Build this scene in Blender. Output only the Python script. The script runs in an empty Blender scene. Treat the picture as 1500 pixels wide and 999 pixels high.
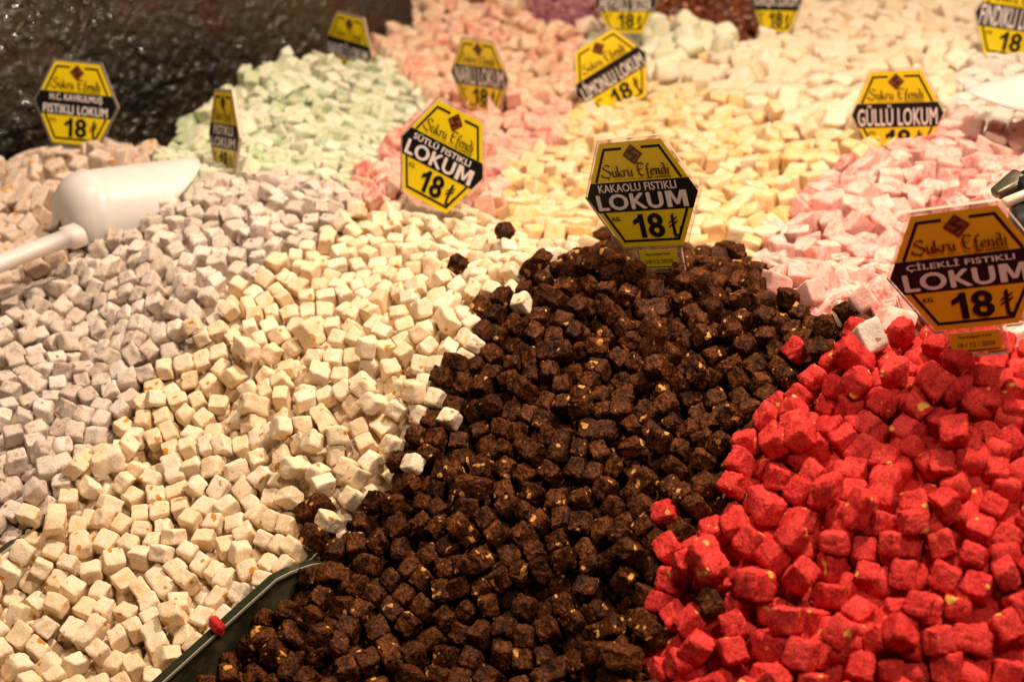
import bpy, math
import numpy as np
from mathutils import Vector, Matrix, Euler
sc = bpy.context.scene
COL = sc.collection
R = math.radians

# ---------------------------------------------------------------- camera, world, lamps, exposure
PITCH = R(27); CAM = np.array([0, 0, 1.5]); F0 = 2083.
FW = np.array([0, math.cos(PITCH), -math.sin(PITCH)]); UP = np.array([0, math.sin(PITCH), math.cos(PITCH)]); RT = np.array([1., 0, 0])
def at(px, py, d):
    """point at distance d along the view for a spot measured in the photograph (1500 x 999)"""
    return CAM + d * (FW + (px - 750) / F0 * RT + (499.5 - py) / F0 * UP)
cd = bpy.data.cameras.new('camera'); cam = bpy.data.objects.new('camera', cd); COL.objects.link(cam)
cam.location = CAM; cam.rotation_euler = (R(90) - PITCH, 0, 0)
cd.lens = 50; cd.sensor_width = 36; cd.clip_start = .05; cd.clip_end = 50
cd.dof.use_dof = True; cd.dof.focus_distance = 1.12; cd.dof.aperture_fstop = 5.8; cd.dof.aperture_blades = 7
sc.camera = cam
w = bpy.data.worlds.new('World'); sc.world = w; w.use_nodes = True
w.node_tree.nodes['Background'].inputs[0].default_value = (1, .80, .60, 1)
w.node_tree.nodes['Background'].inputs[1].default_value = .03
def lamp(loc, aim, power, size, col=(1, .79, .60), spread=160):
    ld = bpy.data.lights.new('shop_or_fill_lamp', 'AREA'); ld.shape = 'DISK'; ld.size = size; ld.energy = power; ld.color = col; ld.spread = R(spread)
    o = bpy.data.objects.new('shop_or_fill_lamp', ld); COL.objects.link(o); o.location = loc
    o.rotation_euler = (Vector(aim) - Vector(loc)).to_track_quat('-Z', 'Y').to_euler()
lamp((.50, 1.25, 2.50), (.2, 1.1, .9), 26, .08)
lamp((-.45, 1.20, 2.45), (-.25, 1.2, .9), 9, .10)
lamp((.35, 2.20, 2.40), (.3, 1.9, .9), 2.5, .10)
lamp((.40, .30, 2.05), (.25, 1.4, 1.05), 5.6, .25)  # added unseen front fill that brightens the near signs, not a shop lamp
sc.view_settings.view_transform = 'Standard'; sc.view_settings.look = 'None'; sc.view_settings.gamma = 1
sc.view_settings.use_curve_mapping = False; sc.view_settings.exposure = 0.0
sc.cycles.use_denoising = True; sc.cycles.max_bounces = 8; sc.cycles.diffuse_bounces = 3; sc.cycles.transparent_max_bounces = 12
sc.cycles.caustics_reflective = False; sc.cycles.caustics_refractive = False

# ---------------------------------------------------------------- helpers
def mesh_obj(name, v, f, mat, parent=None, smooth=False):
    me = bpy.data.meshes.new(name); me.from_pydata([tuple(map(float, p)) for p in v], [], [tuple(map(int, q)) for q in f]); me.update()
    if mat: me.materials.append(mat)
    if smooth: me.polygons.foreach_set('use_smooth', [True] * len(me.polygons))
    o = bpy.data.objects.new(name, me); COL.objects.link(o)
    if parent: o.parent = parent
    return o
def fast_mesh(name, v, f, mat):
    """v (n,3), f (m,4) quads"""
    me = bpy.data.meshes.new(name); n, m = len(v), len(f)
    me.vertices.add(n); me.vertices.foreach_set('co', np.ascontiguousarray(v, np.float32).ravel())
    me.loops.add(m * 4); me.loops.foreach_set('vertex_index', np.ascontiguousarray(f, np.int32).ravel())
    me.polygons.add(m); me.polygons.foreach_set('loop_start', np.arange(0, m * 4, 4, dtype=np.int32))
    me.polygons.foreach_set('use_smooth', np.ones(m, bool))
    me.update(calc_edges=True); me.materials.append(mat)
    return me
def tag(o, label=None, cat=None, group=None, kind=None):
    if label: o['label'] = label
    if cat: o['category'] = cat
    if group: o['group'] = group
    if kind: o['kind'] = kind
    return o
def empty(name, M):
    o = bpy.data.objects.new(name, None); COL.objects.link(o); o.empty_display_size = .02; o.matrix_world = M
    return o
_tab = np.random.default_rng(3).random((3, 32, 32, 32)) * 2 - 1
def vnoise(p):
    """three-channel value noise, p (n,3) -> (n,3)"""
    i = np.floor(p).astype(int); t = p - i; t = t * t * (3 - 2 * t); o = 0
    for a in (0, 1):
        for b in (0, 1):
            for c in (0, 1):
                wgt = (t[:, 0] if a else 1 - t[:, 0]) * (t[:, 1] if b else 1 - t[:, 1]) * (t[:, 2] if c else 1 - t[:, 2])
                o = o + _tab[:, (i[:, 0] + a) % 32, (i[:, 1] + b) % 32, (i[:, 2] + c) % 32] * wgt
    return o.T

# ---------------------------------------------------------------- materials
class NT:
    def __init__(s, name):
        s.m = bpy.data.materials.new(name); s.m.use_nodes = True; s.t = s.m.node_tree; s.b = s.t.nodes['Principled BSDF']; s.out = s.t.nodes['Material Output']
    def n(s, typ, **k):
        x = s.t.nodes.new(typ)
        for a, v in k.items(): setattr(x, a, v)
        return x
    def l(s, a, b): s.t.links.new(a, b)
    def mix(s, fac, a, b, mode='MIX'):
        x = s.n('ShaderNodeMix', data_type='RGBA', blend_type=mode)
        for sock, v in ((x.inputs[0], fac), (x.inputs[6], a), (x.inputs[7], b)):
            if isinstance(v, bpy.types.NodeSocket): s.l(v, sock)
            else: sock.default_value = v if sock == x.inputs[0] else (*v, 1)
        return x.outputs[2]
    def math(s, op, a, b=0.):
        x = s.n('ShaderNodeMath', operation=op)
        for sock, v in ((x.inputs[0], a), (x.inputs[1], b)):
            if isinstance(v, bpy.types.NodeSocket): s.l(v, sock)
            else: sock.default_value = v
        return x.outputs[0]
    def noise(s, vec, scale, detail=2, rough=.5):
        x = s.n('ShaderNodeTexNoise'); x.inputs['Scale'].default_value = scale; x.inputs['Detail'].default_value = detail; x.inputs['Roughness'].default_value = rough
        if vec is not None: s.l(vec, x.inputs['Vector'])
        return x.outputs[0]
    def step(s, v, lo, hi):
        x = s.n('ShaderNodeMapRange', interpolation_type='SMOOTHSTEP'); s.l(v, x.inputs[0]); x.inputs[1].default_value = lo; x.inputs[2].default_value = hi
        return x.outputs[0]
def lokum_mat(name, a, b, powder, pw=.5, spot=None, spots=.0, rough=.85, grain=.5, sss=0, spec=.3, pscale=90, gscale=1000, gamp=1., c=None):
    T = NT(name)
    tc = T.n('ShaderNodeTexCoord'); oi = T.n('ShaderNodeObjectInfo'); geo = T.n('ShaderNodeNewGeometry')
    rnd = T.math('FRACT', T.math('ADD', oi.outputs['Random'], geo.outputs['Random Per Island']))
    off = T.n('ShaderNodeVectorMath', operation='ADD'); T.l(tc.outputs['Object'], off.inputs[0])
    sc3 = T.n('ShaderNodeVectorMath', operation='SCALE'); sc3.inputs[0].default_value = (7.3, 3.1, 5.7); T.l(rnd, sc3.inputs['Scale']); T.l(sc3.outputs[0], off.inputs[1])
    v = off.outputs[0]
    col = T.mix(rnd, a, b)
    if c is not None:     # a few pieces of a third tint
        r2 = T.math('FRACT', T.math('MULTIPLY', rnd, 7.13)); col = T.mix(T.step(r2, .72, .80), col, c)
    n1 = T.noise(v, pscale, 3, .6); n2 = T.noise(v, pscale * 3.3, 2, .6)
    pm = T.step(T.math('ADD', T.math('MULTIPLY', n1, .65), T.math('MULTIPLY', n2, .35)), .5 - pw * .35 + .05 - .12, .5 - pw * .35 + .05 + .16)
    r3 = T.math('FRACT', T.math('MULTIPLY', rnd, 13.7))
    pm = T.math('MULTIPLY', pm, T.math('ADD', T.math('MULTIPLY', r3, .5), .55)); pm.node.use_clamp = True
    col = T.mix(pm, col, powder)
    g = T.noise(v, gscale, 2, .7)
    col = T.mix(grain, col, T.mix(1.0, col, T.gray(g, gamp), 'MULTIPLY'))
    if spot is not None:
        vo = T.n('ShaderNodeTexNoise'); vo.inputs['Scale'].default_value = 105; vo.inputs['Detail'].default_value = 1.2; T.l(v, vo.inputs['Vector'])
        sm = T.step(vo.outputs[0], .735 - spots, .755 - spots)
        col = T.mix(sm, col, spot)
    T.l(col, T.b.inputs['Base Color'])
    T.b.inputs['Roughness'].default_value = rough; T.b.inputs['Specular IOR Level'].default_value = spec
    if sss:
        T.b.inputs['Subsurface Weight'].default_value = sss; T.b.inputs['Subsurface Radius'].default_value = (1, .5, .3); T.b.inputs['Subsurface Scale'].default_value = .006
    bp = T.n('ShaderNodeBump'); bp.inputs['Strength'].default_value = .55 + .3 * grain; bp.inputs['Distance'].default_value = .0012
    T.l(T.math('ADD', T.math('MULTIPLY', g, .8), T.math('MULTIPLY', n2, .9)), bp.inputs['Height']); T.l(bp.outputs[0], T.b.inputs['Normal'])
    return T.m
def _gray(s, v, amp=1.):
    x = s.n('ShaderNodeMapRange'); s.l(v, x.inputs[0]); x.inputs[1].default_value = .3; x.inputs[2].default_value = .7; x.inputs[3].default_value = 1 - .65 * amp; x.inputs[4].default_value = 1 + .65 * amp * (1.6 if amp > 1.2 else 1)
    cb = s.n('ShaderNodeCombineColor'); [s.l(x.outputs[0], cb.inputs[i]) for i in range(3)]
    return cb.outputs[0]
NT.gray = _gray
def plain(name, col, rough=.5, spec=.5, metal=0, bump=0, bscale=300, coat=0, trans=0, ior=1.45):
    T = NT(name); b = T.b
    tc = T.n('ShaderNodeTexCoord'); nz = T.noise(tc.outputs['Object'], 60, 3)
    T.l(T.mix(nz, tuple(min(1, c * .9) for c in col), tuple(min(1, c * 1.08) for c in col)), b.inputs['Base Color'])
    b.inputs['Roughness'].default_value = rough; b.inputs['Specular IOR Level'].default_value = spec; b.inputs['Metallic'].default_value = metal
    b.inputs['Coat Weight'].default_value = coat; b.inputs['Coat Roughness'].default_value = .12; b.inputs['Transmission Weight'].default_value = trans; b.inputs['IOR'].default_value = ior
    if bump:
        bp = T.n('ShaderNodeBump'); bp.inputs['Strength'].default_value = bump; bp.inputs['Distance'].default_value = .002
        T.l(T.noise(tc.outputs['Object'], bscale, 3), bp.inputs['Height']); T.l(bp.outputs[0], b.inputs['Normal'])
    return T.m
def clear(name, tint, opac=.12, rough=.08):
    """thin clear acrylic or film: mostly see-through, glossy"""
    T = NT(name); tr = T.n('ShaderNodeBsdfTransparent'); tr.inputs[0].default_value = (*tint, 1)
    T.b.inputs['Base Color'].default_value = (*[min(1, c) for c in tint], 1); T.b.inputs['Roughness'].default_value = rough
    fr = T.n('ShaderNodeFresnel'); fr.inputs[0].default_value = 1.45
    f = T.math('ADD', fr.outputs[0], opac); f.node.use_clamp = True
    mx = T.n('ShaderNodeMixShader'); T.l(f, mx.inputs[0]); T.l(tr.outputs[0], mx.inputs[1]); T.l(T.b.outputs[0], mx.inputs[2]); T.l(mx.outputs[0], T.out.inputs[0])
    return T.m

# flavour: name, material settings, rounding power, low / mid / fine roughness of shape, shear, grid, label, group
FLV = {
'strawberry': dict(mat=dict(a=(.36,.005,.007), b=(.52,.012,.012), powder=(.72,.055,.045), pw=.4, spot=(.80,.42,.08), spots=.035, grain=.8, rough=.75, spec=.15, gscale=600, gamp=.9), k=6, low=.12, mid=.06, fine=.038, shear=.05, n=15,
    name='strawberry_lokum_cube', cat='red lokum', double='two stuck red cubes forming one long grainy piece in the front right heap', label='grainy bright red lokum cube flecked with nut in the front right heap', group='red lokum cubes in the front right heap'),
'cocoa': dict(mat=dict(a=(.0065,.0019,.0007), b=(.019,.0050,.0015), powder=(.108,.032,.007), pw=.24, spot=(.66,.33,.08), spots=.055, grain=1.0, rough=.5, spec=.1, gscale=520, gamp=1.6), k=5.5, low=.15, mid=.10, fine=.06, shear=.06, n=15,
    name='cocoa_lokum_cube', cat='brown lokum', double='two stuck dark brown cubes forming one long piece in the centre heap', label='dark brown cocoa coated lokum cube with pistachio bits in the centre heap', group='brown cocoa lokum cubes in the centre heap'),
'cream': dict(mat=dict(a=(.80,.48,.19), b=(.86,.61,.32), powder=(.94,.795,.60), pw=.5, spot=(.60,.27,.04), spots=.05, grain=.13, rough=.9, spec=.08, gscale=600), k=6.5, low=.13, mid=.055, fine=.022, shear=.05, n=10,
    name='cream_lokum_cube', cat='cream lokum', double='two stuck cream cubes forming one long powdered piece in the front left heap', label='cream coloured powdered lokum cube with tan nut specks in the front left heap', group='cream lokum cubes in the front left heap'),
'tan': dict(mat=dict(a=(.52,.30,.16), b=(.60,.42,.29), powder=(.80,.67,.56), pw=.5, spot=(.70,.30,.04), spots=.075, grain=.35, rough=.9, spec=.1), k=7, low=.11, mid=.05, fine=.015, shear=.06, n=8,
    name='tan_lokum_cube', cat='tan lokum', label='tan dusted lokum cube with roasted nut bits in the heap under the white scoop', group='tan lokum cubes at the back left'),
'mauve': dict(mat=dict(a=(.28,.17,.11), b=(.52,.37,.27), powder=(.87,.76,.66), pw=.5, spot=(.40,.18,.10), spots=.02, grain=.4, rough=.9, spec=.1), k=7.5, low=.14, mid=.07, fine=.03, shear=.08, n=9,
    name='mauve_lokum_cube', cat='mauve lokum', label='greyish mauve lokum cube dusted white in the left heap', group='greyish mauve lokum cubes in the left heap'),
'mint': dict(mat=dict(a=(.26,.44,.13), b=(.70,.68,.44), powder=(.90,.86,.68), pw=.42, c=(.08,.28,.04), grain=.2, rough=.7, spec=.2, sss=.2), k=12, low=.10, mid=.03, fine=.01, shear=.12, n=7,
    name='mint_lokum_cube', cat='green lokum', label='pale green mint lokum cube dusted with sugar in the back left heap', group='pale green lokum cubes at the back left'),
'mallow': dict(mat=dict(a=(.82,.72,.42), b=(.66,.74,.48), powder=(.90,.86,.70), pw=.35, c=(.85,.50,.36), grain=.12, rough=.7, sss=.3), k=4, low=.12, mid=.03, fine=.006, shear=.06, n=7,
    name='pastel_soft_candy', cat='soft candy', label='soft pastel candy lump with a sugared skin at the back centre', group='soft pastel candies at the back'),
'petal': dict(mat=dict(a=(.22,.05,.09), b=(.35,.09,.16), powder=(.50,.22,.22), pw=.3, spot=(.6,.25,.12), spots=.07, grain=.4, rough=.7), k=3, low=.3, mid=.18, fine=.05, shear=.25, n=6,
    name='petal_coated_candy', cat='coated candy', label='purple red petal coated candy lump at the top edge', group='purple petal coated candies at the top edge'),
'date': dict(mat=dict(a=(.075,.014,.006), b=(.12,.022,.008), powder=(.25,.06,.015), pw=.2, spot=(.7,.28,.06), spots=.055, grain=.3, rough=.22, spec=.8), k=4, low=.18, mid=.08, fine=.02, shear=.1, n=7,
    name='dark_glossy_lokum', cat='dark candy', label='dark red brown glossy candy piece with nuts at the top edge', group='dark glossy candies at the top edge'),
'hazel': dict(mat=dict(a=(.66,.52,.42), b=(.74,.62,.50), powder=(.86,.78,.68), pw=.6, grain=.25, rough=.85, spot=(.45,.25,.12), spots=.02), k=9, low=.10, mid=.04, fine=.015, shear=.08, n=8,
    name='hazelnut_lokum_cube', cat='beige lokum', label='whitish beige dusted lokum cube in the heap round the right scoop', group='whitish beige lokum cubes at the back right'),
'peach': dict(mat=dict(a=(.80,.30,.18), b=(.86,.58,.36), powder=(.92,.74,.54), pw=.3, c=(.78,.18,.12), grain=.15, rough=.7, spec=.2, sss=.2), k=6, low=.14, mid=.03, fine=.01, shear=.10, n=7,
    name='pomegranate_lokum_piece', cat='peach pink lokum', label='large soft peach pink lokum piece in the back centre heap', group='peach pink lokum pieces at the back'),
'rose': dict(mat=dict(a=(.78,.28,.20), b=(.83,.46,.34), powder=(.91,.67,.53), pw=.26, c=(.68,.15,.12), grain=.15, rough=.7, spec=.2, sss=.2), k=11, low=.09, mid=.03, fine=.01, shear=.12, n=7,
    name='rosy_lokum_cube', cat='salmon lokum', label='salmon pink sugared lokum cube between the green and yellow heaps', group='salmon pink lokum cubes behind the cream heap'),
'milk': dict(mat=dict(a=(.80,.56,.28), b=(.84,.67,.42), powder=(.92,.79,.62), pw=.42, grain=.12, rough=.7, spec=.2, sss=.2), k=8, low=.09, mid=.03, fine=.008, shear=.08, n=7,
    name='ivory_lokum_cube', cat='ivory lokum', label='large ivory white lokum block in the back right heap', group='large ivory lokum blocks at the back right'),
'pink': dict(mat=dict(a=(.78,.24,.20), b=(.84,.42,.35), powder=(.92,.68,.59), pw=.3, c=(.68,.11,.10), grain=.15, rough=.65, spec=.2, sss=.2), k=14, low=.07, mid=.025, fine=.008, shear=.15, n=8,
    name='pink_lokum_cube', cat='pink lokum', label='sharp cut pink sugared lokum cube in the right heap behind the red one', group='pink lokum cubes in the right heap'),
'lemon': dict(mat=dict(a=(.84,.46,.07), b=(.88,.58,.24), powder=(.92,.74,.53), pw=.36, c=(.86,.50,.06), grain=.15, rough=.7, spec=.2, sss=.2), k=11, low=.08, mid=.03, fine=.01, shear=.10, n=7,
    name='lemon_lokum_cube', cat='yellow lokum', label='pale yellow sugared lokum cube in the middle back heap', group='pale yellow lokum cubes in the middle back heap'),
}
FL = list(FLV)   # order matters for the data
SIZE = dict(strawberry=.0175,cocoa=.0157,cream=.0160,tan=.0185,mauve=.0160,mint=.018,mallow=.028,petal=.014,date=.020,hazel=.019,peach=.0235,rose=.0200,milk=.0245,pink=.0208,lemon=.0202)
ASP = {'strawberry': [[1.76,1.12,1.11],[1.43,0.97,0.95],[1.05,0.99,1.07],[0.83,1.14,0.99],[1.06,0.99,0.97],[1.04,1.07,0.98],[0.99,1.06,0.92],[0.86,1.04,0.94],[0.83,0.93,0.96],[0.89,0.87,1.0],[1.08,0.98,0.93],[1.03,1.06,0.97]],
 'cocoa': [[1.84,1.09,0.98],[0.93,1.03,1.02],[1.1,0.88,0.94],[0.92,0.84,1.01],[1.05,0.93,1.12],[1.07,1.06,1.04],[1.09,0.88,1.06],[1.05,0.84,1.03],[0.98,1.07,0.96],[1.0,1.03,0.92],[1.05,0.99,1.04],[0.95,1.1,1.05]],
 'cream': [[1.72,1.06,1.11],[1.16,0.86,1.08],[1.04,0.99,0.91],[1.11,0.89,1.05],[1.12,0.86,0.97],[0.88,1.02,1.14],[1.18,0.84,0.95],[1.06,1.14,1.04],[0.93,1.03,1.0],[0.98,0.93,1.03],[1.03,0.99,0.98],[0.88,0.96,1.11]],
 'tan': [[0.98,0.87,1.12],[1.05,1.19,1.01],[0.96,0.87,1.12],[1.23,0.93,0.94],[1.05,0.93,0.98],[0.97,1.02,1.1],[1.0,1.08,0.96],[1.03,0.81,0.87],[1.07,0.95,1.05],[1.05,1.12,1.07],[1.09,0.99,0.94],[0.93,0.96,0.9]],
 'mauve': [[0.95,0.99,1.02],[0.97,0.83,0.99],[1.02,1.1,1.05],[0.94,0.93,1.18],[1.07,1.16,1.19],[0.93,1.03,1.04],[1.05,1.05,1.02],[1.02,0.86,0.99],[0.93,1.01,0.96],[1.06,1.07,1.03],[1.03,1.01,0.96],[0.99,0.96,1.03]],
 'mint': [[1.0,1.05,0.88],[1.08,0.93,0.93],[0.98,0.95,1.03],[0.95,0.9,0.92],[1.12,1.0,0.89],[1.0,0.86,1.16],[0.86,1.04,1.05],[0.87,1.03,1.09],[1.04,1.02,1.09],[1.01,1.03,0.99],[1.06,0.92,1.07],[0.95,0.9,1.03]],
 'mallow': [[1.56,1.09,0.95],[1.43,0.96,0.99],[1.36,0.79,1.02],[1.22,0.94,0.87],[0.86,0.92,1.07],[1.15,1.0,1.1],[0.98,0.83,1.01],[1.04,0.96,1.03],[1.05,0.92,0.87],[0.98,0.98,0.97],[1.09,1.16,0.96],[1.06,1.08,1.06]],
 'petal': [[1.09,0.96,1.07],[1.18,1.07,0.94],[1.05,1.11,1.03],[0.95,1.14,0.89],[1.05,1.0,0.89],[1.11,1.03,0.89],[1.05,0.96,0.83],[0.94,1.02,1.06],[1.01,1.0,1.04],[0.98,1.11,1.01],[1.03,1.05,0.9],[0.94,1.14,1.03]],
 'date': [[0.97,1.03,0.96],[1.03,0.94,1.02],[0.86,1.12,0.95],[0.86,0.98,0.97],[1.01,0.9,1.04],[1.25,0.88,1.03],[0.97,1.02,0.84],[0.9,1.04,1.0],[1.15,0.94,1.02],[1.25,0.93,0.92],[1.0,1.0,1.08],[1.01,0.93,1.02]],
 'hazel': [[1.24,1.11,0.78],[0.99,0.92,1.06],[0.98,1.17,1.08],[1.08,1.02,1.0],[1.03,1.12,1.05],[0.97,1.11,1.02],[0.99,0.93,0.95],[0.94,0.78,1.09],[1.05,0.98,1.09],[1.04,1.03,0.78],[0.98,1.05,1.14],[1.17,1.13,0.9]],
 'peach': [[1.08,1.05,1.0],[1.47,0.99,1.02],[1.17,1.04,0.96],[1.39,1.04,0.99],[1.03,1.0,1.07],[1.05,0.95,0.95],[1.16,0.99,1.09],[1.04,0.95,0.93],[1.01,1.02,1.06],[0.89,0.95,0.99],[1.14,0.79,1.04],[0.95,1.04,0.96]],
 'rose': [[1.03,1.14,0.74],[1.04,1.03,0.67],[1.05,0.98,0.67],[1.0,0.98,1.07],[1.0,0.95,1.13],[1.09,1.11,1.05],[0.99,0.96,0.97],[1.09,1.01,0.87],[1.0,0.87,1.01],[0.89,0.89,1.01],[0.99,0.85,1.07],[1.19,0.87,1.16]],
 'milk': [[0.94,0.96,0.71],[0.87,1.12,0.75],[0.93,0.98,0.62],[0.97,1.08,0.85],[0.96,1.01,1.09],[1.12,0.96,0.93],[1.04,0.97,0.97],[1.1,1.15,1.02],[0.98,1.05,0.83],[1.0,0.9,1.22],[1.06,1.01,0.98],[0.78,1.06,1.15]],
 'pink': [[0.93,1.06,0.77],[0.86,1.08,0.81],[1.02,0.99,0.77],[0.86,1.01,1.09],[0.89,1.09,0.96],[0.81,0.99,0.91],[1.03,0.89,1.09],[0.93,1.03,0.95],[0.97,1.11,1.02],[0.96,0.89,1.1],[1.07,0.97,1.02],[0.91,0.91,0.93]],
 'lemon': [[1.03,1.03,0.67],[1.07,1.07,0.73],[1.09,0.97,0.71],[1.04,1.0,1.07],[0.89,1.13,0.93],[0.99,0.88,1.05],[1.11,1.1,1.08],[0.86,0.93,0.96],[0.92,1.1,1.02],[1.0,1.04,0.91],[0.92,0.92,1.04],[1.03,1.05,1.1]]}
for n, f in FLV.items(): f['m'] = lokum_mat(n + '_lokum', **f['mat'])

# ---------------------------------------------------------------- setting
def grid_cube(n):
    t = np.linspace(-1, 1, n + 1); t = np.sin(t * 1.25) / math.sin(1.25)
    P = []; Fc = []
    for ax in range(3):
        for sgn in (-1, 1):
            u, v = np.meshgrid(t, t, indexing='ij'); p = np.empty((n + 1, n + 1, 3)); p[..., ax] = sgn; p[..., (ax + 1) % 3] = u; p[..., (ax + 2) % 3] = v
            i = np.arange((n + 1) ** 2).reshape(n + 1, n + 1) + len(P) * (n + 1) ** 2
            q = np.stack([i[:-1, :-1], i[1:, :-1], i[1:, 1:], i[:-1, 1:]], -1).reshape(-1, 4)
            Fc.append(q if sgn > 0 else q[:, ::-1]); P.append(p.reshape(-1, 3))
    P = np.concatenate(P); Fc = np.concatenate(Fc)
    _, first, inv = np.unique(np.round(P, 5), axis=0, return_index=True, return_inverse=True)
    return P[first], inv.reshape(-1)[Fc]
GC = {}
MULT = dict(cocoa=.955, cream=.945, mauve=.98, strawberry=.985, lemon=1.03, milk=1.14)
def lump(fl, v, n):
    """one cut and powdered piece of candy: rounded, sheared and roughened cube; returns verts, quads"""
    f = FLV[fl]
    if n not in GC: GC[n] = grid_cube(n)
    P, Q = GC[n]; rg = np.random.default_rng(FL.index(fl) * 100 + v)
    k = f['k'] * rg.uniform(.8, 1.3)
    p = P / (np.abs(P) ** k).sum(1, keepdims=True) ** (1 / k)
    nrm = p / np.linalg.norm(p, axis=1, keepdims=True)
    s = rg.random(3) * 20 + 5
    asp = np.array(ASP[fl][v])
    q = p.copy()
    q += f['low'] * vnoise(p * .9 + s) + f['low'] * .35 * vnoise(p * 2 + s + 3)
    q += nrm * (f['mid'] * vnoise(p * np.maximum(asp, 1) * 3.2 + s + 7)[:, :1] + f['fine'] * 1.6 * vnoise(p * np.maximum(asp, 1) * 6.5 + s + 11)[:, :1])
    if asp[0] > 1.4: q[:, 1:] *= (1 - .13 * np.exp(-(p[:, :1] / .16) ** 2))     # two cubes stuck together
    if n > 12: q += rg.normal(0, .016 if fl != 'cocoa' else .024, q.shape)      # coarse crystals
    M = np.eye(3) + rg.normal(0, f['shear'], (3, 3)) * (1 - np.eye(3))
    q = (q * asp * SIZE[fl] * .5 * MULT.get(fl, 1.08)) @ M.T
    return q, Q
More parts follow.
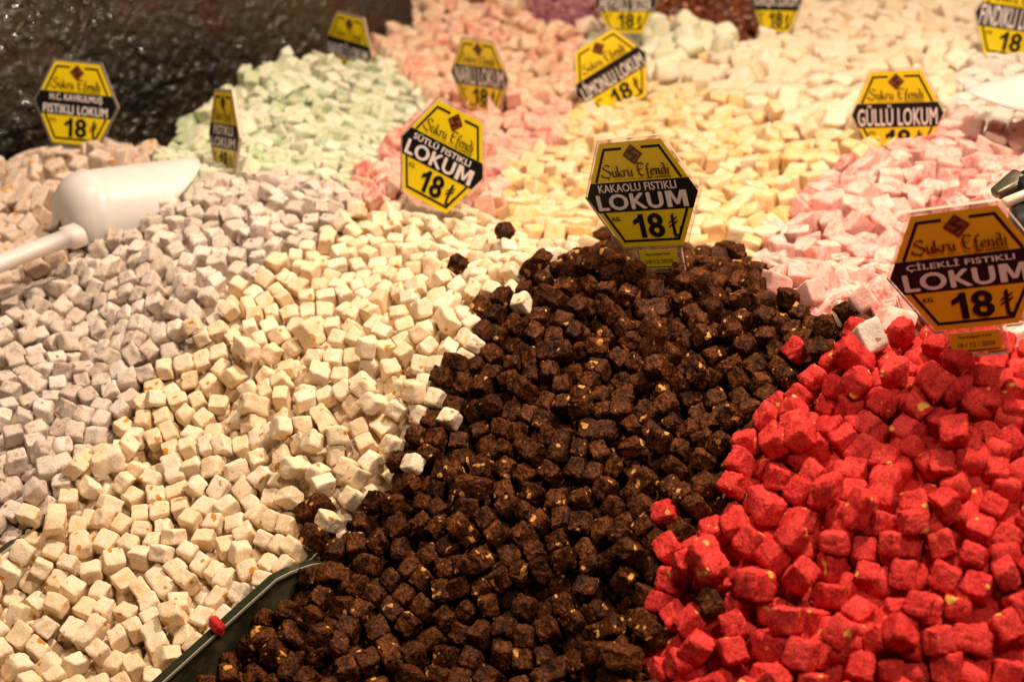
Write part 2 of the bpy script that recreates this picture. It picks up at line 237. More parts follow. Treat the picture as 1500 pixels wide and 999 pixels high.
# settled pieces: x mm, y mm, z mm above 700, three turns in steps of 3 degrees, cut (+100 per stray number)
PIECES = np.array([
131,783,235,89,112,38,0,160,765,230,94,8,37,0,230,789,274,29,39,6,1,177,834,246,114,119,95,0,243,711,233,107,16,44,11,247,911,322,114,74,118,0,
251,810,274,1,13,81,0,189,758,242,92,11,110,5,286,785,279,39,83,118,10,254,770,258,51,7,8,1,177,734,224,10,39,27,5,289,713,225,104,63,116,1,
290,859,332,18,114,86,0,211,803,280,110,1,19,11,121,738,199,89,99,114,4,183,710,217,96,42,23,10,271,887,323,113,113,21,11,298,740,247,119,14,76,6,
171,731,205,52,116,109,0,271,697,217,98,112,75,5,327,853,318,3,8,87,5,280,748,248,52,0,108,5,272,846,300,12,1,100,6,173,779,242,1,48,13,11,
186,785,253,1,107,13,2,295,818,315,5,49,29,5,266,706,231,23,19,92,9,246,887,315,6,69,102,2,202,860,287,106,118,25,6,314,739,258,117,110,0,3,
311,717,233,41,11,102,5,209,753,229,8,5,49,10,285,929,333,87,4,45,3,220,709,207,117,13,82,10,313,886,335,111,1,42,7,233,761,239,3,51,22,8,
289,812,293,96,103,80,4,249,861,294,41,0,99,4,234,856,286,28,110,6,6,305,768,270,28,4,80,10,142,725,207,97,104,88,4,114,739,184,25,67,7,1,
260,871,308,1,9,10,3,322,806,293,4,19,28,9,164,869,258,97,10,75,705,209,723,224,21,16,71,10,347,899,340,112,14,83,11,210,862,271,87,107,1,0,
262,773,274,32,12,32,9,334,820,304,21,112,42,10,308,694,214,32,98,24,5,213,774,257,101,21,89,8,322,761,268,13,116,48,4,255,756,245,31,19,86,10,
211,770,240,99,116,66,3,223,739,227,99,4,107,9,110,805,202,113,12,10,2,326,868,329,9,74,88,9,154,813,243,19,115,32,2,255,722,246,97,14,25,8,
158,854,250,23,18,4,9,187,853,258,116,114,89,1,305,907,334,3,55,19,6,298,755,259,93,107,19,3,188,866,277,47,0,24,6,119,759,203,94,75,0,7,
281,769,259,14,52,0,9,279,854,315,44,10,108,5,284,729,237,90,19,82,7,256,829,287,3,78,17,10,200,806,249,108,5,48,10,161,792,243,91,74,11,5,
200,832,257,106,2,38,11,145,744,212,82,107,37,6,236,830,277,28,19,17,7,343,838,318,0,118,84,11,224,925,297,24,76,11,11,235,776,247,26,19,17,6,
269,796,272,13,113,117,2,316,782,279,110,114,49,9,307,868,318,115,106,65,7,197,720,210,93,104,12,4,233,719,222,14,5,9,9,194,741,218,21,116,106,10,
245,787,261,81,9,7,10,294,845,306,37,1,103,7,123,798,223,98,0,7,1,111,860,222,43,16,10,903,340,885,328,67,116,110,6,188,904,275,87,72,4,10,
164,697,205,9,42,116,6,308,826,303,90,108,23,10,171,892,262,2,7,55,604,266,732,235,116,82,88,11,140,820,233,19,116,32,6,111,826,215,65,105,3,1006,
205,898,285,17,1,84,2,111,776,195,6,19,13,7,219,971,297,0,107,68,809,243,886,294,115,35,11,11,152,768,208,9,4,44,6,210,840,268,15,117,42,8,
228,879,281,71,111,99,1,347,855,324,111,89,94,6,236,906,301,115,24,75,7,103,795,191,98,44,21,8,132,711,190,47,8,18,2,172,755,214,22,99,28,2,
324,924,333,99,22,33,8,323,725,244,107,74,105,11,190,700,200,2,72,21,1,101,744,172,6,115,37,10,202,880,284,74,0,83,11,255,712,220,14,108,61,9,
234,906,286,6,24,75,3,141,734,187,10,4,98,10,248,734,231,12,32,39,8,212,918,286,43,11,22,8,355,874,330,119,68,84,8,213,818,261,54,17,10,9,
163,716,193,98,3,49,10,263,972,313,97,13,32,2,238,928,308,7,75,113,2,265,954,318,97,13,32,6,221,789,254,82,4,105,3,290,904,315,57,23,6,4,
187,770,226,10,111,32,9,203,922,269,40,113,35,0,329,904,326,27,7,51,5,233,814,268,30,102,81,6,189,885,270,118,105,119,5,344,921,330,88,114,114,11,
128,819,219,45,114,34,3,245,691,202,45,108,94,7,115,760,182,45,118,93,7,184,874,249,32,48,5,11,196,789,239,102,103,74,6,137,758,195,93,10,71,10,
162,810,225,86,18,9,4,98,768,166,106,10,43,4,282,874,308,4,77,6,9,333,737,263,35,76,114,2,276,917,312,80,118,31,3,298,929,317,3,117,101,4,
364,890,336,34,119,114,7,159,840,232,54,118,95,8,166,792,221,107,119,37,9,151,702,191,90,95,17,9,141,786,216,22,119,63,1,123,797,186,24,13,2,7,
219,897,271,47,113,18,2,150,823,218,51,106,20,10,136,805,204,115,61,0,2,351,810,301,105,18,25,5,289,981,316,16,7,105,4,109,785,174,12,112,100,1,
122,717,177,16,73,12,1,119,817,192,25,72,10,10,109,727,169,106,110,33,7,298,888,317,88,113,8,11,343,780,281,92,11,24,9,322,888,321,78,24,6,8,
337,759,282,21,111,80,4,176,801,232,27,107,14,6,281,947,313,112,7,119,5,169,862,238,80,114,25,11,274,889,306,37,80,5,5,212,695,195,25,12,78,8,
326,693,217,96,85,21,5,141,840,217,53,105,19,5,131,782,193,103,116,94,6,221,936,270,7,10,75,8,402,841,344,113,116,41,0,274,682,201,3,19,91,1,
241,946,292,112,119,60,5,308,909,318,5,85,5,7,204,899,258,105,0,87,9,364,703,233,114,76,91,1,398,826,321,82,119,47,5,173,694,187,11,68,23,3,
386,700,236,23,50,9,2,401,747,273,109,77,20,3,134,680,173,24,76,108,6,148,694,176,26,0,106,1,386,797,306,19,112,2,1,426,833,326,1,67,85,4,
112,709,161,118,14,13,5,371,784,290,21,113,37,4,444,885,340,0,63,103,5,170,651,162,39,36,114,2,348,719,240,19,11,67,2,355,732,255,117,11,68,11,
365,847,340,85,48,5,4,213,639,178,8,48,116,5,126,699,166,83,102,23,10,192,687,186,3,84,21,8,399,707,244,105,76,28,7,229,688,193,111,76,26,4,
380,859,328,94,8,91,0,159,673,166,39,110,3,2,210,681,185,35,108,18,2,346,732,274,106,77,97,9,199,670,175,26,100,86,9,372,744,263,67,108,14,9,
361,837,317,92,21,27,10,201,646,163,39,12,97,10,414,895,341,2,1,58,10,430,857,334,25,115,42,9,381,811,316,50,110,118,3,236,668,183,108,18,71,3,
105,683,162,119,78,15,6,436,684,241,18,1,62,0,367,820,308,100,114,2,9,143,672,157,8,110,4,10,350,753,270,9,9,21,6,395,895,340,30,118,2,7,
256,675,190,41,10,99,2,226,632,159,38,119,117,11,344,693,219,7,42,33,5,384,835,319,119,52,17,9,219,663,172,35,19,30,8,115,654,159,84,100,25,7,
146,651,150,3,85,73,6,449,911,338,94,96,29,4,118,687,151,119,78,15,7,180,634,154,28,7,8,9,411,689,233,84,15,28,9,226,611,162,41,115,26,4,
127,665,146,97,111,2,4,106,665,138,93,8,81,6,257,648,171,116,51,20,4,247,634,161,1,109,23,10,405,849,328,66,115,2,6,259,960,296,100,5,77,2,
134,828,205,75,115,104,6,402,869,336,27,9,71,8,206,883,263,89,105,117,10,262,904,301,70,3,90,7,236,926,282,104,115,94,8,287,666,215,114,14,8,5,
293,668,186,29,17,27,7,315,658,187,7,58,1,5,341,662,193,29,12,22,10,360,663,200,102,7,58,10,293,684,202,118,67,28,7,310,674,201,31,5,27,1,
328,677,202,49,118,116,3,343,677,205,94,108,83,6,363,677,216,95,41,107,7,291,648,196,8,15,64,6,276,662,200,101,111,51,10,329,649,207,117,12,17,1,
72,750,182,10,117,63,0,-37,891,186,86,17,3,0,-31,926,202,97,65,5,0,132,762,216,113,12,64,1111,143,977,277,48,2,94,0,-25,863,178,77,5,22,0,
94,767,187,79,17,119,5,95,890,224,100,103,4,0,86,832,207,3,15,11,0,67,952,235,110,2,56,0,115,1027,275,89,99,10,0,39,946,225,28,109,23,0,
117,992,268,103,76,12,0,27,781,139,100,113,4,0,36,1045,257,109,5,55,0,-138,884,151,48,8,91,5,10,1009,240,29,18,13,0,110,915,250,6,97,9,10,
-159,954,162,35,110,7,500,-175,825,122,5,72,116,4,70,789,175,10,113,31,6,-118,801,128,116,87,10,11,117,1081,279,15,1,3,0,9,824,165,1,77,18,1,
165,1080,296,3,77,108,0,-7,798,145,90,3,26,8,-76,837,140,97,11,23,10,-186,840,124,2,9,7,10,152,1017,286,5,113,42,6,-156,927,155,43,118,44,5,
26,807,158,44,18,18,10,53,826,181,1,12,86,8,-103,807,130,32,117,6,7,37,848,189,102,20,103,5,21,1167,282,64,103,114,0,-5,813,155,7,79,18,11,
131,848,236,4,81,3,2,-160,844,121,113,109,62,0,162,919,269,100,109,45,11,79,820,193,94,110,51,1,-22,812,150,5,0,80,7,153,904,254,5,20,67,2,
139,868,241,91,110,3,4,-140,831,135,0,8,19,2,44,808,164,16,46,119,5,-71,808,134,92,4,68,5,-47,804,137,97,108,73,10,-111,890,155,52,109,97,11,
51,874,203,111,18,16,1,-88,913,173,115,11,69,5,21,841,185,17,16,109,2,29,926,214,25,101,76,4,174,1017,291,113,112,69,11,-168,859,133,8,116,113,4,
-93,937,178,109,40,37,8,-120,836,136,37,0,112,8,55,981,242,112,3,20,8,10,805,153,17,57,115,1,-67,868,156,4,107,11,10,-8,847,173,111,109,4,11,
90,918,242,34,51,1,7,37,820,170,107,12,61,8,-24,1026,235,20,54,109,11,-126,819,134,83,119,85,2,-17,830,162,8,1,66,3,50,924,219,101,117,110,4,
-17,1005,229,23,14,107,5,-120,908,159,10,97,80,10,141,899,243,7,40,7,11,233,961,303,111,51,115,5,-112,849,142,85,100,88,11,7,847,178,114,109,4,8,
8,794,142,14,118,117,1,60,811,171,11,111,40,9,-73,788,131,8,5,38,5,70,899,218,21,2,106,1,-11,886,185,61,108,10,6,-29,798,139,93,100,80,9,
34,867,191,21,76,10,8,-140,827,120,60,8,19,0,121,963,253,13,4,98,11,-48,833,147,64,108,7,11,8,877,190,55,112,9,5,53,898,209,3,50,114,9,
-66,848,147,17,116,47,2,-85,802,134,71,86,116,9,107,1126,294,62,119,102,11,184,1001,285,118,50,14,11,16,913,204,31,107,75,4,72,839,195,88,45,118,10,
21,886,196,92,111,8,11,-51,856,155,100,9,91,2,72,1145,291,86,12,16,0,-102,909,163,13,69,109,7,18,947,218,1,49,13,4,121,837,222,104,0,39,4,
35,900,206,100,114,113,10,-15,1082,255,54,105,17,11,78,916,225,58,109,20,7,68,864,203,49,110,29,5,-118,932,162,12,81,16,7,-85,895,163,6,51,29,2,
-99,835,135,37,115,7,4,31,1031,246,97,81,23,11,96,871,219,39,107,0,10,228,1066,297,72,93,0,9,-61,991,206,3,11,85,4,71,1024,252,53,21,11,5,
-80,951,187,72,13,3,3,-2,909,195,7,18,14,6,71,1038,266,99,55,113,4,-127,855,142,91,8,21,9,56,1090,275,92,112,14,1,-144,867,141,22,119,48,3,
56,765,172,117,70,35,1,96,854,213,94,15,12,10,97,1086,290,63,8,115,8,0,867,179,82,115,41,7,-149,850,135,9,8,25,1,124,865,232,62,110,3,4,
121,901,234,24,11,119,6,-57,821,138,71,3,99,8,-33,836,152,77,10,107,3,-47,889,172,42,4,101,5,-91,873,152,21,118,45,2,76,884,210,118,110,76,1,
-89,848,142,8,6,108,6,-37,818,145,1,13,78,9,-146,798,121,6,82,10,11,164,1054,291,37,26,15,6,209,947,285,0,78,7,2,-17,784,134,93,18,21,1,
81,848,208,63,15,11,0,19,1069,262,110,117,50,8,-77,997,205,44,118,108,11,26,982,228,44,117,109,8,87,972,243,77,21,15,5,-66,974,202,73,1,110,7,
18,861,185,110,116,36,4,-25,947,205,104,112,114,3,-206,814,111,29,113,35,9,105,961,247,77,115,39,6,189,1067,294,60,116,0,7,-38,854,161,105,103,39,1,
38,882,200,114,110,27,10,-8,965,210,48,115,34,1,-93,978,192,3,53,21,3,-69,916,174,79,1,39,10,-62,886,166,18,75,24,9,202,1008,289,92,6,81,8,
58,843,187,111,72,12,7,85,1066,280,69,9,18,10,104,995,254,6,111,119,1,-19,901,187,25,103,74,10,-4,948,204,1,102,73,1,120,1095,289,113,45,32,10,
63,916,219,85,21,15,9,-47,1046,247,18,112,104,306,68,935,227,77,21,18,9,-15,1114,258,71,115,107,8,3,1086,262,106,117,102,7,42,993,236,95,9,80,8,
-186,808,112,26,78,8,8,-136,909,154,30,4,90,2,-154,891,144,107,9,16,2,-39,1032,232,104,56,109,10,193,962,273,93,119,39,4,141,1070,290,27,117,37,8,
207,1057,296,28,58,2,5,-116,872,148,5,105,20,2,-40,972,198,102,77,12,8,-107,945,176,7,42,23,4,-80,861,147,99,5,107,3,-103,862,146,90,9,82,3,
178,975,268,79,8,96,2,52,1067,265,5,21,26,3,191,982,278,18,112,36,7,-196,842,113,23,7,107,4,128,918,239,110,6,43,6,158,963,258,112,111,36,11,
140,967,255,112,52,5,10,205,1037,292,88,3,78,10,85,1124,290,32,115,4,5,23,794,145,112,110,36,3,104,841,210,5,105,5,2,-58,946,186,28,106,21,3,
-36,785,131,90,20,23,1,46,1120,281,115,111,24,1,-57,1037,238,93,104,78,405,-56,922,183,117,49,12,1,247,1005,299,17,81,97,1,10,934,208,20,112,84,2,
264,1017,309,103,45,0,3,-6,925,198,75,21,17,8,55,858,191,99,107,4,3,-47,1017,223,5,47,84,9,87,1031,258,10,41,86,8,40,1104,276,1,109,10,1,
48,777,150,45,4,91,9,-48,873,163,80,109,32,8,24,1086,269,97,82,18,8,223,991,295,57,18,0,11,66,748,163,8,114,70,5,-52,789,130,118,12,21,5,
-21,846,165,84,78,12,9,41,1013,242,8,98,79,4,174,988,274,109,74,13,7,53,941,226,5,100,78,7,194,1098,297,2,102,75,4,-76,879,159,67,18,19,6,
99,1042,268,110,9,105,10,186,1035,291,24,86,16,2,104,1028,255,95,8,20,0,-185,860,126,85,18,14,2,136,934,246,75,116,29,11,-15,1056,248,101,18,17,6,
100,821,199,21,41,1,3,147,1094,296,96,29,112,6,-7,989,216,4,15,80,11,-55,904,177,27,48,10,5,93,1056,274,81,112,77,2,-7,1277,269,22,116,65,107,
118,880,230,28,82,8,10,-8,1129,266,93,9,76,5,94,808,187,95,110,71,1,-43,987,205,31,110,28,1,73,976,239,14,81,14,2,90,784,184,51,13,2,1,
-27,996,210,39,103,88,7,95,954,239,73,4,98,7,81,1104,284,36,117,115,9,18,845,164,104,110,36,1,-36,916,189,42,99,23,5,-162,810,119,46,107,96,2,
-50,1193,271,115,20,50,203,35,844,170,21,111,2,11,0,998,226,32,16,23,9,28,961,225,54,110,23,7,157,1000,276,22,14,35,7,-41,940,198,6,100,60,0,
141,1111,298,116,87,28,7,125,949,244,104,118,35,3,63,1013,245,21,1,49,8,42,1078,269,9,4,112,10,181,939,262,1,113,5,7,90,988,246,39,21,8,8,
110,916,229,60,21,8,10,16,1035,242,6,74,22,7,69,1120,283,85,75,9,3,-69,935,179,95,99,76,2,35,1062,262,111,59,117,11,78,1084,281,99,117,42,6,
127,1014,270,26,73,11,1,134,978,263,77,43,118,8,205,1084,298,11,68,12,3,47,796,151,16,12,59,4,10,961,217,6,79,8,9,5,978,219,12,55,105,3,
-64,1011,212,29,109,20,6,237,1053,287,30,112,18,9,13,992,227,21,119,51,3,148,1055,287,32,116,8,3,-30,1010,220,5,106,48,2,59,794,165,11,42,112,7,
-90,819,131,118,2,68,11,71,996,241,27,25,17,11,115,1049,279,41,40,118,10,1,1044,245,110,6,57,3,11,899,196,78,2,98,3,152,1037,288,112,2,90,3,
213,1238,264,32,111,98,2,144,917,248,88,19,119,10,48,1151,283,116,52,93,10,29,1000,233,9,116,108,8,195,946,271,30,111,7,2,29,1143,277,7,116,101,7,
15,1048,251,46,115,116,3,-16,1038,239,93,9,82,1,222,1010,293,14,25,2,9,146,1033,273,112,63,18,0,206,966,284,14,119,97,2,29,1122,274,87,113,81,9,
115,1317,239,117,18,90,0,-26,1129,257,41,1,99,8,176,955,261,83,51,1,8,58,1045,259,85,6,23,2,-19,981,204,43,14,10,8,83,1060,262,112,70,16,0,
95,1151,291,25,27,102,1,151,863,227,19,80,4,2,145,953,248,111,52,5,1,-28,1053,240,110,68,93,3,-36,871,168,13,104,76,7,89,1006,249,14,69,20,3,
-3,1028,239,9,66,19,3,209,988,287,16,119,91,7,117,979,254,99,95,112,2,51,1030,245,99,118,81,3,11,1138,270,76,85,6,3,-210,838,101,60,8,14,4,
2,845,157,105,9,94,1,169,1135,294,26,1,1,10,1,1080,245,2,75,12,11,154,934,251,62,20,119,5,-54,956,196,108,12,4,1,93,908,225,81,117,38,9,
56,1001,240,39,118,109,9,136,1148,289,93,112,82,2,112,937,239,20,119,44,0,93,1219,276,16,8,84,4,-24,1096,252,116,111,14,9,136,1050,273,37,105,12,7,
58,762,155,83,112,103,5,158,982,266,68,8,21,2,85,818,171,65,11,11,7,155,1150,290,56,7,18,11,-160,884,124,83,113,32,1,173,1096,295,33,1,110,5,
85,1174,286,108,11,9,8,216,1025,291,3,59,18,3,89,1299,255,101,117,91,7,79,830,174,112,41,1,4,-94,782,126,3,85,35,9,85,868,209,109,47,0,3,
245,1039,285,106,0,48,9,75,771,169,89,15,3,10,7,779,130,12,115,5,9,26,831,156,105,111,2,10,-129,785,122,32,116,46,2,-222,810,104,74,0,119,1,
160,1109,296,95,3,110,2,-172,797,113,66,19,11,2,219,1159,280,100,117,54,9,133,1211,269,82,82,5,11,175,1197,275,58,2,90,4,191,1206,270,33,102,86,5,
77,1082,263,74,2,101,10,135,1189,275,110,16,88,7,193,1138,290,86,5,13,7,-128,887,138,41,114,32,5,41,1168,277,1,4,61,9,109,1171,283,10,105,109,8,
-20,964,200,82,48,0,4,180,1116,293,16,57,8,2,50,1185,276,116,39,41,2,90,723,174,43,16,8,9,163,951,252,75,17,18,7,118,1113,285,81,26,119,9,
146,1172,283,117,10,21,11,87,752,156,14,106,62,10,-87,965,172,90,14,14,5,189,1169,279,23,113,102,11,-103,903,145,88,42,16,2,75,732,166,47,109,24,9,
251,1020,295,104,20,98,11,-84,998,187,12,1,48,2,-162,827,110,37,111,18,9,-72,922,157,23,56,111,4,42,986,217,94,5,80,7,215,1316,234,1,23,102,1,
31,930,197,23,9,63,0,59,979,226,107,118,9,4,184,917,258,100,5,15,0,-116,830,117,64,3,101,4,-5,800,125,31,17,29,9,277,1007,301,42,112,8,1,
176,1323,227,2,91,1,2,176,1016,269,111,58,111,4,90,953,223,4,17,10,3,12,1065,244,27,107,80,5,70,1186,282,76,20,97,7,62,894,194,14,80,22,9,
152,884,230,63,110,119,6,-93,934,162,27,111,104,5,-3,1025,223,11,63,13,8,207,1115,291,14,109,5,6,61,1118,268,62,114,3,10,132,1316,230,28,118,94,11,
-67,963,178,68,13,13,6,-81,837,122,115,108,79,11,-101,840,120,68,2,112,6,54,847,171,38,7,8,2,-125,816,112,34,2,98,3,-133,845,129,26,22,78,2,
52,916,199,112,64,95,3,106,1201,275,5,21,86,2,-31,850,146,10,109,85,3,126,1067,269,12,80,17,2,-16,919,177,27,104,78,11,-188,829,102,38,115,17,5,
89,799,173,109,116,103,8,167,1031,279,10,113,33,11,60,834,166,110,47,2,7,236,1023,279,23,85,114,6,-63,903,158,28,13,19,7,64,1166,282,104,6,107,2,
89,787,161,7,17,77,3,-118,907,141,119,54,19,7,162,1323,225,23,91,12,3,-81,946,166,37,27,23,6,166,931,258,103,104,41,3,126,1131,280,56,2,21,2,
167,1167,283,11,56,112,5,96,1084,269,114,113,32,4,-149,937,143,104,54,110,9,-48,933,172,44,115,110,11,33,1031,229,33,111,17,5,82,1228,267,0,45,102,4,
112,881,211,45,0,98,9,-109,939,151,96,5,89,7,137,1104,281,29,2,76,4,59,1046,243,1,66,25,7,-54,978,187,99,102,6,4,128,851,212,7,46,19,5,
69,1101,266,103,22,19,4,161,901,237,28,50,118,10,137,901,227,10,1,36,4,207,1172,273,11,67,4,6,76,846,176,113,15,61,8,-24,936,179,114,21,12,8,
106,1065,265,24,112,74,5,-36,1013,202,43,112,3,4,59,1079,255,14,99,80,9,126,1159,274,39,1,49,11,97,828,181,113,41,1,2,-28,1001,194,107,2,61,3,
35,801,131,20,109,81,10,-7,902,174,86,48,7,5,175,985,252,104,79,20,3,248,988,288,8,2,80,7,174,1068,277,107,96,50,1,172,1275,241,51,102,118,11,
75,947,216,26,52,6,4,60,1155,267,25,4,38,6,-145,885,131,101,77,21,6,60,1202,272,22,13,25,10,35,816,145,23,105,32,9,87,968,223,114,97,75,3,
164,997,262,11,47,119,5,46,863,177,39,107,4,9,-155,868,121,6,5,92,4,-5,935,184,58,111,22,6,141,1084,277,86,24,26,10,217,1224,254,83,10,23,4,
147,1322,227,21,92,14,5,133,1300,233,41,6,37,11,157,1086,277,28,25,28,11,13,1098,254,0,109,8,6,-7,868,161,96,111,4,4,150,1304,229,58,0,96,10,
-107,883,139,76,118,117,6,69,1063,254,41,103,2,8,13,966,201,104,116,105,4,98,930,230,23,115,39,2,185,1087,280,116,0,37,1,35,764,135,40,16,9,10,
219,1055,280,2,117,18,11,205,1004,272,6,119,110,1,102,1234,264,102,55,103,0,128,970,239,22,42,6,2,22,978,211,6,14,79,7,71,1138,274,86,106,21,6,
-13,816,136,83,119,33,2,25,1115,257,95,119,100,0,204,1304,230,0,111,41,10,43,830,160,105,13,19,10,-36,1029,215,23,116,114,7,6,950,192,38,80,12,8,
-57,838,127,8,110,1,6,-66,853,132,114,18,22,5,4,914,179,95,18,15,2,-16,949,186,5,103,73,10,162,1211,264,15,112,66,1,156,1018,265,114,88,83,2,
112,1216,268,10,39,22,2,-45,865,144,14,78,14,10,234,1156,275,101,115,53,8,-23,802,124,119,80,22,4,104,1102,278,38,109,86,6,68,820,162,115,110,75,11,
-24,900,168,115,77,14,5,86,927,213,100,99,82,4,57,877,187,110,13,63,5,-81,900,149,111,56,115,5,105,895,210,47,0,98,6,168,1305,227,13,93,25,8,
-107,922,148,113,3,59,6,-71,987,186,22,93,84,1,-19,830,141,114,101,69,3,118,864,209,17,55,106,8,120,899,218,2,18,69,11,11,831,150,104,75,21,8,
-110,855,127,116,52,15,4,-46,849,137,87,48,9,9,50,964,219,29,80,20,2,264,1012,284,86,111,106,9,184,1308,228,116,62,9,9,106,811,179,119,111,72,8,
-89,854,127,19,81,27,11,-54,951,172,1,9,79,2,-26,1064,229,100,0,109,6,194,1321,225,3,27,72,10,-20,1076,238,18,48,101,10,64,1221,266,5,78,89,6,
-3,829,146,20,51,3,11,52,931,205,82,114,33,9,83,1015,232,118,52,11,6,25,950,203,72,19,11,5,55,1099,261,84,115,38,10,190,987,261,110,50,119,6,
187,1034,274,33,1,98,9,-100,802,115,117,61,101,11,-141,905,137,7,4,96,7,-91,919,153,5,111,87,9,228,1275,233,96,83,107,2,15,799,125,76,14,27,4,
11,928,187,66,109,6,11,226,1200,261,33,13,25,5,26,899,183,63,110,4,4,-55,919,163,100,81,12,8,-10,1009,204,41,107,2,3,153,918,233,1,109,116,6,
196,1021,273,119,56,11,1,-22,1022,216,78,24,101,6,41,1047,236,28,9,82,6,192,1072,280,115,1,37,9,-8,770,127,24,53,12,8,170,918,243,0,118,54,8,
101,1120,276,95,0,93,1,272,1030,296,15,69,20,6,20,814,141,37,116,118,10,-36,948,176,99,82,8,3,-172,816,102,40,112,101,5,136,867,220,67,112,112,4,
-89,885,141,113,5,59,10,15,1028,225,114,17,22,7,206,1038,277,28,93,87,5,49,803,138,107,7,103,7,-196,816,95,115,115,49,0,23,914,186,26,50,5,9,
72,908,202,9,21,21,11,-45,997,192,39,2,118,9,-12,1046,225,39,0,113,1,91,1136,275,12,93,76,9,-67,823,118,114,56,2,5,-17,886,165,63,16,12,1,
-28,966,184,85,80,6,2,148,966,238,110,102,83,8,216,967,271,45,16,6,6,258,1031,281,90,41,16,2,72,1031,235,74,21,23,6,-7,1061,234,12,1,106,11,
77,1242,258,43,8,1,11,121,1332,228,29,24,87,1,-15,851,152,18,102,72,11,-122,798,112,82,33,3,3,138,1020,255,29,112,17,6,-51,887,151,32,107,16,7,
90,1031,239,10,99,76,7,-98,867,133,112,65,102,1,45,784,124,2,72,11,9,-81,802,116,9,22,92,7,-173,848,114,42,5,14,7,-61,870,140,5,9,89,8,
67,863,180,101,103,80,10,176,1101,280,97,93,86,7,23,724,130,25,118,21,0,210,1210,258,3,70,23,11,-48,823,124,4,19,13,5,-27,870,153,22,112,29,4,
38,882,180,14,100,77,1,162,938,235,114,113,9,4,114,954,228,9,5,96,11,-5,963,191,5,48,18,5,109,966,232,66,108,2,7,115,981,239,105,95,112,9,
133,988,245,69,116,118,7,153,983,249,98,104,8,4,198,1056,279,110,86,17,8,227,1070,281,48,93,1,6,85,1119,272,94,116,2,10,122,1195,260,21,108,12,11,
237,1213,253,99,12,27,9,149,1222,258,73,7,3,5,128,1237,256,96,9,34,11,-33,733,119,29,2,61,0,62,735,152,96,111,76,0,-118,766,126,119,74,23,0,
-65,753,121,61,3,93,8,77,712,159,79,102,116,6,-86,754,121,87,26,17,11,66,709,144,72,9,11,0,-100,765,122,114,119,53,6,88,693,163,107,2,43,6,
8,732,128,115,57,108,7,-156,785,114,108,4,45,4,43,738,144,109,54,111,9,-59,770,124,90,4,89,10,3,754,123,4,34,52,5,-42,769,124,112,22,23,4,
40,725,134,37,111,109,3,-27,768,129,98,103,87,7,-18,757,122,19,4,66,3,-143,766,115,115,82,15,3,-108,721,113,98,5,51,8,-93,736,121,105,114,81,4,
-79,771,124,102,55,110,3,-222,714,92,91,10,0,5,-177,778,110,93,111,10,11,-199,728,87,2,10,14,0,-11,735,120,116,88,5,6,-205,787,106,50,19,101,7,
-46,750,118,24,25,31,1,-31,751,119,11,93,87,7,95,669,156,33,112,15,2,81,695,142,119,44,10,11,36,709,129,97,8,83,7,19,749,125,73,23,4,5,
-109,749,116,65,117,118,3,-163,768,111,118,54,13,10,-8,718,122,96,64,1,4,-58,734,119,77,1,7,5,-154,752,109,6,75,4,10,-122,734,113,114,83,8,2,
-216,742,93,84,4,47,6,-188,738,102,110,25,15,7,21,769,125,105,45,114,6,-155,717,111,5,7,105,1,-72,725,120,28,100,99,4,-191,755,104,36,4,87,4,
92,728,155,23,49,114,1,-169,711,98,0,56,10,7,-51,715,118,98,28,17,11,-170,747,103,22,117,41,7,-125,758,111,77,117,112,6,-200,799,102,7,73,106,4,
64,693,134,92,99,9,9,-133,745,103,25,12,17,0,-124,709,108,112,58,102,7,-205,770,100,8,50,29,8,59,712,128,109,116,26,5,-179,723,98,92,22,12,7,
-226,773,89,105,104,104,11,-145,707,103,39,97,95,1,-231,754,87,112,81,2,11,94,683,142,34,22,15,10,-68,708,115,117,3,67,11,-29,715,119,106,85,2,6,
-158,731,101,100,99,92,11,34,746,130,21,5,51,11,-108,786,111,33,116,18,8,-220,790,96,64,110,114,1,63,727,131,66,108,112,1,-235,720,81,9,101,118,4,
55,754,141,50,119,116,6,-84,730,106,104,10,16,6,-230,800,89,43,12,92,7,-196,778,90,11,113,116,11,-132,783,105,29,9,69,7,99,1299,243,24,110,7,2,
-100,736,104,27,46,116,11,-232,739,74,97,97,109,7,269,997,293,80,112,8,1,-185,717,81,100,1,101,5,54,767,128,110,115,98,6,239,972,286,82,7,44,0,
-84,702,112,7,18,48,2,-70,752,105,21,27,29,2,202,1263,242,29,97,20,0,95,703,150,76,1,100,3,50,693,123,31,10,5,1,-182,765,92,84,83,7,6,
-116,774,105,96,2,108,3,83,769,152,109,11,44,1,36,915,194,37,110,5,11,118,1016,251,82,24,104,6,180,1051,278,83,116,8,4,23,1084,252,7,3,99,5,
-2,1127,250,1,81,9,5,-35,700,120,21,93,89,5,13,703,124,114,57,106,2,-223,820,92,37,16,29,10,-207,713,77,118,113,72,2,-155,735,86,33,4,91,2,
-137,733,89,85,116,27,3,-119,735,97,16,23,8,5,13,730,112,26,116,22,0,48,727,122,70,19,2,4,-145,754,95,79,113,22,2,-213,774,82,35,99,116,3,
-182,795,93,87,115,15,9,-160,800,100,113,57,107,1,-148,812,107,18,119,41,2,-139,865,124,35,7,89,11,11,898,177,108,118,38,6,179,934,241,60,21,112,3,
-97,955,164,16,0,103,4,227,955,276,67,114,109,2,113,1000,241,111,6,52,11,228,1040,278,0,117,18,7,36,1094,257,25,116,39,11,177,893,245,119,8,58,11,
70,679,129,42,1,101,6,-147,717,89,66,93,113,10,-109,712,96,25,57,114,1,-217,728,75,1,35,75,3,-5,732,105,94,118,100,3,-210,743,80,47,23,7,10,
74,753,140,94,106,115,3,-220,757,76,8,3,83,2,-201,757,85,119,54,108,9,-100,771,107,88,5,81,9,-61,773,109,34,1,113,8,-169,784,97,7,100,76,2,
